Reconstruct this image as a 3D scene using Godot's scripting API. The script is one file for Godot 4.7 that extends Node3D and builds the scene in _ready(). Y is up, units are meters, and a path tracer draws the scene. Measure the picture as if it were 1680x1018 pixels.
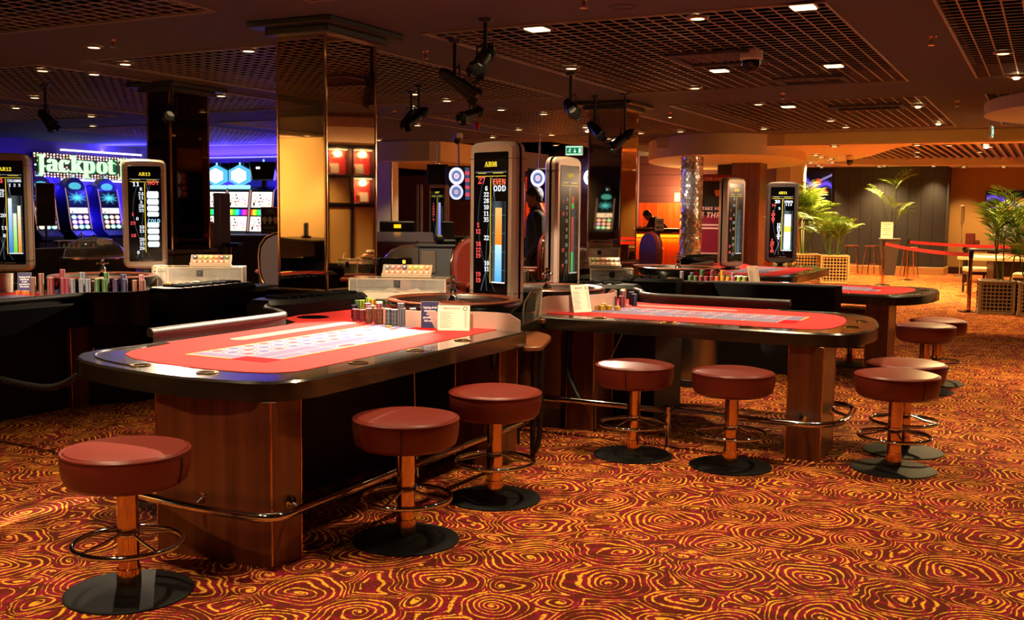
extends Node3D
# A casino floor: two pits of roulette tables under egg-crate ceilings. Metres, y up; x and z follow the ceiling grid.
const V0 := Vector3.ZERO
var rng := RandomNumberGenerator.new()
var used := {}
var M := {}
# ---------------------------------------------------------------- mesh building
class MB:
	var v := PackedVector3Array()
	var n := PackedVector3Array()
	var uv := PackedVector2Array()
	var ix := PackedInt32Array()
	func tri(a: Vector3, b: Vector3, c: Vector3) -> void:   # counter-clockwise seen from outside
		var nn := (b - a).cross(c - a).normalized()
		var k := v.size()
		v.append_array([a, b, c]); n.append_array([nn, nn, nn]); uv.append_array([Vector2(a.x, a.y), Vector2(b.x, b.y), Vector2(c.x, c.y)])
		ix.append_array([k, k + 2, k + 1])
	func quad(a: Vector3, b: Vector3, c: Vector3, d: Vector3, u0 := Vector2(0, 1), u1 := Vector2(1, 0)) -> void:
		var nn := (b - a).cross(d - a).normalized()
		if nn == Vector3.ZERO: nn = (c - b).cross(d - b).normalized()
		var k := v.size()
		v.append_array([a, b, c, d]); n.append_array([nn, nn, nn, nn])
		uv.append_array([u0, Vector2(u1.x, u0.y), u1, Vector2(u0.x, u1.y)])
		ix.append_array([k, k + 2, k + 1, k, k + 3, k + 2])
	func grid(rows: Array, closed := false, flip := 0) -> void:   # smooth skin over rows of points
		var R := rows.size(); var C: int = rows[0].size()
		var P := PackedVector3Array()
		for r in rows: P.append_array(r)
		var N := PackedVector3Array(); N.resize(P.size())
		var mid := V0
		for p in P: mid += p
		mid /= P.size()
		var vol := 0.0
		var CC := C if closed else C - 1
		for i in R - 1:
			for j in CC:
				var a := i * C + j; var b := (i + 1) * C + j; var c := (i + 1) * C + (j + 1) % C; var d := i * C + (j + 1) % C
				var fn := (P[c] - P[a]).cross(P[d] - P[b])
				N[a] += fn; N[b] += fn; N[c] += fn; N[d] += fn
				vol += fn.dot((P[a] + P[c]) * 0.5 - mid)
		var inv := vol < 0.0
		if flip != 0: inv = flip < 0
		var k := v.size()
		for i in R:
			for j in C:
				var q := i * C + j
				v.append(P[q]); n.append((-N[q] if inv else N[q]).normalized())
				uv.append(Vector2(float(j) / C, float(i) / maxf(1, R - 1)))
		if closed:   # a seam of its own for the texture
			for i in R:
				v.append(P[i * C]); n.append((-N[i * C] if inv else N[i * C]).normalized()); uv.append(Vector2(1, float(i) / maxf(1, R - 1)))
		for i in R - 1:
			for j in CC:
				var a := k + i * C + j; var b := k + (i + 1) * C + j
				var c := k + (i + 1) * C + j + 1; var d := k + i * C + j + 1
				if closed and j == C - 1: c = k + R * C + i + 1; d = k + R * C + i
				if inv: ix.append_array([a, b, c, a, c, d])
				else: ix.append_array([a, c, b, a, d, c])
	func box(c: Vector3, s: Vector3, bev := 0.0, bs := Basis()) -> MB:
		var h := s * 0.5
		var e := minf(bev, minf(h.x, minf(h.y, h.z)) * 0.9)
		if e <= 0.0:
			var p := func(x, y, z): return c + bs * Vector3(h.x * x, h.y * y, h.z * z)
			quad(p.call(-1, -1, 1), p.call(1, -1, 1), p.call(1, 1, 1), p.call(-1, 1, 1)); quad(p.call(1, -1, -1), p.call(-1, -1, -1), p.call(-1, 1, -1), p.call(1, 1, -1))
			quad(p.call(1, -1, 1), p.call(1, -1, -1), p.call(1, 1, -1), p.call(1, 1, 1)); quad(p.call(-1, -1, -1), p.call(-1, -1, 1), p.call(-1, 1, 1), p.call(-1, 1, -1))
			quad(p.call(-1, 1, 1), p.call(1, 1, 1), p.call(1, 1, -1), p.call(-1, 1, -1)); quad(p.call(-1, -1, -1), p.call(1, -1, -1), p.call(1, -1, 1), p.call(-1, -1, 1))
			return self
		var g := h - Vector3(e, e, e)
		var q := func(x, y, z, ax): 
			var o := Vector3(g.x * x, g.y * y, g.z * z)
			o[ax] = h[ax] * (x if ax == 0 else y if ax == 1 else z)
			return c + bs * o
		for ax in 3:
			var u := (ax + 1) % 3; var w := (ax + 2) % 3
			for sg in [-1.0, 1.0]:
				var pt := func(a, b):
					var t := Vector3.ZERO; t[ax] = sg; t[u] = a; t[w] = b
					return q.call(t.x, t.y, t.z, ax)
				if sg > 0: quad(pt.call(-1, -1), pt.call(1, -1), pt.call(1, 1), pt.call(-1, 1))
				else: quad(pt.call(-1, -1), pt.call(-1, 1), pt.call(1, 1), pt.call(1, -1))
			for a in [-1.0, 1.0]:     # edges along ax
				for b in [-1.0, 1.0]:
					var t0 := Vector3.ZERO; t0[ax] = -1; t0[u] = a; t0[w] = b
					var t1 := t0; t1[ax] = 1
					var A: Vector3 = q.call(t0.x, t0.y, t0.z, u); var B: Vector3 = q.call(t1.x, t1.y, t1.z, u)
					var C: Vector3 = q.call(t1.x, t1.y, t1.z, w); var D: Vector3 = q.call(t0.x, t0.y, t0.z, w)
					if a * b > 0: quad(A, B, C, D)
					else: quad(D, C, B, A)
		for x in [-1.0, 1.0]:
			for y in [-1.0, 1.0]:
				for z in [-1.0, 1.0]:
					var A: Vector3 = q.call(x, y, z, 0); var B: Vector3 = q.call(x, y, z, 1); var C: Vector3 = q.call(x, y, z, 2)
					if x * y * z > 0: tri(A, B, C)
					else: tri(A, C, B)
		return self
	func lathe(prof: Array, seg := 24, c := Vector3.ZERO, bs := Basis(), crease := 0.55, closed := false) -> MB:   # prof: Vector2(radius, y)
		var pr := prof.duplicate()
		if closed: pr.append(prof[0])
		var runs := [[pr[0]]]
		for i in range(1, pr.size()):
			runs[-1].append(pr[i])
			if i < pr.size() - 1:
				var a: Vector2 = pr[i] - pr[i - 1]; var b: Vector2 = pr[i + 1] - pr[i]
				if absf(a.angle_to(b)) > crease: runs.append([pr[i]])
		# orientation from the whole profile
		var area := 0.0
		for i in pr.size():
			var a: Vector2 = pr[i]; var b: Vector2 = pr[(i + 1) % pr.size()]
			area += a.x * b.y - b.x * a.y
		for run in runs:
			var rows := []
			for p in run:
				var row := PackedVector3Array()
				for k in seg:
					var t := TAU * k / seg
					row.append(c + bs * Vector3(p.x * cos(t), p.y, -p.x * sin(t)))
				rows.append(row)
			grid(rows, true, -1 if area > 0 else 1)
		return self
	func tube(path: Array, r: float, seg := 10, closed := false, caps := true) -> MB:
		var rows := []; var m := path.size()
		var up := Vector3.UP
		for i in m:
			var t: Vector3
			if closed: t = (path[(i + 1) % m] - path[(i - 1 + m) % m]).normalized()
			else: t = (path[mini(i + 1, m - 1)] - path[maxi(i - 1, 0)]).normalized()
			if i == 0: up = Vector3.UP if absf(t.y) < 0.9 else Vector3.RIGHT
			var s := t.cross(up).normalized(); up = s.cross(t).normalized()
			var row := PackedVector3Array()
			for k in seg:
				var a := TAU * k / seg
				row.append(path[i] + (s * cos(a) + up * sin(a)) * r)
			rows.append(row)
		if closed: rows.append(rows[0])
		grid(rows, true)
		if caps and not closed:
			for e in [0, m - 1]:
				var row: PackedVector3Array = rows[e]
				var out: Vector3 = (path[0] - path[1]) if e == 0 else (path[m - 1] - path[m - 2])
				for k in seg:
					var a := row[k]; var b := row[(k + 1) % seg]
					if (a - path[e]).cross(b - path[e]).dot(out) > 0: tri(path[e], a, b)
					else: tri(path[e], b, a)
		return self
	func prism(poly: PackedVector2Array, y0: float, y1: float, bev := 0.0, bottom := true, X := Transform3D()) -> MB:   # outline in x, z
		var p := poly.duplicate()
		if Geometry2D.is_polygon_clockwise(p): p.reverse()
		var m := p.size()
		var inn := PackedVector2Array()
		for i in m:
			var a := (p[i] - p[(i - 1 + m) % m]).normalized(); var b := (p[(i + 1) % m] - p[i]).normalized()
			var na := Vector2(-a.y, a.x); var nb := Vector2(-b.y, b.x)
			var k := (na + nb).normalized()
			inn.append(p[i] + k * bev / maxf(0.5, k.dot(na)))
		var ids := Geometry2D.triangulate_polygon(inn)
		var f := func(q: Vector2, y: float): return X * Vector3(q.x, y, q.y)
		for t in range(0, ids.size(), 3):
			var A := inn[ids[t]]; var B := inn[ids[t + 1]]; var C := inn[ids[t + 2]]
			if (B - A).cross(C - A) > 0:
				var s := B; B = C; C = s
			_cap(f.call(A, y1), f.call(B, y1), f.call(C, y1), A, B, C)
			if bottom: _cap(f.call(A, y0), f.call(C, y0), f.call(B, y0), A, C, B)
		# sides, smooth where the outline bends gently
		var start := 0
		var sharp := []
		for i in m:
			var a := p[i] - p[(i - 1 + m) % m]; var b := p[(i + 1) % m] - p[i]
			sharp.append(absf(a.angle_to(b)) > 0.5)
			if sharp[i]: start = i
		var runs := [[]]
		for q in m + 1:
			var i := (start + q) % m
			runs[-1].append(i)
			if sharp[i] and q > 0 and q < m: runs.append([i])
		for run in runs:
			var lev := [[p, y0], [p, y1 - bev]] if bev > 0 else [[p, y0], [p, y1]]
			var rr := []
			for l in lev:
				var row := PackedVector3Array()
				for i in run: row.append(f.call(l[0][i], l[1]))
				rr.append(row)
			grid(rr, false, 1)
			if bev > 0:
				var r2 := []
				for l in [[p, y1 - bev], [inn, y1]]:
					var row := PackedVector3Array()
					for i in run: row.append(f.call(l[0][i], l[1]))
					r2.append(row)
				grid(r2, false, 1)
		return self
	func _cap(a: Vector3, b: Vector3, c: Vector3, ua: Vector2, ub: Vector2, uc: Vector2) -> void:
		var k := v.size(); var nn := (b - a).cross(c - a).normalized()
		v.append_array([a, b, c]); n.append_array([nn, nn, nn]); uv.append_array([ua, ub, uc])
		ix.append_array([k, k + 2, k + 1])
	func add(o: Mesh, x := Transform3D()) -> MB:
		for s in o.get_surface_count():
			var a := o.surface_get_arrays(s)
			var k := v.size()
			var pv: PackedVector3Array = a[Mesh.ARRAY_VERTEX]; var pn: PackedVector3Array = a[Mesh.ARRAY_NORMAL]
			var pu = a[Mesh.ARRAY_TEX_UV]
			for i in pv.size():
				v.append(x * pv[i]); n.append((x.basis * pn[i]).normalized()); uv.append(pu[i] if pu else Vector2.ZERO)
			for i in a[Mesh.ARRAY_INDEX]: ix.append(k + i)
		return self
	func mesh() -> ArrayMesh:
		var a := []; a.resize(Mesh.ARRAY_MAX)
		a[Mesh.ARRAY_VERTEX] = v; a[Mesh.ARRAY_NORMAL] = n; a[Mesh.ARRAY_TEX_UV] = uv; a[Mesh.ARRAY_INDEX] = ix
		var m := ArrayMesh.new(); m.add_surface_from_arrays(Mesh.PRIMITIVE_TRIANGLES, a)
		return m
func bx(s: Vector3, bev := 0.0, c := V0) -> MB: return MB.new().box(c, s, bev)
func lt(prof: Array, seg := 24) -> MB: return MB.new().lathe(prof, seg)
func pv(a: Array) -> PackedVector2Array:
	var o := PackedVector2Array()
	for i in range(0, a.size(), 2): o.append(Vector2(a[i], a[i + 1]))
	return o
func rrect(w: float, h: float, r: float, k := 5, cx := 0.0, cy := 0.0) -> PackedVector2Array:
	var o := PackedVector2Array()
	for q in 4:
		var c := Vector2(cx + (w / 2 - r) * [1, -1, -1, 1][q], cy + (h / 2 - r) * [1, 1, -1, -1][q])
		for i in k + 1:
			var a := PI / 2 * (q + float(i) / k)
			o.append(c + Vector2(cos(a), sin(a)) * r)
	return o
func rounded(p: PackedVector2Array, rad: Array, k := 5) -> PackedVector2Array:   # corners replaced by arcs
	var o := PackedVector2Array(); var m := p.size()
	for i in m:
		var r: float = rad[i % rad.size()]
		if r <= 0: o.append(p[i]); continue
		var a := p[i] + (p[(i - 1 + m) % m] - p[i]).normalized() * r; var b := p[i] + (p[(i + 1) % m] - p[i]).normalized() * r
		for t in k + 1:
			var u := float(t) / k
			o.append(a.lerp(p[i], u).lerp(p[i].lerp(b, u), u))
	return o
func spline(pts: Array, k := 6, closed := false) -> Array:
	var o := []; var m := pts.size()
	for i in (m if closed else m - 1):
		var p0: Vector3 = pts[(i - 1 + m) % m] if closed or i > 0 else pts[0]
		var p1: Vector3 = pts[i]; var p2: Vector3 = pts[(i + 1) % m]
		var p3: Vector3 = pts[(i + 2) % m] if closed or i < m - 2 else pts[m - 1]
		for t in k: o.append(p1.cubic_interpolate(p2, p0, p3, float(t) / k))
	if not closed: o.append(pts[m - 1])
	return o
func up(a: Vector3, b: Vector3) -> Basis: return Basis(Quaternion(Vector3.UP, (b - a).normalized()))
# ---------------------------------------------------------------- scene tree
func numbered(nm: String, p: Node = self) -> String:
	var key := str(p.get_instance_id()) + nm
	var k: int = used.get(key, 0)
	used[key] = k + 1
	return nm if k == 0 else "%s_%03d" % [nm, k]
func th(nm: String, label: String, cat: String, at := V0, turn := 0.0, group := "") -> Node3D:
	var o := Node3D.new(); o.name = numbered(nm); add_child(o, true)
	o.position = at; o.rotation.y = turn
	return tag(o, label, cat, group)
func tag(o: Node3D, label: String, cat: String, group := "") -> Node3D:
	o.set_meta("label", label); o.set_meta("category", cat)
	if group: o.set_meta("group", group)
	return o
func pt(nm: String, m, mat: Material, p: Node3D, at := V0, rot := V0, label := "") -> MeshInstance3D:
	var o := MeshInstance3D.new(); o.name = numbered(nm, p)
	o.mesh = m.mesh() if m is MB else m
	o.material_override = mat
	o.position = at; o.rotation = rot
	p.add_child(o, true)
	if label: o.set_meta("label", label)
	return o
func one(nm: String, m, mat: Material, label: String, cat: String, at := V0, turn := 0.0, group := "") -> MeshInstance3D:
	var o := pt(nm, m, mat, self, at, Vector3(0, turn, 0))
	tag(o, label, cat, group)
	return o
func st(nm: String, m, mat: Material, p: Node3D = self, at := V0) -> MeshInstance3D:
	var o := pt(nm, m, mat, p, at)
	if p == self: o.set_meta("kind", "structure")
	return o
func copy(src: Node3D, label: String, at: Vector3, turn := 0.0, group := "") -> Node3D:
	var o: Node3D = src.duplicate()
	o.name = numbered(src.get_meta("stem")); add_child(o, true)
	o.position = at; o.rotation.y = turn; o.set_meta("label", label)
	if group: o.set_meta("group", group)
	return o
func text(s: String, h: float, font: Font, depth := 0.002) -> TextMesh:   # lettering h metres tall, standing in x, y
	var t := TextMesh.new(); t.text = s; t.font = font; t.font_size = 32; t.pixel_size = h / 23.0; t.depth = depth; t.curve_step = 2.0
	return t
func spot(p: Node3D, at: Vector3, to: Vector3, e: float, col: Color, ang: float, soft := 0.8, size := 0.06) -> void:
	var l := SpotLight3D.new(); l.name = numbered("beam", p); p.add_child(l, true)
	l.light_energy = e; l.light_color = col; l.spot_range = 40; l.spot_attenuation = 2; l.spot_angle = ang; l.spot_angle_attenuation = soft; l.light_size = size; l.shadow_enabled = true
	l.position = at
	l.basis = Basis.looking_at(to, Vector3.UP if absf(to.normalized().y) < 0.95 else Vector3.FORWARD)
func omni(p: Node3D, at: Vector3, e: float, col: Color, size := 0.1) -> void:
	var l := OmniLight3D.new(); l.name = numbered("glow", p); p.add_child(l, true)
	l.light_energy = e; l.light_color = col; l.omni_range = 40; l.omni_attenuation = 2; l.light_size = size; l.shadow_enabled = true; l.position = at
func area(p: Node3D, at: Vector3, to: Vector3, w: float, h: float, e: float, col: Color) -> void:
	var l := AreaLight3D.new(); l.name = numbered("panel_glow", p); p.add_child(l, true)
	l.area_size = Vector2(w, h); l.light_energy = e; l.light_color = col; l.area_range = 40; l.area_attenuation = 2; l.shadow_enabled = true; l.position = at
	l.basis = Basis.looking_at(to, Vector3.UP if absf(to.normalized().y) < 0.95 else Vector3.FORWARD)
# ---------------------------------------------------------------- materials
func mt(c: Color, rough := 0.6, metal := 0.0, spec := 0.5) -> StandardMaterial3D:
	var m := StandardMaterial3D.new(); m.albedo_color = c; m.roughness = rough; m.metallic = metal; m.metallic_specular = spec
	return m
func em(c: Color, e := 1.0, base := Color(0.02, 0.02, 0.02)) -> StandardMaterial3D:
	var m := mt(base, 0.4); m.emission_enabled = true; m.emission = c; m.emission_energy_multiplier = e
	return m
func tri_map(m: StandardMaterial3D, tex: Texture2D, s: Vector3, world := false) -> StandardMaterial3D:
	m.albedo_texture = tex; m.uv1_triplanar = true; m.uv1_world_triplanar = world; m.uv1_scale = s
	return m
func noise_tex(freq: float, ramp: Array, seed_: int, size := 256, sx := 1.0, kind := FastNoiseLite.TYPE_SIMPLEX_SMOOTH) -> ImageTexture:
	# tileable noise drawn through a two-colour-or-more ramp; sx stretches it along y
	var f := FastNoiseLite.new(); f.seed = seed_; f.frequency = freq; f.noise_type = kind; f.fractal_octaves = 4
	var g := Gradient.new(); var offs := PackedFloat32Array(); var cols := PackedColorArray()
	for i in ramp.size(): offs.append(float(i) / (ramp.size() - 1)); cols.append(ramp[i])
	g.offsets = offs; g.colors = cols
	var d := PackedByteArray(); d.resize(size * size * 3)
	for y in size:
		for x in size:
			var a := TAU * x / size; var b := TAU * y / size
			var w := f.get_noise_3d(cos(a) * size / TAU, sin(a) * size / TAU, cos(b) * size / TAU * sx)
			var w2 := f.get_noise_3d(cos(a) * size / TAU, sin(a) * size / TAU + 300.0, sin(b) * size / TAU * sx)
			var c := g.sample(clampf(0.5 + (w + w2) * 0.6, 0, 1))
			var k := (y * size + x) * 3
			d[k] = int(c.r * 255); d[k + 1] = int(c.g * 255); d[k + 2] = int(c.b * 255)
	var im := Image.create_from_data(size, size, false, Image.FORMAT_RGB8, d); im.generate_mipmaps()
	return ImageTexture.create_from_image(im)
func _ready() -> void:
	rng.seed = 4242
	var cam := Camera3D.new(); cam.name = "camera"; add_child(cam)
	cam.fov = 32.970157; cam.near = 0.05; cam.far = 200
	cam.transform = Transform3D(Basis(Vector3(0.889249, 0.010554, -0.457301), Vector3(-0.051908, 0.995604, -0.077962), Vector3(0.454468, 0.093065, 0.885888)), Vector3(0, 1.5, 0))
	cam.current = true
	var env := Environment.new()
	env.background_mode = Environment.BG_COLOR; env.background_color = Color.BLACK
	env.tonemap_mode = Environment.TONE_MAPPER_LINEAR; env.tonemap_exposure = 1.0
	env.sdfgi_enabled = true; env.ssao_enabled = true; env.ssil_enabled = true
	var we := WorldEnvironment.new(); we.name = "surroundings"; we.environment = env; add_child(we)
	make_materials()
	shell()
	grilles()
	ceiling_fittings()
	columns_and_soffits()
	pit_tables()
	stools()
	displays()
	table_goods()
	pit_furniture()
	slot_side()
	far_side()
	lounge_side()
	behind_camera()
	people()
	order_labels()
# ---------------------------------------------------------------- materials of the place
const WARM := Color(1.0, 0.88, 0.68)
const WARM2 := Color(1.0, 0.84, 0.56)
var serif: Font
var sans: Font
var mono: Font
func make_materials() -> void:
	var f := SystemFont.new(); f.font_names = ["Droid Serif"]; f.font_weight = 700; serif = f
	f = SystemFont.new(); f.font_names = ["Droid Sans"]; f.font_weight = 700; sans = f
	f = SystemFont.new(); f.font_names = ["Droid Sans Mono"]; mono = f
	M.carpet = tri_map(mt(Color.WHITE, 0.95, 0, 0.15), carpet_tex(), Vector3.ONE / 3.0, true)
	var w := noise_tex(0.035, [Color(0.36, 0.165, 0.09), Color(0.48, 0.235, 0.125), Color(0.57, 0.30, 0.165)], 3, 256, 0.06)
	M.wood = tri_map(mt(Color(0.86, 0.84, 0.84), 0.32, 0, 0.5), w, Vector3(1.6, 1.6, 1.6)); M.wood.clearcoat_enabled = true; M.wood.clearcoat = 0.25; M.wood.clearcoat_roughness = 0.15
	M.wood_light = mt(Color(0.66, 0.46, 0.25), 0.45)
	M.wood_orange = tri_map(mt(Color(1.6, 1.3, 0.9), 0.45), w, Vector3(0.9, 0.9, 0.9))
	M.wood_dark = tri_map(mt(Color(0.35, 0.3, 0.3), 0.4), w, Vector3(1.2, 1.2, 1.2))
	var g := noise_tex(0.9, [Color(0.06, 0.05, 0.04), Color(0.15, 0.12, 0.085), Color(0.25, 0.2, 0.14)], 9, 256)
	M.granite = tri_map(mt(Color.WHITE, 0.22, 0, 0.6), g, Vector3(3, 3, 3)); M.granite.clearcoat_enabled = true; M.granite.clearcoat = 0.8; M.granite.clearcoat_roughness = 0.06
	var fl := noise_tex(1.3, [Color(0.74, 0.20, 0.205), Color(0.81, 0.245, 0.24)], 13, 128)
	M.felt = tri_map(mt(Color.WHITE, 0.95, 0, 0.1), fl, Vector3(6, 6, 6))
	var lr := noise_tex(0.5, [Color(0.42, 0.135, 0.095), Color(0.50, 0.165, 0.12)], 15, 128)
	M.leather = tri_map(mt(Color.WHITE, 0.38, 0, 0.5), lr, Vector3(5, 5, 5))
	M.leather_dark = mt(Color(0.17, 0.045, 0.035), 0.6)
	M.chrome = mt(Color(0.86, 0.84, 0.82), 0.07, 1.0)
	M.bronze_chrome = mt(Color(0.84, 0.66, 0.5), 0.1, 1.0)
	M.steel = mt(Color(0.6, 0.58, 0.55), 0.3, 1.0)
	M.brass = mt(Color(0.9, 0.66, 0.3), 0.18, 1.0)
	M.black = mt(Color(0.03, 0.028, 0.028), 0.45)
	M.black_gloss = mt(Color(0.02, 0.02, 0.02), 0.12)
	M.black_pad = mt(Color(0.02, 0.018, 0.018), 0.45, 0, 0.3);
	M.base_black = mt(Color(0.035, 0.035, 0.04), 0.6, 0, 0.35)
	M.dark_body = mt(Color(0.03, 0.024, 0.022), 0.6)
	M.frame = mt(Color(0.78, 0.70, 0.64), 0.3, 0.4)
	M.frame_grey = mt(Color(0.36, 0.31, 0.31), 0.38, 0.4)
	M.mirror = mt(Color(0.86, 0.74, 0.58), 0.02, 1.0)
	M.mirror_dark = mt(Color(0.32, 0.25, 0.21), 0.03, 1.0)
	M.ceil = mt(Color(0.37, 0.355, 0.37), 0.85, 0, 0.2)
	M.bar = mt(Color(0.62, 0.54, 0.48), 0.5, 0.2)
	M.void = mt(Color(0.012, 0.01, 0.01), 1.0, 0, 0.0)
	var wp := noise_tex(0.6, [Color(0.72, 0.63, 0.46), Color(0.80, 0.71, 0.53)], 21, 256)
	M.wall_tan = tri_map(mt(Color.WHITE, 0.85, 0, 0.2), wp, Vector3(1.2, 1.2, 1.2), true)
	M.wall_brown = tri_map(mt(Color(0.80, 0.68, 0.54), 0.85, 0, 0.2), wp, Vector3(1.0, 1.0, 1.0), true)
	M.wall_purple = mt(Color(0.42, 0.36, 0.50), 0.8, 0, 0.2)
	M.wall_mauve = mt(Color(0.50, 0.33, 0.32), 0.8, 0, 0.2)
	M.wall_dark = mt(Color(0.13, 0.11, 0.105), 0.55)
	M.plaster = mt(Color(0.82, 0.75, 0.58), 0.8, 0, 0.2)
	M.plaster_orange = mt(Color(0.86, 0.78, 0.62), 0.8, 0, 0.2)
	M.cream = mt(Color(0.84, 0.78, 0.66), 0.6)
	M.paper = mt(Color(0.93, 0.88, 0.78), 0.8)
	M.navy = mt(Color(0.12, 0.10, 0.32), 0.7)
	M.ink = mt(Color(0.12, 0.10, 0.10), 0.8)
	M.white_ink = mt(Color(0.92, 0.9, 0.86), 0.8)
	M.white = mt(Color(0.85, 0.83, 0.8), 0.6)
	M.lamp = em(Color(1.0, 0.84, 0.58), 6.0)
	M.lamp_ring = mt(Color(0.55, 0.45, 0.35), 0.4, 0.5)
	M.acrylic = StandardMaterial3D.new()
	M.acrylic.transparency = BaseMaterial3D.TRANSPARENCY_ALPHA; M.acrylic.albedo_color = Color(0.9, 0.88, 0.82, 0.10); M.acrylic.roughness = 0.05
	M.frosted = StandardMaterial3D.new()
	M.frosted.transparency = BaseMaterial3D.TRANSPARENCY_ALPHA; M.frosted.albedo_color = Color(0.88, 0.74, 0.66, 0.45); M.frosted.roughness = 0.35
	M.red_belt = mt(Color(0.75, 0.07, 0.06), 0.7)
	M.neon = em(Color(0.62, 0.60, 1.0), 7.0)
# ---------------------------------------------------------------- floor, walls, ceiling
const COLS := [[-17.1, -13.75], [-13.0, -9.6], [-8.93, -5.71], [-4.83, -1.5], [-0.82, 2.5], [3.28, 6.6]]
const ROWS := [[-25.3, -20.4], [-18.93, -14.06], [-12.53, -7.67], [-6.2, -1.3], [0.05, 3.7]]
func shell() -> void:
	st("floor", bx(Vector3(27.9, 0.2, 34.4), 0, Vector3(-6.75, -0.1, -13)), M.carpet)
	st("wall_left", bx(Vector3(0.2, 3.7, 34.4), 0, Vector3(-20.6, 1.85, -13)), M.wall_purple)
	st("wall_right", bx(Vector3(0.2, 3.7, 34.4), 0, Vector3(7.1, 1.85, -13)), M.wall_tan)
	st("wall_back", bx(Vector3(27.9, 3.7, 0.2), 0, Vector3(-6.75, 1.85, -30.1)), M.wall_brown)
	st("wall_front", bx(Vector3(27.9, 3.7, 0.2), 0, Vector3(-6.75, 1.85, 4.1)), M.wall_tan)
	st("wall_recess", bx(Vector3(5.7, 3.0, 0.15), 0, Vector3(-17.65, 1.5, -19.38)), M.wall_purple)
	var c := MB.new()
	var y := 3.07; var h := 0.14
	st("ceiling_void", bx(Vector3(27.9, 0.08, 34.4), 0, Vector3(-6.75, 3.64, -13)), M.void)
	var xs := [-20.5]
	for k in COLS: xs.append_array(k)
	xs.append(7.0)
	for i in range(0, xs.size(), 2):
		c.box(Vector3((xs[i] + xs[i + 1]) / 2, y, -13), Vector3(xs[i + 1] - xs[i], h, 34.0))
	var zs := [-30.0]
	for k in ROWS: zs.append_array(k)
	zs.append(4.0)
	for k in COLS:
		for i in range(0, zs.size(), 2):
			c.box(Vector3((k[0] + k[1]) / 2, y, (zs[i] + zs[i + 1]) / 2), Vector3(k[1] - k[0], h, zs[i + 1] - zs[i]))
	st("ceiling", c, M.ceil)
func grilles() -> void:   # egg-crate panels let into the ceiling
	var where := {
		"3,2": "large egg-crate ceiling grille with the dome camera and two air vents",
		"3,1": "egg-crate ceiling grille between the large grille and the curved tan bulkhead",
		"4,2": "egg-crate ceiling grille cut by the top right corner, beside the curved bulkhead on the right",
		"2,3": "egg-crate ceiling grille in the top left corner of the room view",
		"2,2": "egg-crate ceiling grille that runs behind the big mirrored column",
		"1,2": "blue-lit egg-crate ceiling grille in front of the jackpot sign",
		"2,1": "dim egg-crate ceiling grille above the exit sign",
		"1,1": "dim egg-crate ceiling grille before the tan bulkhead band at the back",
		"0,1": "violet-lit egg-crate ceiling grille nearest the slot machine wall",
		"2,0": "farthest egg-crate ceiling grille, behind the exit sign"}
	for ci in COLS.size():
		for ri in ROWS.size():
			var key := "%d,%d" % [ci, ri]
			if ri == 0 and ci != 2: 
				if ci < 2: continue
			if ri == 0 and ci > 2: continue
			var cx: Array = COLS[ci]; var cz: Array = ROWS[ri]
			var w: float = cx[1] - cx[0]; var d: float = cz[1] - cz[0]
			var at := Vector3((cx[0] + cx[1]) / 2, 3.0, (cz[0] + cz[1]) / 2)
			var t: Node3D
			if where.has(key): t = th("ceiling_grille", where[key], "ceiling grille", at, 0, "egg-crate ceiling grilles")
			else: t = th("ceiling_grille", "egg-crate ceiling grille outside the view", "ceiling grille", at, 0, "egg-crate ceiling grilles outside the view")
			var near := key in ["3,2", "3,1", "4,2", "2,3", "2,2"]
			var nx := 24; var nz := 35
			var along := bx(Vector3(0.013, 0.006, d), 0); var across := bx(Vector3(w, 0.006, 0.013), 0)
			var rim := MB.new()
			for s in [-1, 1]:
				rim.box(Vector3(s * (w / 2 - 0.008), 0.0, 0), Vector3(0.016, 0.024, d)); rim.box(Vector3(0, 0.0, s * (d / 2 - 0.008)), Vector3(w, 0.024, 0.016))
			pt("rim", rim, M.bar, t)
			if near:
				var ma := along.mesh(); var mc := across.mesh()
				for i in range(1, nx): pt("bar", ma, M.bar, t, Vector3(-w / 2 + w * i / nx, 0.008, 0))
				for i in range(1, nz): pt("bar", mc, M.bar, t, Vector3(0, 0.008, -d / 2 + d * i / nz))
			else:
				var all := MB.new()
				for i in range(1, nx): all.box(Vector3(-w / 2 + w * i / nx, 0.008, 0), Vector3(0.013, 0.006, d))
				for i in range(1, nz): all.box(Vector3(0, 0.008, -d / 2 + d * i / nz), Vector3(w, 0.006, 0.013))
				pt("bars", all, M.bar, t).set_meta("kind", "stuff")
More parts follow.
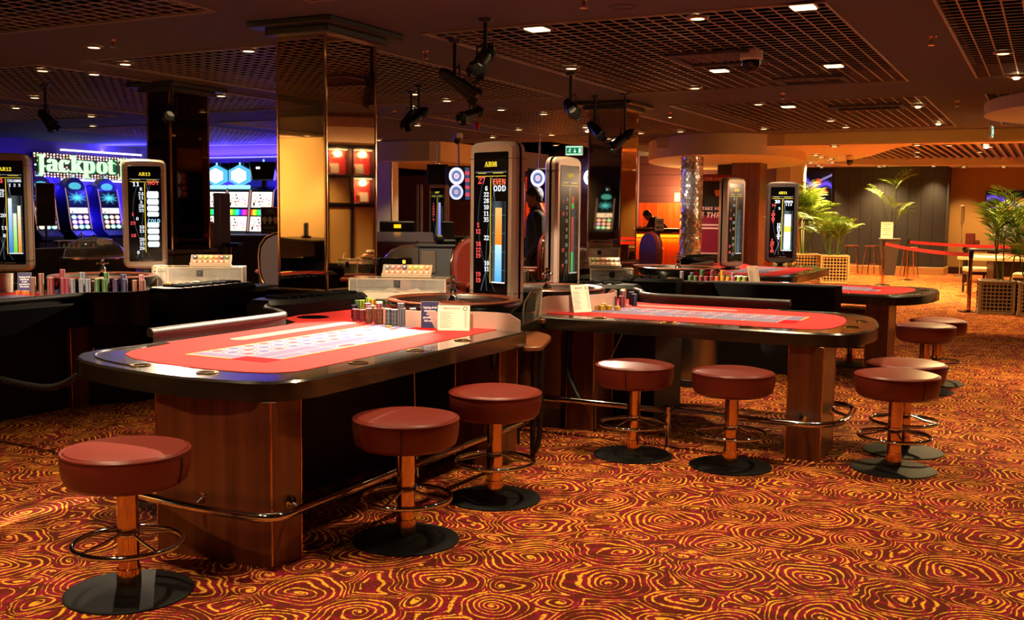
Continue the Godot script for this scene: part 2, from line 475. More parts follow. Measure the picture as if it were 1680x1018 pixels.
# ---------------------------------------------------------------- ceiling fittings
var lamp_mesh: ArrayMesh
var ring_mesh: ArrayMesh
func downlight(x: float, z: float, y: float, label: String, e: float, col := WARM, ang := 44.0, square := false) -> void:
	var t := th("downlight", label, "downlight", Vector3(x, y, z), 0, "recessed ceiling downlights")
	if square:
		pt("frame", MB.new().box(Vector3(0, -0.004, 0), Vector3(0.2, 0.012, 0.2), 0.003), M.lamp_ring, t); pt("lamp", bx(Vector3(0.16, 0.012, 0.16), 0.002, Vector3(0, -0.012, 0)), M.lamp, t)
	else:
		if lamp_mesh == null:
			lamp_mesh = lt([Vector2(0, -0.006), Vector2(0.05, -0.006), Vector2(0.055, 0.0), Vector2(0, 0.0)], 16).mesh()
			ring_mesh = lt([Vector2(0.055, -0.012), Vector2(0.085, -0.006), Vector2(0.088, 0.01), Vector2(0.055, 0.01), Vector2(0.055, -0.012)], 20).mesh()
		pt("ring", ring_mesh, M.lamp_ring, t); pt("lamp", lamp_mesh, M.lamp, t, Vector3(0, -0.004, 0))
	if e > 0: spot(t, Vector3(0, -0.03, 0), Vector3.DOWN, e, col, ang, 0.9, 0.05)
func ceiling_fittings() -> void:
	var E := 5.8
	# in view: place, what singles it out
	for p in [[-3.79, -7.78, "square downlight at the near edge of the large ceiling grille, beside its left corner", 1], [-2.48, -7.87, "round downlight near the front edge of the large ceiling grille", 0], [-1.66, -7.73, "square downlight in the front right corner of the large ceiling grille", 1],
			[-4.49, -10.03, "round downlight at the left edge of the large ceiling grille, behind two hanging spotlights", 0], [-3.14, -10.75, "downlight in the middle of the large ceiling grille, in front of the air vent", 1], [-3.84, -12.16, "downlight at the far edge of the large ceiling grille", 0], [-2.01, -10.84, "downlight right of the dome camera in the large ceiling grille", 1],
			[-3.61, -14.24, "left one of two downlights side by side in the second grille", 0], [-3.3, -14.64, "right one of two downlights side by side in the second grille", 1], [-4.53, -18.3, "downlight just above the curved tan bulkhead", 0], [-3.18, -17.07, "downlight in the middle of the second grille, nearer of two in line", 0], [-3.18, -18.42, "downlight in the middle of the second grille, farther of two in line", 0],
			[-0.48, -10.64, "round downlight in the grille at the top right, above the bright one", 0],
			[-6.79, -7.77, "oval bright downlight left of the big mirrored column's top", 0], [-5.98, -10.03, "downlight behind the hanging spotlights, right of the big mirrored column", 0], [-7.3, -11.45, "left one of three downlights in the grille right of the big mirrored column", 0], [-7.32, -12.29, "far downlight at the back edge of the grille right of the big mirrored column", 0],
			[-7.22, -13.66, "downlight in the plain ceiling strip above the roulette displays", 0], [-7.99, -14.27, "downlight at the corner of the dim grille above the roulette displays", 0], [-6.92, -14.47, "downlight left of the second mirrored column, near its top", 0],
			[-7.98, -7.02, "downlight in the plain strip in front of the blue-lit grille", 0], [-8.6, -7.96, "downlight at the near corner of the grille beside the big mirrored column", 0], [-12.75, -18.6, "downlight in front of the pale pillar at the tan bulkhead band", 0], [-9.58, -8.42, "downlight over the blue part of the ceiling left of the big column", 0], [-9.87, -7.98, "downlight at the near corner of the blue-lit grille", 0]]:
		downlight(p[0], p[1], 2.985, p[2], E, WARM, 44, p[3] == 1)
	var dim := "small downlight in the blue-violet ceiling before the slot machines"
	for p in [[-12.39, -9.88], [-13.94, -10.78], [-14.01, -12.23], [-15.62, -13.66], [-9.8, -10.67], [-14.04, -13.69]]: downlight(p[0], p[1], 2.985, dim, 1.6, WARM)
	dim = "small downlight in the dim ceiling between the second mirrored column and the tan bulkhead band"
	for p in [[-9.88, -15.6], [-10.03, -18.62], [-8.64, -17.03], [-8.64, -18.42], [-9.85, -21.23], [-7.29, -16.94], [-6.88, -18.55], [-6.06, -18.4]]: downlight(p[0], p[1], 2.985, dim, 2.2, WARM)
	for p in [[-12.5, -20.6], [-13.6, -22.6], [-12.6, -24.6], [-14.2, -25.6]]: downlight(p[0], p[1], 2.565, "small downlight under the tan bulkhead band", 5.0, WARM, 60)
	for p in [[-6.75, -20.9], [-6.55, -21.2]]: downlight(p[0], p[1], 2.595, "small downlight under the curved tan bulkhead", 3.5, WARM, 55)
	# bright gimbal spots
	for p in [[-1.68, -15.08, "bright adjustable spot in the second grille, nearer of a pair at its right edge", Vector3(0.3, -1, -0.4)], [-1.69, -17.97, "bright adjustable spot in the second grille, farther of a pair at its right edge", Vector3(0.95, -1.3, -0.05)], [-7.5, -17.5, "adjustable spot aimed at the top of the glittering column", Vector3(1.25, -1.0, -2.35)], [-0.42, -12.34, "brightest spot, at the back edge of the grille at the top right", Vector3(0.2, -1, 1.0)]]:
		var t := th("gimbal_spot", p[2], "spotlight", Vector3(p[0], 2.97, p[1]))
		pt("ring", ring_mesh, M.lamp_ring, t); pt("lamp", lt([Vector2(0, -0.03), Vector2(0.03, -0.026), Vector2(0.042, 0.01), Vector2(0, 0.01)], 16), em(Color(1, 0.86, 0.6), 16.0), t, V0, Vector3(0.3, 0, 0))
		spot(t, Vector3(0, -0.06, 0.0), p[3], 16.0 if p[0] > -5 else 9.0, WARM2 if p[0] > -5 else Color(1, 0.94, 0.88), 34 if p[0] > -5 else 9, 0.8)
	# the same lattice goes on in front of and beside the frame
	for p in [[-4.49, -3.6], [-2.48, -1.4], [-3.14, -4.3], [-3.84, -5.75], [-2.01, -4.4], [-1.9, -6.0], [-0.4, -4.2], [-0.45, -6.9], [0.9, -8.0], [-0.4, -2.0], [1.6, -5.0], [-12.0, -2.0], [-12.0, 0.5], [-10.5, 3.4], [-13.4, 3.4], [-16.0, -5.0], [2.2, 1.0], [-3.5, -2.2], [5.0, -4.0], [1.0, -11.5], [1.5, -15.0]]:
		downlight(p[0], p[1], 2.985, "round downlight in the ceiling outside the view", E, WARM, 44)
	# hanging theatre spotlights
	var SP := [[-4.74, -8.09, 0.36, Vector3(1.8, -1.79, -2.2), "black theatre spotlight on a pole, left one of the two largest", 32.0, 14.0], [-4.01, -7.31, 0.30, Vector3(0.38, -1.9, 2.7), "black theatre spotlight on a pole, right one of the two largest", 92.0, 13.5],
		[-6.83, -10.81, 0.36, Vector3(-0.6, -1.4, 2.2), "black theatre spotlight in the row of three, left one", 0.0, 12.0], [-6.07, -10.81, 0.36, Vector3(-0.85, -1.74, 4.85), "black theatre spotlight in the row of three, right one", 90.0, 8.5],
		[-4.69, -10.47, 0.36, Vector3(2.4, -1.8, 3.0), "black theatre spotlight below the left edge of the large grille", 16.0, 13.0], [-7.25, -11.3, 0.3, Vector3(0.3, -1.4, 1.6), "small black theatre spotlight beside a downlight, leftmost of the row", 0.0, 12.0],
		[-5.3, -12.6, 0.42, Vector3(2.6, -1.8, 2.1), "black spotlight in front of the second mirrored column, upper one of its cluster", 24.0, 15.0], [-4.85, -12.5, 0.55, Vector3(-0.75, -0.9, 1.0), "black spotlight in front of the second mirrored column, right one of its cluster", 9.0, 18.0],
		[-11.1, -9.0, 0.4, Vector3(2.2, -1.4, 0.6), "dim black spotlight hanging left of the jackpot sign", 0.0, 16.0], [-5.2, -2.7, 0.36, Vector3(-1.85, -1.62, -3.3), "theatre spotlight outside the view, aimed at the left-hand table", 50.0, 9.0], [-1.9, -2.4, 0.36, Vector3(-1.6, -1.8, -3.2), "theatre spotlight outside the view, aimed at the foreground wheel", 17.0, 9.0], [-2.1, -1.9, 0.36, Vector3(-2.5, -1.64, -5.1), "theatre spotlight outside the view, aimed at the sample tray behind the wheel", 55.0, 7.0], [-4.4, -1.8, 0.36, Vector3(-2.2, -1.64, -5.2), "theatre spotlight outside the view, aimed at the left-hand sample tray", 50.0, 6.0], [0.4, -3.6, 0.36, Vector3(-3.4, -1.66, -3.8), "theatre spotlight outside the view, aimed at the right-hand table", 30.0, 6.5],
		[-9.3, -9.3, 0.35, Vector3(2.4, -1.8, 3.4), "spotlight at the top left corner of the dark mirrored column", 10.0, 18.0]]
	for p in SP:
		var t := th("theatre_spotlight", p[4], "spotlight", Vector3(p[0], 3.0, p[1]))
		pt("mount", lt([Vector2(0, -0.03), Vector2(0.05, -0.03), Vector2(0.06, 0), Vector2(0, 0)], 14), M.black, t)
		pt("pole", MB.new().tube([Vector3(0, -0.02, 0), Vector3(0, -p[2] + 0.05, 0)], 0.017, 8), M.black, t)
		var dir: Vector3 = p[3].normalized(); var bs := up(V0, -dir)
		var c0 := Vector3(0, -p[2], 0)
		var can := MB.new().lathe([Vector2(0.0, 0.17), Vector2(0.03, 0.165), Vector2(0.052, 0.12), Vector2(0.052, -0.02), Vector2(0.066, -0.05), Vector2(0.066, -0.20), Vector2(0.058, -0.20), Vector2(0.05, -0.05), Vector2(0, -0.05)], 18, c0, bs)
		for k in 3: can.lathe([Vector2(0.052, 0.03 + k * 0.03), Vector2(0.06, 0.03 + k * 0.03), Vector2(0.06, 0.04 + k * 0.03), Vector2(0.052, 0.04 + k * 0.03)], 16, c0, bs)
		pt("housing", can, M.black, t)
		var sx := bs * Vector3(0.07, 0, 0)
		pt("yoke", MB.new().tube([c0 + sx, c0 + sx + Vector3(0, 0.1, 0), c0 - sx + Vector3(0, 0.1, 0), c0 - sx], 0.009, 6), M.black, t)
		var flap := MB.new()
		for k in 4: flap.box(c0 + bs * Vector3(0.07 * cos(k * PI / 2), -0.22, 0.07 * sin(k * PI / 2)), Vector3(0.075 if k % 2 else 0.004, 0.06, 0.004 if k % 2 else 0.075), 0, bs)
		pt("barn_doors", flap, M.black, t)
		pt("lens_lamp", MB.new().lathe([Vector2(0, -0.064), Vector2(0.03, -0.06), Vector2(0.052, -0.055), Vector2(0, -0.05)], 16, c0, bs), em(Color(1, 0.85, 0.6), 0.25 if p[5] > 0 else 0.02), t)
		if p[5] > 0: spot(t, c0 + dir * 0.085, dir, p[5], Color(1, 0.88, 0.74), p[6], 0.35, 0.02)
	# dome cameras, vents, sprinklers, speaker, exit signs
	for p in [[-2.55, -9.75, 3.0, "white dome security camera under the large ceiling grille", 0.15], [-10.3, -17.7, 2.99, "chrome dome security camera above the tan bulkhead band", 0.15], [-3.9, -23.2, 2.76, "small dome camera under the orange soffit", 0.12]]:
		var t := th("dome_camera", p[3], "security camera", Vector3(p[0], p[2], p[1]))
		var r: float = p[4] * 0.62
		pt("housing", lt([Vector2(0, 0), Vector2(r * 1.1, 0), Vector2(r * 1.12, -0.07), Vector2(r, -0.085), Vector2(0, -0.085)], 24), M.white, t)
		pt("dome", lt([Vector2(r * 0.95, -0.085), Vector2(r * 0.9, -0.13), Vector2(r * 0.6, -0.175), Vector2(r * 0.25, -0.195), Vector2(0, -0.198)], 24), mt(Color(0.12, 0.11, 0.11), 0.05), t)
		pt("bracket", bx(Vector3(r * 1.5, 0.02, r * 1.5), 0.005, Vector3(0, 0.01, 0)), M.white, t)
	var VN := [[-2.95, -10.0, 0.75, 0.75, "square slatted air vent in the large ceiling grille"], [-2.45, -12.0, 0.7, 0.55, "dark air vent at the far edge of the large ceiling grille"], [-2.35, -15.2, 0.9, 0.5, "slatted air vent in the second grille, lit from beside"]]
	for p in VN:
		var t := th("air_vent", p[4], "air vent", Vector3(p[0], 2.985, p[1]))
		var fr := MB.new(); var w: float = p[2]; var d: float = p[3]
		for s in [-1, 1]: fr.box(Vector3(s * w / 2, 0, 0), Vector3(0.06, 0.03, d + 0.06), 0.006); fr.box(Vector3(0, 0, s * d / 2), Vector3(w, 0.03, 0.06), 0.006)
		pt("frame", fr, M.ceil, t)
		pt("backing", bx(Vector3(w, 0.01, d), 0, Vector3(0, 0.1, 0)), M.void, t)
		var sl := bx(Vector3(0.045, 0.008, d - 0.04), 0.002).mesh()
		for k in 12: pt("slat", sl, M.ceil, t, Vector3(-w / 2 + w * (k + 0.5) / 12, 0.025, 0), Vector3(0, 0, 0.6))
	var sh := lt([Vector2(0, 0), Vector2(0.035, 0), Vector2(0.03, -0.012), Vector2(0.012, -0.02), Vector2(0.010, -0.05), Vector2(0.012, -0.055), Vector2(0.0, -0.06)], 12).mesh()
	var defl := lt([Vector2(0, -0.075), Vector2(0.028, -0.075), Vector2(0.03, -0.071), Vector2(0, -0.068)], 12).mesh()
	var spr := [[-7.55, -6.85, "sprinkler in the plain ceiling strip above the blue-lit grille"], [-5.33, -8.55, "sprinkler between the hanging spotlights and the large grille"], [-3.05, -13.2, "sprinkler in the ceiling strip behind the large grille, right one"], [-5.15, -15.1, "sprinkler between the second grille and the mirrored column"], [-0.98, -9.55, "sprinkler in the bare ceiling right of the large grille, with two small red lights"], [-1.18, -14.9, "sprinkler beyond the second grille, next to the round bulkhead"], [-10.9, -13.5, "dim sprinkler over the dark mirrored column"], [-3.0, -6.9, "sprinkler at the top edge of the view, in front of the large grille"], [-8.9, -13.4, "sprinkler left of the roulette displays"]]
	for p in spr:
		var t := th("sprinkler", p[2], "sprinkler", Vector3(p[0], 3.0, p[1]), 0, "ceiling sprinklers")
		pt("body", sh, M.bronze_chrome, t); pt("deflector", defl, M.bronze_chrome, t)
	var t2 := th("round_speaker", "flat round speaker grille in the plain ceiling at the top edge", "speaker", Vector3(-2.86, 3.0, -7.3))
	pt("ring", lt([Vector2(0, -0.004), Vector2(0.07, -0.004), Vector2(0.075, -0.012), Vector2(0.1, -0.012), Vector2(0.105, 0), Vector2(0, 0)], 24), M.ceil, t2)
	exit_sign(Vector3(-8.19, 2.68, -18.5), 0.25, "green and white emergency exit sign left of the second mirrored column")
	exit_sign(Vector3(-0.96, 2.86, -18.6), 1.55, "hanging exit sign seen edge on, below the round bulkhead on the right")
	var sm := th("smoke_alarm_beacon", "red ceiling beacon above the tan bulkhead band", "alarm", Vector3(-8.7, 3.0, -15.6))
	pt("base", lt([Vector2(0, -0.05), Vector2(0.06, -0.05), Vector2(0.065, 0), Vector2(0, 0)], 14), mt(Color(0.6, 0.05, 0.06)), sm)
	pt("lens", lt([Vector2(0, -0.13), Vector2(0.03, -0.12), Vector2(0.045, -0.05), Vector2(0, -0.05)], 14), mt(Color(0.75, 0.05, 0.08), 0.2), sm)
func exit_sign(at: Vector3, turn: float, label: String) -> void:
	var t := th("exit_sign", label, "exit sign", at, turn)
	pt("sign_box", bx(Vector3(0.34, 0.19, 0.05), 0.008), M.white, t)
	pt("lit_sign_panel", bx(Vector3(0.32, 0.17, 0.004), 0, Vector3(0, 0, 0.027)), em(Color(0.75, 1.0, 0.85), 1.1), t)
	var g := em(Color(0.02, 0.5, 0.28), 0.9)
	pt("green_sign_field", bx(Vector3(0.30, 0.115, 0.003), 0, Vector3(0, 0, 0.0305)), g, t)
	var w := em(Color(0.9, 1, 0.95), 1.2)
	var man := MB.new()   # running figure
	man.lathe([Vector2(0, -0.011), Vector2(0.011, 0), Vector2(0, 0.011)], 10, Vector3(-0.075, 0.036, 0.033))
	for s in [[-0.08, 0.022, -0.092, -0.008], [-0.092, -0.008, -0.07, -0.022], [-0.07, -0.022, -0.08, -0.045], [-0.092, -0.008, -0.112, -0.026], [-0.112, -0.026, -0.13, -0.024], [-0.08, 0.02, -0.058, 0.008], [-0.08, 0.02, -0.105, 0.012]]:
		man.tube([Vector3(s[0], s[1], 0.033), Vector3(s[2], s[3], 0.033)], 0.005, 6)
	pt("running_figure_sign", man, w, t)
	var ar := MB.new()
	ar.box(Vector3(0.015, 0.01, 0.033), Vector3(0.014, 0.05, 0.003)); ar.tri(Vector3(-0.018, -0.012, 0.034), Vector3(0.015, -0.045, 0.034), Vector3(0.048, -0.012, 0.034))
	pt("arrow_sign", ar, w, t)
	pt("door_sign", bx(Vector3(0.045, 0.085, 0.003), 0, Vector3(0.11, 0, 0.033)), w, t)
	for s in [-1, 1]: pt("hanger", MB.new().tube([Vector3(s * 0.1, 0.09, 0), Vector3(s * 0.1, 3.0 - at.y, 0)], 0.004, 6), M.steel, t)
# ---------------------------------------------------------------- columns, bulkheads, soffits
func mirrored_column(x0: float, x1: float, z0: float, z1: float, base: float, label: String, ledge: float, mir: Material = null) -> void:
	if mir == null: mir = M.mirror   # z0 is the near face
	var t := th("mirrored_column", label, "mirrored column", Vector3((x0 + x1) / 2, 0, (z0 + z1) / 2))
	t.set_meta("kind", "structure")
	var w := x1 - x0; var d := z0 - z1
	pt("core", bx(Vector3(w - 0.02, 3.0 - base, d - 0.02), 0, Vector3(0, (3.0 + base) / 2, 0)), M.void, t)
	for s in [-1, 1]:
		pt("mirror_panel", bx(Vector3(w - 0.03, 2.93 - base, 0.008), 0, Vector3(0, (2.93 + base) / 2, s * (d / 2 - 0.004))), mir, t)
		pt("mirror_panel", bx(Vector3(0.008, 2.93 - base, d - 0.03), 0, Vector3(s * (w / 2 - 0.004), (2.93 + base) / 2, 0)), mir, t)
		for q in [-1, 1]: pt("corner_strip", bx(Vector3(0.03, 2.93 - base, 0.03), 0.008, Vector3(s * (w / 2 - 0.008), (2.93 + base) / 2, q * (d / 2 - 0.008))), M.bronze_chrome, t, V0, V0)
	var cap := MB.new()
	cap.box(Vector3(0, 2.975, 0), Vector3(w + 0.34, 0.05, d + 0.34), 0.01); cap.box(Vector3(0, 2.925, 0), Vector3(w + 0.14, 0.06, d + 0.14), 0.01)
	pt("stepped_cap", cap, M.black, t)
	var pl := MB.new()
	pl.box(Vector3(0, base / 2 - 0.03, 0), Vector3(w + ledge, base - 0.06, d + ledge), 0.01)
	pt("plinth", pl, M.dark_body, t)
	pt("ledge", bx(Vector3(w + ledge + 0.06, 0.05, d + ledge + 0.06), 0.012, Vector3(0, base - 0.025, 0)), M.wood_dark, t)
func columns_and_soffits() -> void:
	mirrored_column(-5.67, -5.18, -6.82, -7.52, 0.855, "big bronze-mirrored column with chrome edges and black stepped cap", 0.1)
	mirrored_column(-5.70, -5.22, -13.36, -13.98, 0.85, "second bronze-mirrored column, behind the twin roulette displays", 0.08)
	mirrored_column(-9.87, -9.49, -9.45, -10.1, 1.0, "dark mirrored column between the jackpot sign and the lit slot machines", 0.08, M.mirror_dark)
	# oval bulkhead over the bar column
	var c := Vector2(-6.4, -22.6); var dir := Vector2(-6.4, -22.68).normalized(); var nr := Vector2(-dir.y, dir.x)
	var p := PackedVector2Array()
	for k in 64: p.append(c + dir * 3.5 * cos(TAU * k / 64) + nr * 1.66 * sin(TAU * k / 64))
	var o := st("ceiling_bulkhead", MB.new().prism(p, 2.61, 3.0, 0.0), M.plaster)
	tag(o, "curved tan bulkhead above the poster and the glittering column", "bulkhead")
	p = PackedVector2Array()
	for k in 72: p.append(Vector2(1.32, -15.6) + Vector2(cos(TAU * k / 72), sin(TAU * k / 72)) * 2.22)
	o = st("ceiling_bulkhead", MB.new().prism(p, 2.84, 3.0), M.plaster)
	tag(o, "round pale-edged bulkhead cut by the right edge of the picture", "bulkhead")
	# soffit over the lounge, open in the middle with a curved edge
	var edge := [-2.3, -20.3, -2.7, -21.05, -3.1, -22.3, -3.53, -23.67, -3.95, -24.7, -4.36, -25.62, -4.85, -26.3, -4.9, -27.0, -4.5, -27.5, -3.6, -28.1]
	var so := [-7.0, -19.8, 7.0, -19.8, 7.0, -20.3] + edge + [-0.7, -28.6, 7.0, -28.6, 7.0, -30.0, -7.0, -30.0]
	o = st("ceiling_soffit", MB.new().prism(pv(so), 2.78, 3.0), M.plaster_orange)
	tag(o, "lowered soffit with a curved opening over the lounge", "soffit")
	o = st("trim_1", bx(Vector3(11.5, 0.2, 0.03), 0, Vector3(1.25, 2.9, -19.78)), mt(Color(0.93, 0.90, 0.60), 0.8))
	tag(o, "pale olive fascia along the front of the lounge soffit", "fascia")
	var t := th("slatted_ceiling", "brown slatted ceiling inside the curved opening of the lounge soffit", "slatted ceiling", Vector3(0, 2.93, 0))
	t.set_meta("kind", "structure")
	pt("backing", MB.new().prism(pv([-7.0, -20.0, 7.0, -20.0, 7.0, -29.0, -7.0, -29.0]), 0.04, 0.06), mt(Color(0.3, 0.19, 0.13), 0.8), t)
	var ed := pv(edge)
	var x := -4.8
	while x < 6.9:
		var z0 := -20.3
		if x < -2.3:
			for i in ed.size() - 1:
				if ed[i].x >= x and ed[i + 1].x < x and ed[i].y > -26.5: z0 = lerpf(ed[i].y, ed[i + 1].y, (x - ed[i].x) / (ed[i + 1].x - ed[i].x))
		var z1 := -28.5 if x > -0.7 else (-27.3 if x < -4.3 else lerpf(-27.6, -28.5, (x + 4.3) / 3.6))
		pt("slat", bx(Vector3(0.07, 0.03, z0 - z1), 0.006), M.bar, t, Vector3(x, 0.0, (z0 + z1) / 2))
		x += 0.17
	# tan bulkhead band at the back left
	var bl := [-14.8, -19.3, -12.7, -19.3, -12.3, -19.33, -12.0, -19.42, -11.83, -19.6, -11.77, -19.9, -11.77, -30.0, -14.8, -30.0]
	o = st("ceiling_bulkhead", MB.new().prism(pv(bl), 2.58, 3.0), M.plaster_orange)
	tag(o, "tan bulkhead band with a curved corner behind the roulette displays", "bulkhead")
	# dark partition and walls of the lounge
	o = st("wall_partition", bx(Vector3(3.6, 2.8, 1.1), 0, Vector3(-4.24, 1.4, -29.45)), M.wall_dark)
	tag(o, "black-brown partition wall behind the wooden bar stools", "wall")
	for k in 12: st("panel", bx(Vector3(0.292, 2.5, 0.012), 0.004, Vector3(-5.89 + 0.3 * k, 1.45, -28.896)), M.wall_dark, o, -o.position)
	o = st("baseboard_partition", MB.new().box(Vector3(-4.24, 0.1, -28.88), Vector3(3.64, 0.2, 0.04), 0.006).box(Vector3(-2.42, 0.1, -29.42), Vector3(0.04, 0.2, 1.1), 0.006), M.wood_light)
	st("baseboard_back", bx(Vector3(9.4, 0.18, 0.03), 0, Vector3(2.3, 0.09, -29.98)), M.wood_dark)
# ---------------------------------------------------------------- roulette tables
var layout_mat: StandardMaterial3D
func layout_texture() -> void:
	var W := 896; var H := 320
	var im := Image.create(W, H, false, Image.FORMAT_RGB8)
	im.fill(Color(0.44, 0.40, 0.54))
	var red := Color(0.80, 0.30, 0.34); var blue := Color(0.34, 0.35, 0.55); var ln := Color(0.74, 0.66, 0.64)
	var reds := [1, 3, 5, 7, 9, 12, 14, 16, 18, 19, 21, 23, 25, 27, 30, 32, 34, 36]
	var oval := func(cx, cy, rx, ry, c):
		for y in range(int(cy - ry), int(cy + ry) + 1):
			for x in range(int(cx - rx), int(cx + rx) + 1):
				var e: float = pow((x - cx) / rx, 2) + pow((y - cy) / ry, 2)
				if e <= 1.0 and x >= 0 and y >= 0 and x < W and y < H: im.set_pixel(x, y, c if e < 0.72 else ln)
	var cw := 64.0; var x0 := 64.0
	for c in 12:
		for r in 3:
			oval.call(x0 + cw * (c + 0.5), 30 + r * 62.0, 22.0, 20.0, red if (c * 3 + 3 - r) in reds else blue)
	for r in 4: im.fill_rect(Rect2i(int(x0), int(r * 62) - (2 if r else 0), int(cw * 12) , 4), ln)
	for c in 13: im.fill_rect(Rect2i(int(x0 + cw * c) - 2, 0, 4, 186), ln)
	im.fill_rect(Rect2i(int(x0), 252, int(cw * 12), 4), ln)
	for c in 4: im.fill_rect(Rect2i(int(x0 + cw * 4 * c) - 2, 186, 4, 68), ln)
	for c in 7: im.fill_rect(Rect2i(int(x0 + cw * 2 * c) - 2, 252, 4, 68), ln)
	oval.call(x0 + cw * 5, 287, 44.0, 24.0, red); oval.call(x0 + cw * 7, 287, 44.0, 24.0, blue)
	im.fill_rect(Rect2i(0, 0, W, 5), Color(0.9, 0.7, 0.25)); im.fill_rect(Rect2i(0, H - 5, W, 5), Color(0.9, 0.7, 0.25)); im.fill_rect(Rect2i(0, 0, 6, H), Color(0.9, 0.7, 0.25))
	im.fill_rect(Rect2i(W - 62, 0, 62, 186), Color(0.52, 0.5, 0.66)); im.fill_rect(Rect2i(0, 186, 62, 134), Color(0.72, 0.1, 0.12)); im.fill_rect(Rect2i(W - 62, 186, 62, 134), Color(0.72, 0.1, 0.12))
	im.generate_mipmaps()
	layout_mat = mt(Color.WHITE, 0.95, 0, 0.1); layout_mat.albedo_texture = ImageTexture.create_from_image(im)
# (u, v): u runs from the curved end to the wheel, v from the players' edge to the dealer
func table(o: Vector2, du: Vector2, dv: Vector2, label: String, feet: Array, rail: Array, far := false, cab := 0.95) -> Node3D:
	var at := Vector3(o.x, 0, o.y)
	var t := th("roulette_table", label, "roulette table", at, 0, "roulette tables")
	var f2 := func(a: Array) -> PackedVector2Array:
		var q := PackedVector2Array()
		for i in range(0, a.size(), 2): q.append(du * a[i] + dv * a[i + 1])
		return q
	var L := func(u: float, v: float, y: float) -> Vector3: return Vector3(du.x * u + dv.x * v, y, du.y * u + dv.y * v)
	var outline := [0.30, -0.01, 0.17, 0.02, 0.09, 0.08, 0.045, 0.17, 0.02, 0.30, 0.0, 0.47, 0.0, 0.66, 0.025, 0.85, 0.065, 1.05, 0.12, 1.22, 0.19, 1.35, 0.29, 1.44, 0.42, 1.475, 0.6, 1.46, 0.8, 1.44]
	var rest := [1.80, 1.44, 1.98, 1.52, 2.10, 1.72, 2.4, 1.78, 3.05, 1.70, 3.2, 1.5, 3.2, 0.32, 2.6, 0.2, 2.42, 0.10, 2.30, 0.0]
	pt("rim", MB.new().prism(f2.call(outline + rest), 0.705, 0.79, 0.01), M.granite, t)
	pt("felt", MB.new().prism(f2.call([0.48, 0.16, 0.36, 0.165, 0.28, 0.22, 0.235, 0.33, 0.215, 0.5, 0.215, 0.68, 0.24, 0.88, 0.29, 1.08, 0.37, 1.22, 0.5, 1.30, 0.78, 1.33, 0.82, 1.40, 1.80, 1.40, 1.97, 1.46, 2.12, 1.68, 2.4, 1.74, 3.0, 1.66, 3.05, 1.48, 2.9, 1.3, 2.5, 1.1, 2.33, 0.8, 2.3, 0.2]), 0.785, 0.7925), M.felt, t)
	# printed layout and racetrack
	var lay := MB.new()
	lay.quad(L.call(2.12, 0.45, 0.7945), L.call(0.5, 0.45, 0.7945), L.call(0.5, 0.96, 0.7945), L.call(2.12, 0.96, 0.7945), Vector2(1, 1), Vector2(0, 0))
	pt("layout", lay, layout_mat, t)
	var rt := []
	for k in 13:
		var a := PI * k / 12.0
		rt.append_array([1.12 - 0.055 * sin(a), 1.16 - 0.055 * cos(a)])
	for k in 13:
		var a := PI * k / 12.0
		rt.append_array([2.1 + 0.055 * sin(a), 1.16 + 0.055 * cos(a)])
	pt("racetrack", MB.new().prism(f2.call(rt), 0.788, 0.7942), mt(Color(0.74, 0.50, 0.48), 0.95, 0, 0.1), t)
	# raised lip line on the rim
	var lip := []
	for q in [[0.9, 1.40], [0.55, 1.41], [0.4, 1.40], [0.28, 1.32], [0.2, 1.2], [0.14, 1.02], [0.11, 0.85]]: lip.append(L.call(q[0], q[1], 0.79))
	pt("lip", MB.new().tube(spline(lip, 4), 0.006, 6), M.granite, t)
	# cup holders
	var cup := lt([Vector2(0.028, -0.03), Vector2(0.034, 0.003), Vector2(0.046, 0.004), Vector2(0.048, 0.0), Vector2(0.036, -0.001), Vector2(0.03, -0.03), Vector2(0, -0.03)], 24).mesh()
	for q in [[0.145, 0.88], [0.135, 0.47], [0.72, 0.09], [1.23, 0.10], [1.73, 0.11]]: pt("cup_holder", cup, M.brass, t, L.call(q[0], q[1], 0.791))
	pt("drop_slot", lt([Vector2(0, 0.003), Vector2(0.07, 0.004), Vector2(0.10, 0.001), Vector2(0.11, -0.002), Vector2(0, -0.002)], 28), M.black_gloss, t, L.call(2.28, 1.57, 0.794))
	# dealer's padded arm
	var arm := spline([L.call(0.74, 1.44, 0.845), L.call(1.2, 1.44, 0.845), L.call(1.72, 1.44, 0.845), L.call(1.86, 1.475, 0.845), L.call(1.97, 1.60, 0.845), L.call(2.03, 1.74, 0.85), L.call(2.14, 1.83, 0.86)], 6)
	pt("arm_roll", MB.new().tube(arm, 0.026, 10), mt(Color(0.13, 0.09, 0.06), 0.5), t)
	var wallp := MB.new(); var r0 := PackedVector3Array(); var r1 := PackedVector3Array(); var r2 := PackedVector3Array(); var r3 := PackedVector3Array()
	for p in arm:
		var w: Vector3 = Vector3(dv.x, 0, dv.y) * 0.022
		r0.append(Vector3(p.x, 0.79, p.z) - w); r1.append(Vector3(p.x, 0.845, p.z) - w); r2.append(Vector3(p.x, 0.845, p.z) + w); r3.append(Vector3(p.x, 0.62, p.z) + w)
	wallp.grid([r0, r1]); wallp.grid([r2, r3]); wallp.grid([r1, r2]); pt("arm_board", wallp, mt(Color(0.055, 0.035, 0.032), 0.5), t)
	var pad := MB.new().prism(f2.call([2.10, 1.80, 2.2, 1.74, 3.0, 1.66, 3.12, 1.72, 3.12, 1.98, 2.3, 2.06, 2.12, 2.0]), 0.55, 0.90, 0.03)
	pt("dealer_pad", pad, M.black_pad, t)
	var ribs := MB.new()
	for k in 9: ribs.tube([L.call(2.3 + k * 0.085, 1.78 - k * 0.007, 0.905), L.call(2.3 + k * 0.085, 1.98 - k * 0.006, 0.905)], 0.014, 6)
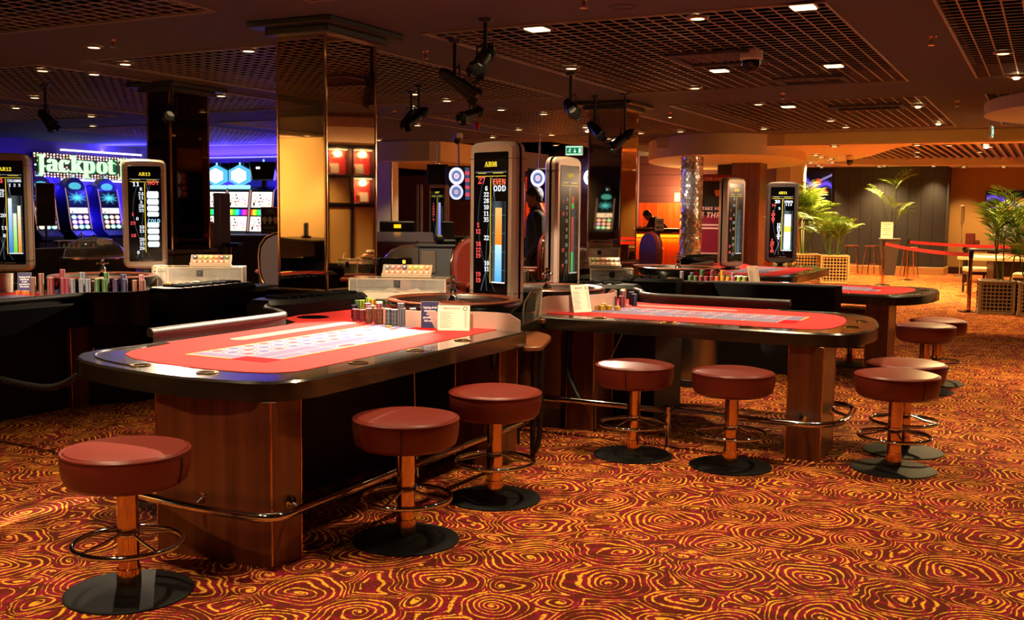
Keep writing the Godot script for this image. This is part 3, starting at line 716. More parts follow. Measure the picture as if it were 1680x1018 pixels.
	pt("pad_ribs", ribs, M.black_pad, t)
	# what it stands on
	var dark := MB.new()
	dark.prism(f2.call([cab, 0.75, cab, 1.36, 1.8, 1.36, 2.2, 1.6, 3.1, 1.6, 3.1, 0.6, 2.5, 0.6]), 0.0, 0.706)
	pt("cabinet", dark, M.dark_body, t)
	for q in feet:
		var fp := pt("pedestal", MB.new().prism(f2.call(q), 0.0, 0.706, 0.004), M.wood, t)
		var e: PackedVector2Array = f2.call(q)
		for i in e.size(): pt("corner_strip", bx(Vector3(0.007, 0.70, 0.007), 0.002, Vector3(e[i].x, 0.355, e[i].y)), M.brass, fp)
	if rail:
		var pts := []
		for q in rail: pts.append(L.call(q[0], q[1], 0.245))
		var sm := spline(pts, 6)
		var fr := pt("foot_rail", MB.new().tube(sm, 0.02, 12), M.chrome, t)
	# wheel bed
	return t
func bracket(t: Node3D, a: Vector3, b: Vector3) -> void:
	pt("rail_bracket", MB.new().tube([a, b], 0.011, 8).lathe([Vector2(0, 0), Vector2(0.03, 0), Vector2(0.028, 0.012), Vector2(0, 0.014)], 14, b, up(b, a)), M.chrome, t)
func wheel(c: Vector3, label: String) -> void:
	var t := th("roulette_bowl", label, "roulette wheel", c, 0, "roulette wheels")
	pt("bowl", lt([Vector2(0.30, -0.09), Vector2(0.40, -0.075), Vector2(0.435, -0.035), Vector2(0.445, -0.02), Vector2(0.445, -0.005), Vector2(0.43, 0.0)], 48), M.black_gloss, t)
	pt("rim", lt([Vector2(0.43, -0.006), Vector2(0.436, 0.004), Vector2(0.42, 0.012), Vector2(0.375, 0.006), Vector2(0.36, -0.01), Vector2(0.43, -0.006)], 48), M.wood, t)
	pt("ball_track", lt([Vector2(0.365, 0.0), Vector2(0.35, -0.02), Vector2(0.27, -0.05), Vector2(0.0, -0.055)], 48), M.wood_dark, t)
	var pk := MB.new()
	for k in 38: pk.box(Vector3(0.235 * cos(TAU * k / 38), -0.045, 0.235 * sin(TAU * k / 38)), Vector3(0.05, 0.012, 0.003), 0, Basis(Vector3.UP, -TAU * k / 38))
	pt("pockets", pk, M.brass, t)
	pt("rotor", lt([Vector2(0.0, -0.0), Vector2(0.05, -0.005), Vector2(0.2, -0.045), Vector2(0.205, -0.05), Vector2(0, -0.05)], 40), M.wood, t)
	var tu := lt([Vector2(0, 0.155), Vector2(0.012, 0.152), Vector2(0.017, 0.14), Vector2(0.012, 0.128), Vector2(0.008, 0.122), Vector2(0.016, 0.115), Vector2(0.016, 0.1), Vector2(0.009, 0.095), Vector2(0.01, 0.085), Vector2(0.024, 0.06), Vector2(0.026, 0.045), Vector2(0.018, 0.03), Vector2(0.022, 0.022), Vector2(0.032, 0.008), Vector2(0.04, -0.004)], 20)
	for k in 4:
		var d := Vector3(cos(k * PI / 2 + 0.4), 0, sin(k * PI / 2 + 0.4))
		tu.tube([Vector3(0, 0.107, 0), Vector3(0, 0.107, 0) + d * 0.04], 0.005, 6); tu.lathe([Vector2(0, -0.011), Vector2(0.009, -0.005), Vector2(0.009, 0.005), Vector2(0, 0.011)], 10, Vector3(0, 0.107, 0) + d * 0.045)
	pt("turret", tu, M.chrome, t)
	pt("ball", lt([Vector2(0, -0.011), Vector2(0.008, -0.008), Vector2(0.011, 0), Vector2(0.008, 0.008), Vector2(0, 0.011)], 12), M.cream, t, Vector3(-0.26, -0.03, 0.17))
func shield(t: Node3D, pts: Array, h: float, nm := "wheel_screen") -> void:   # curved frosted screen round the wheel
	var a := []; 
	var m := MB.new()
	var n := pts.size()
	var o0 := PackedVector3Array(); var o1 := PackedVector3Array(); var i0 := PackedVector3Array(); var i1 := PackedVector3Array()
	for i in n:
		var p: Vector3 = pts[i]
		var tg: Vector3 = (pts[mini(i + 1, n - 1)] - pts[maxi(i - 1, 0)]).normalized()
		var s := Vector3(-tg.z, 0, tg.x) * 0.004
		var k := minf(i, n - 1 - i) / float(n - 1)
		var hh := h * (1.0 - 0.35 * pow(clampf(1.0 - k * 14.0, 0, 1), 2))
		o0.append(p + s); o1.append(p + s + Vector3(0, hh, 0)); i0.append(p - s); i1.append(p - s + Vector3(0, hh, 0))
	m.grid([o0, o1]); m.grid([i1, i0]); m.grid([o1, i1])
	pt(nm, m, M.frosted, t)
var T := {}
func pit_tables() -> void:
	layout_texture()
	var t := table(Vector2(-2.76, -3.27), Vector2(0, -1), Vector2(-1, 0), "large roulette table in the foreground with a brightly lit red felt", [[0.075, 0.07, 0.245, 0.05, 0.245, 0.62, 0.02, 0.66], [2.08, 0.06, 2.42, 0.12, 2.42, 0.42, 2.08, 0.36]], [[0.0, 0.74], [-0.022, 0.52], [-0.028, 0.30], [-0.02, 0.12], [0.005, 0.03], [0.07, -0.008], [0.25, -0.005], [1.2, 0.0], [2.32, 0.005]])
	bracket(t, Vector3(-0.42, 0.245, 0.0), Vector3(-0.42, 0.27, -0.06)); bracket(t, Vector3(0.01, 0.245, -0.16), Vector3(-0.055, 0.27, -0.17))
	bracket(t, Vector3(0.0, 0.245, -2.2), Vector3(-0.09, 0.26, -2.2))
	var arc := []
	for k in 13: 
		var a := lerpf(-2.75, -0.75, k / 12.0)
		arc.append(Vector3(-0.71 + 0.53 * cos(a), 0.79, -2.65 - 0.53 * sin(a)))
	arc.append_array([Vector3(-0.2, 0.79, -2.3), Vector3(-0.1, 0.79, -2.27), Vector3(-0.02, 0.79, -2.26)])
	shield(t, arc, 0.105)
	T.t1 = t
	wheel(Vector3(-3.47, 0.925, -5.92), "roulette wheel with chrome turret on the large foreground table")
	wheel_stand(t, Vector3(-0.71, 0, -2.65))
	t = table(Vector2(-0.97, -6.45), Vector2(-1, 0), Vector2(0, -1), "roulette table on the right behind three bar stools, with polished rounded end", [[0.22, 0.0, 0.22, 0.40, 0.43, 0.40, 0.43, 0.0], [1.78, 0.14, 1.78, 0.5, 1.98, 0.5, 1.98, 0.14]], [[0.40, 0.60], [0.30, 0.70], [0.20, 0.69], [0.13, 0.58], [0.105, 0.38], [0.105, 0.16], [0.14, 0.0], [0.24, -0.10], [0.40, -0.118], [1.2, -0.09], [2.25, -0.06]], false, 1.55)
	bracket(t, Vector3(-0.33, 0.245, 0.115), Vector3(-0.33, 0.27, 0.005)); bracket(t, Vector3(-0.12, 0.245, -0.3), Vector3(-0.21, 0.27, -0.3))
	bracket(t, Vector3(-2.15, 0.245, 0.06), Vector3(-2.15, 0.27, -0.18))
	pt("rail_post", MB.new().lathe([Vector2(0, 0), Vector2(0.026, 0), Vector2(0.026, 0.01), Vector2(0.017, 0.012), Vector2(0.017, 0.22), Vector2(0.03, 0.235), Vector2(0.03, 0.27), Vector2(0, 0.28)], 16, Vector3(-1.16, 0, 0.085)), M.chrome, t)
	arc = [Vector3(-2.14, 0.79, -0.03), Vector3(-2.16, 0.79, -0.12), Vector3(-2.18, 0.79, -0.26)]
	for k in 13:
		var a := lerpf(0.75, -0.9, k / 12.0)
		arc.append(Vector3(-2.45 + 0.53 * cos(a), 0.79, -0.80 + 0.53 * sin(a)))
	shield(t, arc, 0.12)
	wheel(Vector3(-3.42, 0.925, -7.25), "roulette wheel behind the leaning rules card on the right-hand table")
	wheel_stand(t, Vector3(-2.45, 0, -0.80))
	T.t2 = t
	t = table(Vector2(-0.93, -11.25), Vector2(-1, 0), Vector2(0, 1), "third roulette table with its black dealer side towards the viewer", [[0.36, 0.7, 0.36, 1.2, 0.56, 1.2, 0.56, 0.7]], [])
	pt("front_panel", MB.new().prism(pv([-0.8, 1.47, -0.8, 1.5, -2.2, 1.56, -2.2, 1.47]), 0.62, 0.86, 0.01), M.black_pad, t)
	wheel(Vector3(-3.56, 0.925, -10.85), "roulette wheel on the third table, turret standing before the glittering column")
	wheel_stand(t, Vector3(-2.63, 0, 0.40))
	T.t3 = t
	t = table(Vector2(-7.85, -3.65), Vector2(0, -1), Vector2(1, 0), "roulette table at the left edge with tall chip stacks, black underside towards the viewer", [[1.73, 1.2, 1.73, 1.41, 1.93, 1.41, 1.93, 1.2]], [])
	pt("front_panel", MB.new().prism(pv([1.42, -1.0, 1.50, -1.0, 1.52, -1.85, 1.42, -1.85]), 0.62, 0.80, 0.01), M.black_pad, t)
	wheel(Vector3(-7.15, 0.925, -6.32), "roulette wheel with blue-lit rim on the left-hand table")
	wheel_stand(t, Vector3(0.70, 0, -2.67))
	T.t0 = t
	# tables of the pits beyond
	t = table(Vector2(-15.3, -9.7), Vector2(0, -1), Vector2(1, 0), "far roulette table under the slot machines, between the two left displays", [[0.3, 0.5, 0.3, 1.2, 0.6, 1.2, 0.6, 0.5]], [], true)
	wheel(Vector3(-14.75, 0.925, -12.6), "dim roulette wheel with black rim between the far-left display and yellow chips")
	t = table(Vector2(-2.62, -12.05), Vector2(0, -1), Vector2(-1, 0), "roulette table corner with dark rim behind the AR11 display", [[0.25, 0.2, 0.25, 0.5, 0.5, 0.5, 0.5, 0.2]], [], true)
	t = table(Vector2(-10.6, -1.2), Vector2(1, 0), Vector2(0, -1), "roulette table behind the viewer's left, seen only in mirrors", [[0.3, 0.5, 0.3, 1.2, 0.6, 1.2, 0.6, 0.5]], [], true)
func wheel_stand(t: Node3D, c: Vector3) -> void:
	pt("wheel_bed", MB.new().lathe([Vector2(0.33, 0.79), Vector2(0.36, 0.80), Vector2(0.33, 0.83), Vector2(0, 0.83), Vector2(0, 0.79)], 36, c), M.black, t)
# ---------------------------------------------------------------- stools
func stool(at: Vector3, turn: float, label: String) -> void:
	if not M.has("stool"):
		var s := th("bar_stool", label, "bar stool", V0, 0, "maroon bar stools")
		s.set_meta("stem", "bar_stool")
		var c := MB.new().lathe([Vector2(0, 0.428), Vector2(0.16, 0.43), Vector2(0.205, 0.437), Vector2(0.228, 0.455), Vector2(0.238, 0.49), Vector2(0.242, 0.53), Vector2(0.2405, 0.558), Vector2(0.236, 0.566)], 56)
		c.lathe([Vector2(0.236, 0.564), Vector2(0.225, 0.575), Vector2(0.18, 0.585), Vector2(0.1, 0.59), Vector2(0, 0.592)], 56)
		var cu := pt("cushion", c, M.leather, s)
		pt("piping", lt([Vector2(0.236, 0.559), Vector2(0.2425, 0.5605), Vector2(0.2435, 0.566), Vector2(0.2395, 0.571), Vector2(0.234, 0.571), Vector2(0.232, 0.565), Vector2(0.236, 0.559)], 56), M.leather, cu)
		pt("seam", MB.new().tube([Vector3(0.2435, 0.555, 0.02), Vector3(0.2445, 0.53, 0.02), Vector3(0.2405, 0.49, 0.02), Vector3(0.229, 0.452, 0.02)], 0.0025, 6), M.leather_dark, cu)
		pt("mount_plate", lt([Vector2(0, 0.415), Vector2(0.07, 0.418), Vector2(0.09, 0.432), Vector2(0, 0.432)], 24), M.black, s)
		pt("pole", lt([Vector2(0.0405, 0.03), Vector2(0.0405, 0.42), Vector2(0, 0.42)], 28), M.bronze_chrome, s)
		pt("lower_sleeve", lt([Vector2(0.046, 0.015), Vector2(0.046, 0.10), Vector2(0.0405, 0.102)], 28), M.bronze_chrome, s)
		pt("collar", lt([Vector2(0.0405, 0.228), Vector2(0.045, 0.231), Vector2(0.045, 0.252), Vector2(0.0405, 0.255)], 28), M.chrome, s)
		var ring := []
		for k in 48: ring.append(Vector3(0.205 * cos(TAU * k / 48), 0.20, 0.205 * sin(TAU * k / 48)))
		var fr := pt("foot_ring", MB.new().tube(ring, 0.0115, 10, true), M.chrome, s)
		for k in 4:
			var d := Vector3(cos(k * PI / 2 + 0.5), 0, sin(k * PI / 2 + 0.5))
			pt("spoke", MB.new().tube([d * 0.04 + Vector3(0, 0.236, 0), d * 0.12 + Vector3(0, 0.215, 0), d * 0.2 + Vector3(0, 0.20, 0)], 0.0065, 8), M.chrome, fr)
		pt("base", lt([Vector2(0, 0.03), Vector2(0.055, 0.026), Vector2(0.15, 0.018), Vector2(0.155, 0.0165), Vector2(0.235, 0.010), Vector2(0.244, 0.006), Vector2(0.244, 0.0)], 56), M.base_black, s)
		M.stool = s
		s.position = at; s.rotation.y = turn
		return
	copy(M.stool, label, at, turn)
func stools() -> void:
	stool(Vector3(-3.145, 0, -2.87), 0.3, "nearest bar stool, bottom left, with maroon seat half in bright light")
	stool(Vector3(-2.56, 0, -3.95), -1.0, "maroon bar stool at the long side of the foreground table, the nearer of two")
	stool(Vector3(-2.535, 0, -4.76), 0.9, "maroon bar stool at the long side of the foreground table, the farther of two")
	stool(Vector3(-2.253, 0, -6.06), -1.35, "left one of two maroon bar stools in front of the right-hand table")
	stool(Vector3(-1.642, 0, -6.08), 0.2, "right one of two maroon stools before the right-hand table, beside its wooden pedestal")
	stool(Vector3(-0.77, 0, -6.49), -0.7, "front bar stool at the rounded end of the right-hand table")
	stool(Vector3(-0.78, 0, -7.02), 1.9, "bar stool mostly hidden behind the front one at the rounded table end")
	stool(Vector3(-0.92, 0, -9.55), 2.4, "front one of two far bar stools by the third table")
	stool(Vector3(-0.87, 0, -10.1), 0.7, "rear one of two far bar stools by the third table, half in shade")
	stool(Vector3(-7.75, 0, -5.95), 0.7, "bar stool glimpsed beneath the left-hand table, chrome pole lit")
	stool(Vector3(-1.75, 0, -10.9), 1.0, "bar stool showing only its base between the right-hand table and third table")
# ---------------------------------------------------------------- roulette number displays
func screen_tex(kind: int) -> ImageTexture:
	var W := 132; var H := 408
	var im := Image.create(W, H, false, Image.FORMAT_RGB8)
	im.fill(Color(0.006, 0.006, 0.010))
	for y in H:
		var f := float(y) / H
		for c in [[0.30 + 0.34 * sin(f * 3.0 + 0.4), 0.5], [0.85 - 0.75 * f * (1.6 - f), 0.35], [0.12 + 0.6 * pow(f - 0.45, 2) * 3.0, 0.3]]:
			for d in range(-3, 4):
				var x: int = int(c[0] * W) + d
				if x >= 0 and x < W and y > 52:
					var k: float = c[1] * (1.0 - absf(d) / 3.6)
					im.set_pixel(x, y, im.get_pixel(x, y).lerp(Color(0.75, 0.8, 0.85), k))
	var mid := int(W * 0.5)
	if kind != 1:      # pale panel behind the bars
		for y in range(128, 382):
			for x in range(mid + 5, W - 3):
				var g := 0.10 + 0.38 * absf(sin((x - mid) * 0.06)) * (0.4 + 0.6 * float(y) / H)
				im.set_pixel(x, y, Color(g * 0.86, g * 0.97, g * 1.02))
		for y in [170, 226, 284, 340]: im.fill_rect(Rect2i(mid + 5, y, W - mid - 8, 1), Color(0.5, 0.56, 0.56))
		for b in {0: [[15, 27, 148, 262, Color(1.0, 0.52, 0.12), Color(1, 0.75, 0.45)], [15, 27, 262, 376, Color(0.35, 0.7, 1.0), Color(0.8, 0.95, 1)]],
				2: [[2, 15, 140, 376, Color(0.2, 0.5, 0.85), Color(0.95, 0.98, 1)], [20, 14, 205, 376, Color(0.45, 0.85, 0.2), Color(0.95, 1, 0.9)], [38, 13, 172, 376, Color(0.95, 0.55, 0.15), Color(1, 0.97, 0.9)]],
				3: [[10, 38, 150, 225, Color(1, 0.95, 0.85), Color(1, 1, 1)], [10, 38, 225, 262, Color(1.0, 0.75, 0.2), Color(1, 0.8, 0.3)], [10, 38, 262, 312, Color(0.95, 1, 0.8), Color(1, 1, 1)], [10, 38, 312, 372, Color(0.7, 0.95, 1), Color(0.9, 1, 1)]],
				4: [[8, 20, 90, 140, Color(0.8, 0.25, 0.2), Color(0.8, 0.3, 0.2)], [8, 20, 118, 136, Color(0.3, 0.8, 0.3), Color(0.4, 0.9, 0.4)], [10, 14, 168, 300, Color(0.9, 0.22, 0.2), Color(1, 0.35, 0.3)], [10, 14, 300, 376, Color(0.35, 0.9, 0.35), Color(0.4, 1, 0.4)]],
				5: [[8, 26, 100, 376, Color(0.45, 0.5, 1.0), Color(0.75, 0.7, 0.85)]], 6: []}[kind]:
			for y in range(b[2], b[3]):
				var f: float = float(y - b[2]) / (b[3] - b[2])
				var c: Color = (b[5] as Color).lerp(b[4], f)
				for x in range(mid + 5 + b[0], mid + 5 + b[0] + b[1]): im.set_pixel(mini(x, W - 1), y, c)
		im.fill_rect(Rect2i(mid + 6, 377, W - mid - 12, 4), Color.WHITE)
	else:
		for b in [[94, 128], [131, 158], [162, 188], [191, 214], [240, 266], [270, 296], [300, 326], [331, 358]]:
			im.fill_rect(Rect2i(mid + 12, b[0], W - mid - 22, b[1] - b[0]), Color(0.95, 0.98, 1)); im.fill_rect(Rect2i(mid + 9, b[0] + 4, W - mid - 16, b[1] - b[0] - 8), Color(0.95, 0.98, 1))
			for k in 6: im.fill_rect(Rect2i(mid + 18 + k * 5, int((b[0] + b[1]) / 2.0) - 2 + k % 2 * 2, 3, 3), Color(1.0, 0.75, 0.7) if b[0] < 220 else Color(0.7, 0.85, 0.95))
	im.fill_rect(Rect2i(4, 50, W - 8, 2), Color(1.0, 0.85, 0.25)); im.fill_rect(Rect2i(2, 36, W - 4, 5), Color(0.35, 0.34, 0.33))
	for k in 7: im.fill_rect(Rect2i(14 + k * 5, 40, 3, 3), Color(1, 0.9, 0.3)); im.fill_rect(Rect2i(76 + k * 6, 40, 4, 3), Color(1, 0.9, 0.3))
	im.fill_rect(Rect2i(mid - 1, 56, 3, 326), Color(1.0, 0.82, 0.2))
	im.generate_mipmaps()
	return ImageTexture.create_from_image(im)
var frame_mesh: ArrayMesh
var gap_mesh: ArrayMesh
const UPR := Basis(Vector3(1, 0, 0), Vector3(0, 0, 1), Vector3(0, -1, 0))
func display(at: Vector3, turn: float, label: String, title: String, kind: int, nums: Array, bright := 1.0, foot := 0.8, mat: Material = null, h := 1.12) -> void:
	if mat == null: mat = M.frame
	var t := th("number_display", label, "roulette display", at, turn, "roulette number displays")
	if frame_mesh == null:
		var p := PackedVector2Array()
		var q := rrect(0.44, 1.12, 0.055, 6)
		for v in q: p.append(v + Vector2(0, signf(v.y) * 0.014 * (1.0 - pow(v.x / 0.22, 2)) if absf(v.y) > 0.5 else 0.0))
		# arch the long straight ends
		var pp := PackedVector2Array()
		for i in p.size():
			pp.append(p[i])
			var nx := p[(i + 1) % p.size()]
			if absf(p[i].x - nx.x) > 0.2:
				for k in range(1, 8):
					var v := q[i].lerp(q[(i + 1) % q.size()], k / 8.0)
					pp.append(v + Vector2(0, signf(v.y) * 0.014 * (1.0 - pow(v.x / 0.22, 2))))
		frame_mesh = MB.new().prism(pp, 0.011, 0.062, 0.022, true, Transform3D(UPR, V0)).mesh()
		var sm := PackedVector2Array()
		for v in pp: sm.append(v * Vector2(0.92, 0.97))
		gap_mesh = MB.new().prism(sm, -0.012, 0.012, 0.0, true, Transform3D(UPR, V0)).mesh()
	var cy := 0.56
	pt("front_shell", frame_mesh, mat, t, Vector3(0, cy, 0)); pt("rear_shell", frame_mesh, mat, t, Vector3(0, cy, 0), Vector3(0, PI, 0))
	pt("seam_band", gap_mesh, M.black, t, Vector3(0, cy, 0))
	if not M.has("joint"): M.joint = MB.new().box(V0, Vector3(0.4425, 0.004, 0.10)).box(V0, Vector3(0.402, 0.004, 0.1255)).mesh()
	for y in [1.014, 0.095]: pt("joint_line", M.joint, M.black, t, Vector3(0, y, 0))
	var gl := MB.new().prism(rrect(0.33, 1.0, 0.012, 3), 0.06, 0.064, 0.001, true, Transform3D(UPR, V0))
	pt("glass", gl, M.black_gloss, t, Vector3(0, cy, 0))
	pt("rear_glass", gl, M.black_gloss, t, Vector3(0, cy, 0), Vector3(0, PI, 0))
	var sc := mt(Color(0.01, 0.01, 0.01), 0.15); sc.emission_enabled = true
	sc.emission_texture = screen_tex(kind); sc.emission = Color.WHITE; sc.emission_operator = BaseMaterial3D.EMISSION_OP_MULTIPLY; sc.emission_energy_multiplier = 1.15 * bright
	var m := MB.new(); m.quad(Vector3(-0.155, 0.10, 0.0648), Vector3(0.155, 0.10, 0.0648), Vector3(0.155, 1.008, 0.0648), Vector3(-0.155, 1.008, 0.0648))
	pt("screen", m, sc, t)
	var by := {}
	for q in nums:
		var key: String = q[3]
		if not by.has(key): by[key] = MB.new()
		var tm := text(q[2], q[4] * (1.0 if q.size() > 5 else 0.9), sans if q.size() > 5 else serif, 0.001)
		by[key].add(tm, Transform3D(Basis().scaled(Vector3(q[5] if q.size() > 5 else 1.05, 1, 1)), Vector3(q[0], cy + q[1], 0.0655)))
	by["y"] = by.get("y", MB.new()); by["y"].add(text(title, 0.033, serif, 0.001), Transform3D(Basis(), Vector3(0, cy + 0.415, 0.0655)))
	var cols := {"w": Color(0.95, 0.97, 1), "r": Color(1.0, 0.32, 0.30), "y": Color(1.0, 0.85, 0.2), "o": Color(1.0, 0.42, 0.25), "b": Color(0.65, 0.88, 1.0), "k": Color(0.6, 0.62, 0.66)}
	for k in by: pt("screen_lettering", by[k], em(cols[k], 1.25 * bright), t)
	pt("maker_mark", MB.new().box(Vector3(0.02, 0, 0), Vector3(0.11, 0.008, 0.0006)).lathe([Vector2(0.011, 0), Vector2(0.009, 0.001), Vector2(0.011, 0)], 14, Vector3(-0.06, 0, 0), UPR), mt(Color(0.5, 0.45, 0.4)), t, Vector3(0, 0.072, 0.065))
	if foot > 0.0:
		pt("stand", MB.new().box(Vector3(0, -foot / 2, 0), Vector3(0.07, foot, 0.05), 0.008).box(Vector3(0, 0.0, 0), Vector3(0.14, 0.05, 0.08), 0.01).box(Vector3(0, -foot + 0.01, 0), Vector3(0.22, 0.02, 0.16), 0.006), M.black, t)
func num_col(a: Array, x: float, ys: Array, col: String, h := 0.034) -> Array:
	var o := []
	for i in a.size(): o.append([x, ys[i], str(a[i]), col, h])
	return o
func displays() -> void:
	# heights in metres from the middle of the display
	var n := [[-0.085, 0.305, "27", "r", 0.05]]
	n += num_col([6, 22, 28, 10, 11, 35], -0.04, [0.25, 0.208, 0.165, 0.121, 0.077, 0.035], "w"); n += num_col([5, 12], -0.118, [-0.005, -0.048], "r"); n += num_col([22], -0.035, [-0.091], "w")
	n += num_col([18, 12, 19], -0.116, [-0.135, -0.177, -0.217], "r"); n += num_col([10, 11], -0.032, [-0.267, -0.307], "w"); n += num_col([19, 19], -0.115, [-0.348, -0.389], "r")
	n += [[0.083, 0.295, "EVEN", "o", 0.04, 0.88], [0.086, 0.25, "ODD", "w", 0.04, 1.0]]
	display(Vector3(-3.44, 0.85, -6.46), -0.28, "large roulette display headed AR08 in the middle of the room", "AR08", 0, n, 1.0, 0.10)
	n = num_col([14, 28, 20, 5, 31, 8, 25, 16, 2, 33], -0.05, [0.3, 0.22, 0.15, 0.1, 0.04, -0.03, -0.09, -0.16, -0.24, -0.3], "k", 0.03) + num_col([7, 36, 12, 9], -0.11, [0.2, 0.1, -0.2, -0.33], "r", 0.03)
	display(Vector3(-3.66, 0.83, -8.05), 1.50, "roulette display beside AR08, turned away and seen almost edge on", "AR09", 4, n, 0.5, 0.2)
	n = [[-0.06, 0.305, "14", "r", 0.05], [-0.125, 0.262, "5", "r", 0.03]] + num_col([29, 22], -0.04, [0.205, 0.165], "w", 0.036) + num_col([5, 19, 7, 34, 1], -0.125, [0.12, 0.075, 0.03, -0.01, -0.1], "r", 0.034) + num_col([20], -0.03, [-0.03], "w", 0.036) + num_col([11, 8], -0.025, [-0.15, -0.225], "w", 0.036) + num_col([7, 9, 3, 12], -0.12, [-0.14, -0.25, -0.3, -0.34], "r", 0.034)
	n += [[0.083, 0.305, "COLUMNS", "w", 0.026, 0.72], [0.04, 0.262, "1", "w", 0.03], [0.083, 0.262, "2", "w", 0.03], [0.126, 0.262, "3", "w", 0.03]]
	display(Vector3(-9.04, 0.885, -6.87), 0.62, "roulette display headed AR12 at the left edge of the picture", "AR12", 2, n, 1.0, 0.15)
	n = [[-0.085, 0.31, "11", "w", 0.05]] + num_col([8, 24, 11, 3, 28, 33], -0.037, [0.258, 0.21, 0.167, 0.12, 0.08, 0.035], "w", 0.036) + num_col([1, 23], -0.122, [-0.007, -0.098], "r", 0.036) + num_col([0], -0.078, [-0.052], "w", 0.036) + num_col([10, 13], -0.035, [-0.14, -0.182], "w", 0.036) + num_col([18], -0.12, [-0.228], "r", 0.036) + num_col([20, 13, 26], -0.035, [-0.27, -0.315, -0.362], "w", 0.036) + num_col([0], -0.075, [-0.406], "w", 0.036)
	n += [[0.085, 0.325, "HOT", "r", 0.04, 1.0], [0.087, -0.074, "COLD", "b", 0.04, 0.85]]
	display(Vector3(-8.55, 0.88, -8.13), 0.86, "roulette display headed AR13 with HOT and COLD lists", "AR13", 1, n, 1.0, 0.88)
	n = [[-0.07, 0.29, "30", "w", 0.05], [-0.12, 0.24, "14", "r", 0.036], [-0.04, 0.195, "3", "w", 0.036]] + num_col([1, 23, 5, 12, 3], -0.122, [0.15, 0.11, 0.075, 0.045, 0.01], "r", 0.036) + num_col([15, 26, 13, 8, 20, 6], -0.04, [-0.03, -0.07, -0.11, -0.15, -0.19, -0.225], "w", 0.036) + num_col([1, 19, 27, 5, 32], -0.124, [-0.25, -0.29, -0.33, -0.37, -0.41], "r", 0.036) + [[0.085, 0.29, "STREETS", "w", 0.03, 0.7], [0.085, 0.25, "1 2 3", "w", 0.032, 0.9]]
	display(Vector3(-3.43, 0.835, -15.05), 0.28, "roulette display headed AR11 on a black post before the palm", "AR11", 3, n, 1.8, 0.35, M.frame_grey)
	n = num_col([9, 20, 4, 28, 15, 33, 22, 11], -0.05, [0.3, 0.22, 0.1, 0.0, -0.08, -0.2, -0.28, -0.4], "k", 0.036) + num_col([7, 14, 3, 21, 36], -0.12, [0.15, 0.05, -0.1, -0.3, -0.38], "r", 0.034)
	display(Vector3(-3.68, 0.835, -13.34), 1.25, "roulette display turned aside, in front of the maroon poster", "AR10", 6, n, 0.8, 0.045)
	display(Vector3(-10.75, 0.88, -17.05), 2.13, "far roulette display seen exactly edge on, glowing top corner", "AR06", 6, [], 0.7, 0.2)
	display(Vector3(-10.4, 0.88, -17.2), -0.2, "far roulette display with a violet bar, left of AR08", "AR07", 5, num_col([5, 12, 19, 23, 30, 7, 14], -0.09, [0.2, 0.15, 0.1, 0.05, 0.0, -0.05, -0.1], "r", 0.036), 0.8, 0.2)
# ---------------------------------------------------------------- chips, cards, boxes on the tables
var chip_tex: ImageTexture
func chip_mat(c: Color) -> StandardMaterial3D:
	if chip_tex == null:
		var im := Image.create(96, 96, false, Image.FORMAT_RGB8)
		for y in 96:
			for x in 96:
				var a := float((x + int(6.0 * sin(y * 0.35 + floorf(y / 4.0) * 1.7))) % 16)
				var k := 1.0 if a > 5 else 0.35
				if y % 4 == 0: k *= 0.55
				im.set_pixel(x, y, Color(k, k, k) if a > 5 else Color(0.62, 0.58, 0.52).lerp(Color(k, k, k), 0.45))
		im.generate_mipmaps()
		chip_tex = ImageTexture.create_from_image(im)
	var key := "chip" + c.to_html()
	if not M.has(key):
		M[key] = mt(c, 0.55); M[key].albedo_texture = chip_tex
	return M[key]
func chip_stack(x: float, z: float, y: float, h: float, c: Color, label: String, group: String, spare := 0.0) -> void:
	var t := th("chip_stack", label, "chip stack", Vector3(x, y, z), rng.randf() * 6.0, group)
	var key := "stack%.3f" % h
	if not M.has(key):
		var pr := [Vector2(0, 0)]
		var n := maxi(1, int(round(h / 0.0036)))
		for k in n:
			var y0 := h * k / n; var y1 := h * (k + 1) / n
			pr.append_array([Vector2(0.0202, y0), Vector2(0.021, y0 + 0.0006), Vector2(0.021, y1 - 0.0006), Vector2(0.0202, y1)])
		pr.append(Vector2(0, h))
		var m := MB.new()
		var rows := []
		for p in pr:
			var row := PackedVector3Array()
			for k in 18: row.append(Vector3(p.x * cos(TAU * k / 18), p.y, -p.x * sin(TAU * k / 18)))
			rows.append(row)
		m.grid(rows.slice(1, rows.size() - 1), true, -1)
		m.lathe([Vector2(0.0202, h), Vector2(0.016, h + 0.0004), Vector2(0, h)], 18)
		M[key] = m.mesh()
	pt("chips", M[key], chip_mat(c), t)
	var top := c.lerp(Color.WHITE, 0.35)
	pt("top_face", lt([Vector2(0.0205, 0), Vector2(0.0205, 0.002), Vector2(0, 0.0021), Vector2(0, 0)], 18), mt(top, 0.5), t, Vector3(0, h, 0))
const MAROON := Color(0.48, 0.12, 0.18)
const NAVY := Color(0.10, 0.10, 0.28)
const BROWN := Color(0.48, 0.30, 0.20)
const BLUEG := Color(0.42, 0.44, 0.48)
const GREEN := Color(0.18, 0.38, 0.12)
const YELLOW := Color(0.85, 0.62, 0.10)
const ORANGE := Color(0.85, 0.40, 0.10)
const PINK := Color(0.65, 0.38, 0.42)
const LIME := Color(0.55, 0.72, 0.20)
func cname(c: Color) -> String: return {MAROON: "maroon", NAVY: "navy", BROWN: "brown", BLUEG: "grey-blue", GREEN: "green", YELLOW: "yellow", ORANGE: "orange", PINK: "pink", LIME: "lime green"}[c]
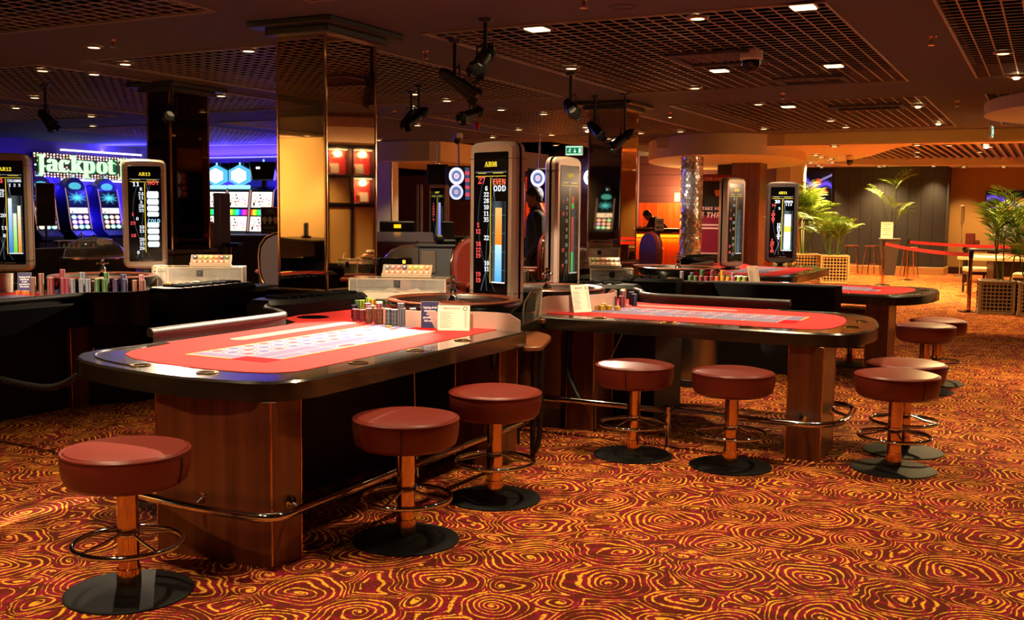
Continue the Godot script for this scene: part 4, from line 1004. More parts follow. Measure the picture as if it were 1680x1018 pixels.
func card(at: Vector3, turn: float, lean: float, w: float, h: float, mat: Material, label: String, lines: int, head := "", ink: Material = null, body := []) -> Node3D:
	var t := th("table_card", label, "table card", at, turn)
	if ink == null: ink = M.ink
	var k := Node3D.new(); 
	var bs := Basis(Vector3.RIGHT, -lean)
	pt("card", MB.new().box(bs * Vector3(0, h / 2, 0), Vector3(w, h, 0.003), 0.001, bs), mat, t)
	var ac := MB.new().box(bs * Vector3(0, h / 2, -0.003), Vector3(w + 0.008, h + 0.008, 0.002), 0, bs).box(Vector3(0, 0.002, -h * 0.25), Vector3(w + 0.008, 0.003, h * 0.5))
	pt("acrylic_holder", ac, M.acrylic, t)
	var pr := MB.new()
	if head: pr.add(text(head, h * 0.055, sans, 0.0005), Transform3D(bs.scaled_local(Vector3(0.85, 1, 1)), bs * Vector3(-w * 0.08, h * 0.88, 0.002)))
	for i in lines:
		var y := h * (0.74 - 0.66 * i / lines)
		var ww: float = w * [0.34, 0.42, 0.28, 0.38][i % 4]
		pr.box(bs * Vector3(-w * 0.44 + ww / 2, y, 0.002), Vector3(ww, h * 0.012, 0.0005), 0, bs); pr.box(bs * Vector3(w * 0.38, y, 0.002), Vector3(w * 0.1, h * 0.012, 0.0005), 0, bs)
	for i in body.size(): pr.add(text(body[i], h * 0.075, sans, 0.0005), Transform3D(bs.scaled_local(Vector3(0.8, 1, 1)), bs * Vector3(0, h * (0.78 - 0.125 * i), 0.002)))
	if lines: pr.lathe([Vector2(w * 0.07, 0), Vector2(w * 0.05, 0.001), Vector2(w * 0.05, 0)], 14, bs * Vector3(w * 0.36, h * 0.88, 0.002), bs * UPR)
	if pr.v.size() > 0: pt("printing", pr, ink, t)
	return t
func chip_tray(at: Vector3, turn: float, cols: int, label: String, seed_: int) -> void:
	var t := th("chip_tray", label, "chip tray", at, turn, "tilted trays of sample chips")
	var w := cols * 0.046 + 0.03
	var bs := Basis(Vector3.RIGHT, -0.75)
	pt("rack", MB.new().box(bs * Vector3(0, 0.06, 0), Vector3(w, 0.13, 0.012), 0.003, bs).box(Vector3(0, 0.005, -0.03), Vector3(w, 0.01, 0.1), 0.002).box(bs * Vector3(0, 0.0, 0.015), Vector3(w, 0.012, 0.04), 0.002, bs), mt(Color(0.75, 0.66, 0.55), 0.3), t)
	var r := RandomNumberGenerator.new(); r.seed = seed_
	var disc := lt([Vector2(0.0205, 0), Vector2(0.0205, 0.02), Vector2(0.014, 0.021), Vector2(0.0, 0.0212)], 18).mesh()
	var cc := [BLUEG, PINK, Color(0.7, 0.3, 0.3), NAVY, YELLOW, LIME, Color(0.8, 0.7, 0.3), ORANGE, MAROON, GREEN]
	for row in 2:
		for k in cols:
			var p: Vector3 = bs * Vector3((k - (cols - 1) / 2.0) * 0.046, 0.03 + row * 0.056, 0.005)
			var ch := pt("sample_chip", disc, mt((cc[(k + seed_) % 10] as Color).lerp(Color.WHITE, 0.25) if row else Color(0.85, 0.55, 0.42), 0.5), t, p)
			ch.basis = bs * UPR
			pt("chip_centre", lt([Vector2(0.011, 0), Vector2(0.011, 0.0015), Vector2(0, 0.0016)], 14), mt(Color(0.92, 0.85, 0.75), 0.5), ch, Vector3(0, 0.0205, 0))
func acrylic_box(at: Vector3, turn: float, w: float, h: float, d: float, label: String) -> void:
	var t := th("acrylic_drop_box", label, "acrylic box", at, turn, "clear acrylic boxes behind the wheels")
	for s in [-1, 1]:
		pt("pane", bx(Vector3(w, h, 0.006), 0.001, Vector3(0, h / 2, s * d / 2)), M.acrylic, t); pt("pane", bx(Vector3(0.006, h, d), 0.001, Vector3(s * w / 2, h / 2, 0)), M.acrylic, t)
	pt("lid", bx(Vector3(w + 0.02, 0.008, d + 0.02), 0.002, Vector3(0, h, 0)), M.acrylic, t)
	var ed := MB.new()
	for s in [-1, 1]:
		for q in [-1, 1]: ed.box(Vector3(s * w / 2, h / 2, q * d / 2), Vector3(0.009, h, 0.009)); 
		ed.box(Vector3(0, h, s * d / 2), Vector3(w, 0.009, 0.009)); ed.box(Vector3(s * w / 2, h, 0), Vector3(0.009, 0.009, d))
	pt("edges", ed, mt(Color(0.72, 0.64, 0.52), 0.25), t)
	pt("lock", MB.new().box(Vector3(0, h * 0.78, d / 2 + 0.01), Vector3(0.05, 0.055, 0.018), 0.004).lathe([Vector2(0.01, 0), Vector2(0.01, 0.004), Vector2(0, 0.005)], 12, Vector3(0, h * 0.78, d / 2 + 0.019), UPR), M.black, t)
	var pp := MB.new()
	for k in 5: pp.box(Vector3(-w * 0.28 + k * w * 0.14, h * 0.28 + (k % 3) * 0.01, 0.02 * (k % 2)), Vector3(w * 0.2, 0.004, d * 0.5), 0, Basis.from_euler(Vector3(0.2 * (k % 3 - 1), k * 0.7, 0.25 * (k % 2))))
	pp.box(Vector3(0, 0.03, 0), Vector3(w * 0.8, 0.05, d * 0.8), 0.004)
	pt("papers", pp, M.cream, t)
func table_goods() -> void:
	var Y := 0.793
	# foreground table
	var g := "chip stacks on the foreground table"
	var i := 0
	for p in [[-4.06, -5.64, 0.085, NAVY], [-3.95, -5.50, 0.075, MAROON], [-3.89, -5.49, 0.075, MAROON], [-3.79, -5.42, 0.095, BROWN], [-3.74, -5.44, 0.095, BROWN], [-3.70, -5.41, 0.10, BROWN], [-3.63, -5.40, 0.10, BLUEG], [-3.575, -5.385, 0.10, BLUEG], [-3.52, -5.385, 0.11, BLUEG], [-3.465, -5.42, 0.11, BLUEG],
			[-4.09, -5.72, 0.11, GREEN], [-4.04, -5.78, 0.125, LIME], [-3.97, -5.60, 0.125, LIME], [-3.93, -5.66, 0.13, YELLOW], [-3.90, -5.56, 0.11, PINK], [-3.85, -5.62, 0.12, LIME], [-3.84, -5.50, 0.10, MAROON]]:
		chip_stack(p[0], p[1], Y, p[2], p[3], "%s chip stack beside the wheel screen of the foreground table" % cname(p[3]), g); i += 1
	chip_stack(-3.705, -5.41, Y + 0.102, 0.03, PINK, "few pink-brown chips balanced on the brown stacks of the foreground table", g)
	chip_stack(-3.53, -5.385, Y + 0.112, 0.03, BLUEG, "few grey-blue chips balanced on the grey-blue stacks of the foreground table", g)
	chip_stack(-3.56, -5.30, Y, 0.008, YELLOW, "two yellow chips lying flat before the stacks on the foreground table", g)
	card(Vector3(-3.33, Y, -5.40), 0.5, 0.12, 0.105, 0.16, M.navy, "navy blue tipping notice beside the roulette rules card", 0, "", M.white_ink, ["Tipping of all", "employees", "is now", "permitted in", "this casino"])
	card(Vector3(-3.14, Y, -5.36), 0.42, 0.14, 0.19, 0.15, M.paper, "cream card headed AMERICAN ROULETTE on the foreground table", 13, "AMERICAN ROULETTE")
	# right-hand table
	g = "chip stacks on the right-hand table"
	for p in [[-3.0, -7.30, 0.085, MAROON], [-2.95, -7.32, 0.085, MAROON], [-2.90, -7.34, 0.085, MAROON], [-2.855, -7.37, 0.085, MAROON], [-2.87, -7.62, 0.10, NAVY], [-2.82, -7.55, 0.09, NAVY], [-2.93, -7.6, 0.12, YELLOW], [-2.90, -7.50, 0.12, BLUEG], [-2.87, -7.44, 0.12, PINK]]:
		chip_stack(p[0], p[1], Y, p[2], p[3], "%s chip stack near the wheel of the right-hand table" % cname(p[3]), g)
	for p in [[-2.94, -7.05, 0.035], [-2.89, -7.06, 0.035], [-2.84, -7.09, 0.035], [-2.89, -7.11, 0.045], [-2.79, -7.12, 0.03]]: chip_stack(p[0], p[1], Y, p[2], YELLOW, "low yellow chip stack on the right-hand table", g)
	card(Vector3(-2.95, Y, -6.86), 1.0, 0.28, 0.15, 0.20, M.paper, "cream rules card leaning on the screen of the right-hand table", 14, "ROULETTE")
	# third table
	g = "chip stacks on the third table"
	var px := 0
	for c in [GREEN, GREEN, MAROON, MAROON, MAROON, ORANGE, YELLOW, YELLOW, PINK, LIME, LIME]:
		chip_stack(-3.22 + px * 0.052, -10.20 - px * 0.012, Y, 0.085, c, "%s chip stack in the front row on the third table" % cname(c), g); px += 1
	px = 0
	for c in [BLUEG, NAVY, GREEN, MAROON, YELLOW, PINK]:
		chip_stack(-3.34 + px * 0.10, -10.30 - px * 0.02, Y, [0.12, 0.11, 0.14, 0.14, 0.14, 0.12][px], c, "tall %s chip stack behind the front row on the third table" % cname(c), g); px += 1
	card(Vector3(-2.62, Y, -10.45), 0.9, 0.3, 0.13, 0.2, M.cream, "small cream card standing right of the chips on the third table", 9)
	# left-hand table
	g = "tall chip stacks on the left-hand table"
	for p in [[-7.26, -5.72, 0.145, BROWN], [-7.19, -5.74, 0.175, BROWN], [-7.14, -5.78, 0.145, BROWN], [-7.07, -5.74, 0.145, MAROON], [-7.04, -5.82, 0.21, MAROON], [-7.0, -5.79, 0.145, MAROON], [-6.96, -5.80, 0.145, MAROON], [-6.91, -5.81, 0.14, BLUEG], [-6.875, -5.87, 0.19, BLUEG], [-6.85, -5.84, 0.14, BLUEG], [-6.80, -5.86, 0.14, BLUEG], [-6.83, -5.95, 0.12, PINK], [-6.74, -5.90, 0.14, GREEN], [-6.715, -5.97, 0.19, GREEN], [-6.69, -5.93, 0.14, GREEN], [-6.68, -6.03, 0.12, PINK], [-6.62, -5.98, 0.14, NAVY], [-6.60, -6.04, 0.175, NAVY], [-6.565, -6.02, 0.14, NAVY], [-6.52, -6.08, 0.13, BROWN], [-6.51, -6.14, 0.17, PINK], [-6.475, -6.12, 0.13, BROWN]]:
		chip_stack(p[0], p[1], Y, p[2], p[3], "tall %s chip stack in the row along the left-hand table" % cname(p[3]), g)
	for p in [[-6.56, -6.32, 0.06], [-6.54, -6.38, 0.06], [-6.52, -6.44, 0.09], [-6.50, -6.50, 0.06], [-6.55, -6.55, 0.06], [-6.50, -6.60, 0.06]]: chip_stack(p[0], p[1], Y, p[2], YELLOW, "low yellow chip stack on the left-hand table", g)
	for p in [[-7.42, -5.70], [-7.37, -5.72], [-7.32, -5.71]]: chip_stack(p[0], p[1], Y, 0.03, ORANGE, "low orange chip stack on the left-hand table", g)
	card(Vector3(-7.70, Y, -5.75), 0.75, 0.2, 0.19, 0.16, M.paper, "cream rules card at the left edge of the picture", 12, "AMERICAN ROULETTE")
	card(Vector3(-7.60, Y, -5.90), 0.75, 0.2, 0.10, 0.16, M.navy, "navy blue tipping notice at the left edge of the picture", 0, "", M.white_ink, ["Tipping of all", "employees", "is now", "permitted in", "this casino"])
	# far-left table
	g = "chip stacks on the far-left table"
	px = 0
	for c in [BLUEG, LIME, YELLOW, YELLOW, YELLOW, GREEN, BLUEG, YELLOW, LIME]:
		chip_stack(-14.40 + px * 0.055, -11.86 - px * 0.05, Y, 0.11 if px % 3 else 0.15, c, "%s chip stack on the far-left table under the slot machines" % cname(c), g); px += 1
	card(Vector3(-13.9, Y, -12.34), 0.75, 0.2, 0.24, 0.2, M.paper, "small cream card on the far-left table", 6)
	card(Vector3(-13.85, Y, -12.58), 0.75, 0.2, 0.12, 0.2, M.navy, "small navy card on the far-left table", 0)
	# clear boxes and sample chip trays
	acrylic_box(Vector3(-4.62, 0.80, -7.04), 0.42, 0.76, 0.165, 0.30, "clear acrylic box with papers behind the foreground table's wheel")
	chip_tray(Vector3(-4.58, 0.975, -7.07), 0.42, 8, "tray of sample chips on the acrylic box behind the foreground wheel", 0)
	acrylic_box(Vector3(-6.66, 0.76, -6.98), 0.62, 0.72, 0.23, 0.30, "clear acrylic box with papers on the left-hand table")
	chip_tray(Vector3(-6.60, 1.0, -7.02), 0.62, 7, "tray of sample chips on the acrylic box of the left-hand table", 3)
	acrylic_box(Vector3(-3.72, 0.76, -9.32), 0.42, 0.40, 0.21, 0.28, "clear acrylic box left of the third table's chips")
	chip_tray(Vector3(-3.80, 0.98, -9.36), 0.55, 6, "tray of sample chips on the acrylic box by the third table", 5)
	acrylic_box(Vector3(-5.35, 0.76, -13.0), 0.3, 0.5, 0.28, 0.3, "clear acrylic box in front of the orange counter")
	chip_tray(Vector3(-5.35, 1.05, -13.0), 0.3, 6, "tray of sample chips in front of the orange counter", 7)
	acrylic_box(Vector3(-4.72, 0.76, -9.05), 0.35, 0.42, 0.17, 0.3, "clear acrylic box glimpsed between the twin displays")
	chip_tray(Vector3(-4.70, 0.95, -9.05), 0.35, 6, "tray of sample chips glimpsed between the twin displays", 2)
	# wheel covers
	for q in [[Vector3(-11.78, 0.80, -10.28), 0.40, "clear dome covering a wheel beyond the left-hand displays"], [Vector3(-7.0, 0.80, -11.05), 0.43, "clear dome over a wheel, left one of the two behind the sample tray"], [Vector3(-6.1, 0.80, -11.3), 0.40, "clear dome over a wheel, right one of the two, beside AR08"]]:
		var t := th("dome_cover", q[2], "dome cover", q[0], 0, "clear wheel covers")
		var r: float = q[1]
		pt("dome", lt([Vector2(r, 0.02), Vector2(r, 0.06), Vector2(r * 0.93, 0.14), Vector2(r * 0.75, 0.22), Vector2(r * 0.45, 0.275), Vector2(0, 0.295)], 40), M.acrylic, t)
		pt("flange", lt([Vector2(r + 0.03, 0), Vector2(r + 0.03, 0.02), Vector2(r - 0.01, 0.024), Vector2(r - 0.01, 0), Vector2(r + 0.03, 0)], 40), M.brass, t)
		pt("handle_knob", lt([Vector2(0.012, 0.29), Vector2(0.02, 0.31), Vector2(0.012, 0.33), Vector2(0, 0.332)], 14), M.chrome, t)
		pt("plinth", lt([Vector2(r + 0.05, -0.8), Vector2(r + 0.05, 0.0), Vector2(0, 0.0)], 32), M.dark_body, t)
# ---------------------------------------------------------------- chairs, consoles and clutter in the pits
func pit_chair(at: Vector3, turn: float, label: String) -> void:   # faces +z
	if not M.has("chair"):
		var s := th("pit_chair", label, "chair", V0, 0, "maroon high-backed pit chairs"); s.set_meta("stem", "pit_chair")
		pt("seat", MB.new().prism(rounded(pv([-0.25, -0.22, 0.25, -0.22, 0.27, 0.25, -0.27, 0.25]), [0.1]), 0.58, 0.68, 0.03), M.leather, s)
		var ol := [-0.21, 0.72, 0.21, 0.72, 0.255, 0.85, 0.265, 1.02, 0.25, 1.13, 0.19, 1.215, 0.1, 1.26, 0.0, 1.275, -0.1, 1.26, -0.19, 1.215, -0.25, 1.13, -0.265, 1.02, -0.255, 0.85]
		var q := PackedVector2Array()
		for v in pv(ol): q.append(Vector2(v.x, -v.y))
		var bk := pt("backrest", MB.new().prism(q, 0.0, 0.07, 0.025, true, Transform3D(UPR, Vector3(0, 0, -0.27))), M.leather, s)
		pt("back_panel", MB.new().prism(q, 0.0, 0.012, 0.004, true, Transform3D(UPR * Basis().scaled(Vector3(0.93, 1, 0.96)), Vector3(0, 0.035, -0.283))), M.leather_dark, bk)
		var tr := []
		for v in q: tr.append(Vector3(v.x * 1.01, -v.y * 1.003, -0.262))
		pt("piping", MB.new().tube(tr, 0.012, 6, true), M.bronze_chrome, bk)
		for k in [-1, 1]:
			pt("armrest", MB.new().box(Vector3(k * 0.29, 0.86, -0.02), Vector3(0.07, 0.04, 0.36), 0.015), M.leather, s)
			pt("arm_post", MB.new().tube([Vector3(k * 0.29, 0.84, 0.1), Vector3(k * 0.28, 0.62, 0.08)], 0.014, 8), M.bronze_chrome, s)
			pt("arm_post", MB.new().tube([Vector3(k * 0.29, 0.84, -0.15), Vector3(k * 0.26, 0.66, -0.2)], 0.014, 8), M.bronze_chrome, s)
		pt("pole", lt([Vector2(0.24, 0.0), Vector2(0.24, 0.012), Vector2(0.06, 0.03), Vector2(0.035, 0.05), Vector2(0.035, 0.58), Vector2(0, 0.58)], 24), M.chrome, s)
		M.chair = s; s.position = at; s.rotation.y = turn
		return
	copy(M.chair, label, at, turn)
func pit_furniture() -> void:
	# wooden console between the two front tables
	var t := th("wooden_console", "curved wooden console with two shelves between the two front tables", "console", Vector3(-3.15, 0, -6.4))
	var lo := rounded(pv([-3.75, -6.45, -3.2, -6.42, -2.86, -6.16, -2.66, -5.58, -2.74, -5.52, -2.86, -5.60, -3.02, -5.9]), [0, 0.1, 0.12, 0.05, 0.03, 0, 0.1])
	var hi := pv([-3.85, -6.50, -3.36, -6.40, -3.06, -6.42, -2.98, -6.62, -3.04, -6.82, -3.9, -6.86])
	var off := Transform3D(Basis(), Vector3(3.15, 0, 6.4))
	var shelf_m := mt(Color(0.50, 0.27, 0.13), 0.4)
	pt("lower_shelf", MB.new().prism(lo, 0.68, 0.705, 0.006, true, off), shelf_m, t)
	pt("upper_shelf", MB.new().prism(hi, 0.745, 0.775, 0.006, true, off), shelf_m, t)
	pt("front_panel", MB.new().prism(pv([-3.32, -6.46, -3.0, -6.60, -2.97, -6.66, -3.05, -6.80, -3.8, -6.80, -3.8, -6.50]), 0.0, 0.745, 0.0, true, off), M.wood, t)
	pt("side_cabinet", MB.new().prism(pv([-3.30, -6.44, -3.0, -5.98, -3.12, -5.9, -3.8, -6.3]), 0.0, 0.68, 0.0, true, off), M.dark_body, t)
	pt("support_post", MB.new().tube([Vector3(0.36, 0.0, 0.66), Vector3(0.36, 0.68, 0.66)], 0.018, 10), M.black, t)
	pt("kick_board", MB.new().prism(pv([-3.32, -6.45, -2.99, -6.59, -2.96, -6.66, -3.05, -6.82, -3.8, -6.5]), 0.0, 0.13, 0.0, true, off), M.wood_dark, t)
	var br := MB.new()
	br.tube([Vector3(0.33, 0.245, 0.03), Vector3(0.1, 0.245, 0.06), Vector3(-0.02, 0.245, 0.04)], 0.02, 10)
	pt("foot_rail", br, M.chrome, t)
	# cables
	for q in [[[Vector3(-2.92, 0.70, -6.58), Vector3(-2.93, 0.45, -6.56), Vector3(-2.86, 0.30, -6.52), Vector3(-2.80, 0.22, -6.50)], 0.018, "thick black cable hanging down the wooden console", M.black], [[Vector3(-2.55, 0.70, -6.62), Vector3(-2.62, 0.55, -6.62), Vector3(-2.72, 0.35, -6.60), Vector3(-2.73, 0.02, -6.60)], 0.006, "thin grey cable under the left end of the right-hand table", M.steel], [[Vector3(-2.84, 0.70, -5.30), Vector3(-2.90, 0.5, -5.42), Vector3(-2.98, 0.35, -5.5)], 0.02, "black hose behind the far stool of the foreground table", M.black], [[Vector3(-2.68, 0.68, -5.62), Vector3(-2.68, 0.4, -5.62), Vector3(-2.72, 0.12, -5.68), Vector3(-2.78, 0.02, -5.72)], 0.018, "black hose bending to the floor by the far stool", M.black], [[Vector3(-2.90, 0.70, -4.55), Vector3(-2.91, 0.4, -4.58), Vector3(-2.92, 0.1, -4.62)], 0.004, "thin pale wire hanging under the foreground table", M.cream], [[Vector3(-6.2, 0.62, -5.9), Vector3(-6.15, 0.5, -5.8), Vector3(-6.2, 0.3, -5.7), Vector3(-6.22, 0.1, -5.6)], 0.012, "black cable on the dark side of the left-hand table", M.black]]:
		one("cable", MB.new().tube(spline(q[0], 6), q[1], 8), q[3], q[2], "cable")
	# things on the console
	t = th("brochure_holder", "clear brochure holder on the wooden console beside AR08", "brochure holder", Vector3(-3.16, 0.777, -6.50), -0.3)
	pt("front_pane", MB.new().box(Vector3(0, 0.09, 0.02), Vector3(0.10, 0.19, 0.004), 0, Basis(Vector3.RIGHT, -0.25)).box(Vector3(0, 0.003, 0), Vector3(0.12, 0.006, 0.12)), M.acrylic, t)
	pt("side_frame", MB.new().tube([Vector3(-0.055, 0.0, 0.06), Vector3(-0.05, 0.1, 0.05), Vector3(-0.02, 0.19, 0.0), Vector3(0.05, 0.2, -0.02)], 0.008, 6), mt(Color(0.7, 0.6, 0.5), 0.2), t)
	pt("leaflet", MB.new().box(Vector3(0.03, 0.1, -0.01), Vector3(0.05, 0.2, 0.006), 0, Basis(Vector3.RIGHT, -0.1)), M.paper, t)
	t = th("black_box", "black speaker-like box on the console under the twin displays", "box", Vector3(-3.38, 0.777, -6.78), 0.3)
	pt("body", bx(Vector3(0.26, 0.17, 0.16), 0.02, Vector3(0, 0.085, 0)), M.black, t); pt("front_grille", bx(Vector3(0.2, 0.11, 0.004), 0.002, Vector3(0, 0.09, 0.081)), M.dark_body, t)
	# steel bin below the right-hand table
	t = th("steel_bin", "round steel bin standing in the shade under the right-hand table", "bin", Vector3(-2.75, 0, -8.9))
	pt("body", lt([Vector2(0, 0), Vector2(0.19, 0), Vector2(0.20, 0.05), Vector2(0.205, 0.5), Vector2(0.195, 0.5), Vector2(0.19, 0.06), Vector2(0, 0.05)], 32), M.steel, t)
	pt("foot_band", lt([Vector2(0.195, 0), Vector2(0.206, 0.005), Vector2(0.206, 0.06), Vector2(0.2, 0.065)], 32), M.black, t)
	# chairs
	pit_chair(Vector3(-7.12, 0, -8.75), 3.6, "maroon pit chair with rounded back, left of the big mirrored column")
	pit_chair(Vector3(-4.46, 0, -8.27), 1.0, "maroon pit chair behind the left side of AR08")
	pit_chair(Vector3(-4.66, 0, -12.4), -0.75, "maroon pit chair before the orange counter, seen from the side")
	pit_chair(Vector3(-5.22, 0, -10.5), -1.4, "maroon pit chair in front of the standing dealer")
	pit_chair(Vector3(-13.0, 0, -13.9), 1.2, "low maroon chair in front of the dark desk by the slot machines")
	# pit desk behind the sample tray
	t = th("pit_desk", "black pit desk with a grey panel behind the sample tray", "desk", Vector3(-5.75, 0, -9.6), 0.45)
	pt("body", bx(Vector3(0.62, 1.12, 0.42), 0.01, Vector3(0.05, 0.56, -0.1)), M.black, t); pt("top", bx(Vector3(0.68, 0.03, 0.48), 0.008, Vector3(0.05, 1.135, -0.1)), M.dark_body, t)
	pt("grey_panel", bx(Vector3(0.17, 0.24, 0.05), 0.012, Vector3(-0.15, 0.97, 0.14)), mt(Color(0.42, 0.36, 0.28), 0.6), t, V0, V0, "grey-beige plastic panel")
	t = th("card_terminal", "small black terminal with upright screen on the black pit desk", "terminal", Vector3(-5.75, 1.152, -9.65), 0.9)
	pt("foot", bx(Vector3(0.2, 0.05, 0.14), 0.015, Vector3(0, 0.025, 0)), M.black, t); pt("screen_arm", MB.new().box(Vector3(0.02, 0.14, 0), Vector3(0.14, 0.2, 0.02), 0.005, Basis(Vector3.RIGHT, -0.2)), M.black, t); pt("keypad", MB.new().box(Vector3(-0.1, 0.06, 0.05), Vector3(0.1, 0.07, 0.1), 0.02, Basis(Vector3.RIGHT, 0.4)), M.black, t)
	t = th("card_shuffler", "black card shuffler with a small amber light left of the sample tray", "card shuffler", Vector3(-5.34, 1.01, -8.05), 0.5)
	pt("body", MB.new().prism(rounded(pv([-0.16, -0.09, 0.16, -0.09, 0.13, 0.09, -0.16, 0.06]), [0.03]), 0.0, 0.06, 0.012), M.black_gloss, t); pt("amber_light", bx(Vector3(0.025, 0.03, 0.004), 0.001, Vector3(0.09, 0.03, 0.088)), em(Color(1, 0.7, 0.1), 4.0), t)
	pt("leg", bx(Vector3(0.3, 0.98, 0.14), 0, Vector3(0, -0.49, 0)), M.dark_body, t)
	# counters that carry the boxes
	for q in [[Vector3(-4.62, 0, -7.12), 0.42, 0.84, 0.36, 0.80, "dark counter under the acrylic box behind the foreground wheel"], [Vector3(-6.62, 0, -7.06), 0.62, 0.86, 0.36, 0.76, "dark counter under the acrylic box of the left-hand table"], [Vector3(-3.78, 0, -9.42), 0.42, 0.6, 0.36, 0.76, "dark counter under the acrylic box by the third table"], [Vector3(-5.35, 0, -13.03), 0.3, 0.6, 0.22, 0.76, "dark counter before the second mirrored column"], [Vector3(-4.72, 0, -9.10), 0.35, 0.5, 0.34, 0.76, "dark counter glimpsed between the twin displays"]]:
		t = th("counter", q[5], "counter", q[0], q[1])
		pt("body", bx(Vector3(q[2], q[4] - 0.03, q[3]), 0.006, Vector3(0, (q[4] - 0.03) / 2, 0)), M.wood_dark, t); pt("top", bx(Vector3(q[2] + 0.04, 0.03, q[3] + 0.04), 0.008, Vector3(0, q[4] - 0.015, 0)), M.black, t)
	# beige till drawer beside the left-hand wheel
	t = th("till", "beige till unit beside the acrylic box on the left-hand table", "till", Vector3(-6.98, 0.76, -6.80), 0.7)
	pt("body", bx(Vector3(0.13, 0.24, 0.16), 0.012, Vector3(0, 0.12, 0)), mt(Color(0.5, 0.44, 0.34), 0.5), t); pt("slot", bx(Vector3(0.09, 0.012, 0.004), 0, Vector3(0, 0.19, 0.081)), M.black, t)
	# dealer machine at the end of the left-hand table
	t = th("chip_sorting_machine", "black chip-sorting machine with a red light at the end of the left-hand table", "chip sorter", Vector3(-6.05, 0, -6.62), 1.35)
	pt("hood", MB.new().prism(rounded(pv([-0.55, -0.17, 0.5, -0.17, 0.5, 0.17, -0.55, 0.2]), [0.06]), 0.50, 0.86, 0.04), M.black_pad, t)
	pt("skirt", MB.new().prism(pv([-0.45, -0.14, 0.35, -0.14, 0.3, 0.12, -0.45, 0.12]), 0.0, 0.5), M.dark_body, t)
	pt("red_light", lt([Vector2(0.006, 0), Vector2(0.005, 0.004), Vector2(0, 0.005)], 10), em(Color(1, 0.15, 0.1), 6.0), t, Vector3(0.1, 0.69, 0.175), Vector3(PI / 2, 0, 0))
	pt("plate", bx(Vector3(0.16, 0.03, 0.006), 0.001, Vector3(-0.1, 0.47, 0.16)), M.steel, t)
	# rope barrier at the far left
	var rp := []
	var pts := spline([Vector3(-6.15, 0.50, -4.25), Vector3(-5.75, 0.435, -4.27), Vector3(-5.36, 0.42, -4.25), Vector3(-5.1, 0.47, -4.2), Vector3(-4.85, 0.58, -4.15)], 10)
	t = th("rope", "dark twisted rope hanging between the left-hand and the foreground table", "rope", pts[0])
	for s in 3:
		var str_ := []
		for k in pts.size() * 2 - 1:
			var f := k * 0.5; var p: Vector3 = pts[int(f)] if f == int(f) else (pts[int(f)] + pts[int(f) + 1]) * 0.5
			var a := k * 0.9 + s * TAU / 3
			str_.append(p - pts[0] + Vector3(0.1, sin(a), cos(a)) * 0.010)
		pt("strand", MB.new().tube(str_, 0.0125, 6), mt(Color(0.10, 0.075, 0.06), 0.8), t)
	pt("hook", MB.new().tube([pts[-1] - pts[0], pts[-1] - pts[0] + Vector3(0.05, 0.07, 0.0), pts[-1] - pts[0] + Vector3(0.07, 0.13, 0.0)], 0.008, 8), M.chrome, t)
	t = th("stanchion", "dim stanchion post holding the twisted rope left of the foreground table", "stanchion", Vector3(-6.15, 0, -4.25))
	pt("base", lt([Vector2(0, 0.02), Vector2(0.14, 0.012), Vector2(0.15, 0)], 28), M.black, t); pt("post", lt([Vector2(0.02, 0.01), Vector2(0.02, 0.52), Vector2(0.03, 0.54), Vector2(0, 0.57)], 18), M.black, t)
# ---------------------------------------------------------------- the slot machine side, far left
func slot_screen(kind: int) -> StandardMaterial3D:
	var key := "slotscr%d" % kind
	if M.has(key): return M[key]
	var im := Image.create(96, 96, false, Image.FORMAT_RGB8)
	var r := RandomNumberGenerator.new(); r.seed = 40 + kind
	if kind == 0:     # blue burst
		for y in 96:
			for x in 96:
				var dx := (x - 48) / 44.0; var dy := (y - 46) / 30.0
				var k := clampf(1.2 - sqrt(dx * dx + dy * dy) * (1.0 + 0.25 * sin(atan2(dy, dx) * 9.0)), 0, 1)
				im.set_pixel(x, y, Color(0.02, 0.04, 0.06).lerp(Color(0.35, 0.85, 1.0), k))
	elif kind == 1:   # reels of bright symbols
		im.fill(Color(0.10, 0.10, 0.16))
		for cy in 3:
			for cx in 3:
				var c := Color.from_hsv(r.randf_range(0.02, 0.16) if r.randf() < 0.65 else r.randf(), 0.45, 1.0)
				for y in 30:
					for x in 30:
						var e := pow((x - 15) / 14.0, 2) + pow((y - 15) / 14.0, 2)
						if e < 1.0: im.set_pixel(cx * 32 + 1 + x, cy * 32 + 1 + y, c.lerp(Color.WHITE, 0.75 * (1.0 - e)))
	elif kind == 2:
		im.fill(Color(1, 0.97, 0.9))
		for k in 26: im.fill_rect(Rect2i(r.randi_range(6, 80), r.randi_range(10, 80), r.randi_range(2, 9), r.randi_range(2, 16)), [Color(0.2, 0.15, 0.1), Color(0.95, 0.7, 0.4), Color(0.8, 0.6, 0.9)][k % 3])
	else:
		for y in 96:
			for x in 96: im.set_pixel(x, y, Color.from_hsv(float(x) / 96, 0.8, 1.0))
	var m := mt(Color(0.02, 0.02, 0.02), 0.2); m.emission_enabled = true; m.emission = Color.WHITE; m.emission_texture = ImageTexture.create_from_image(im); m.emission_operator = BaseMaterial3D.EMISSION_OP_MULTIPLY; m.emission_energy_multiplier = 1.5
	M[key] = m
	return m
func face(w: float, h: float, at: Vector3, tilt := 0.0) -> MB:
	var m := MB.new(); var b := Basis(Vector3.RIGHT, tilt)
	m.quad(at + b * Vector3(-w / 2, -h / 2, 0), at + b * Vector3(w / 2, -h / 2, 0), at + b * Vector3(w / 2, h / 2, 0), at + b * Vector3(-w / 2, h / 2, 0))
	return m
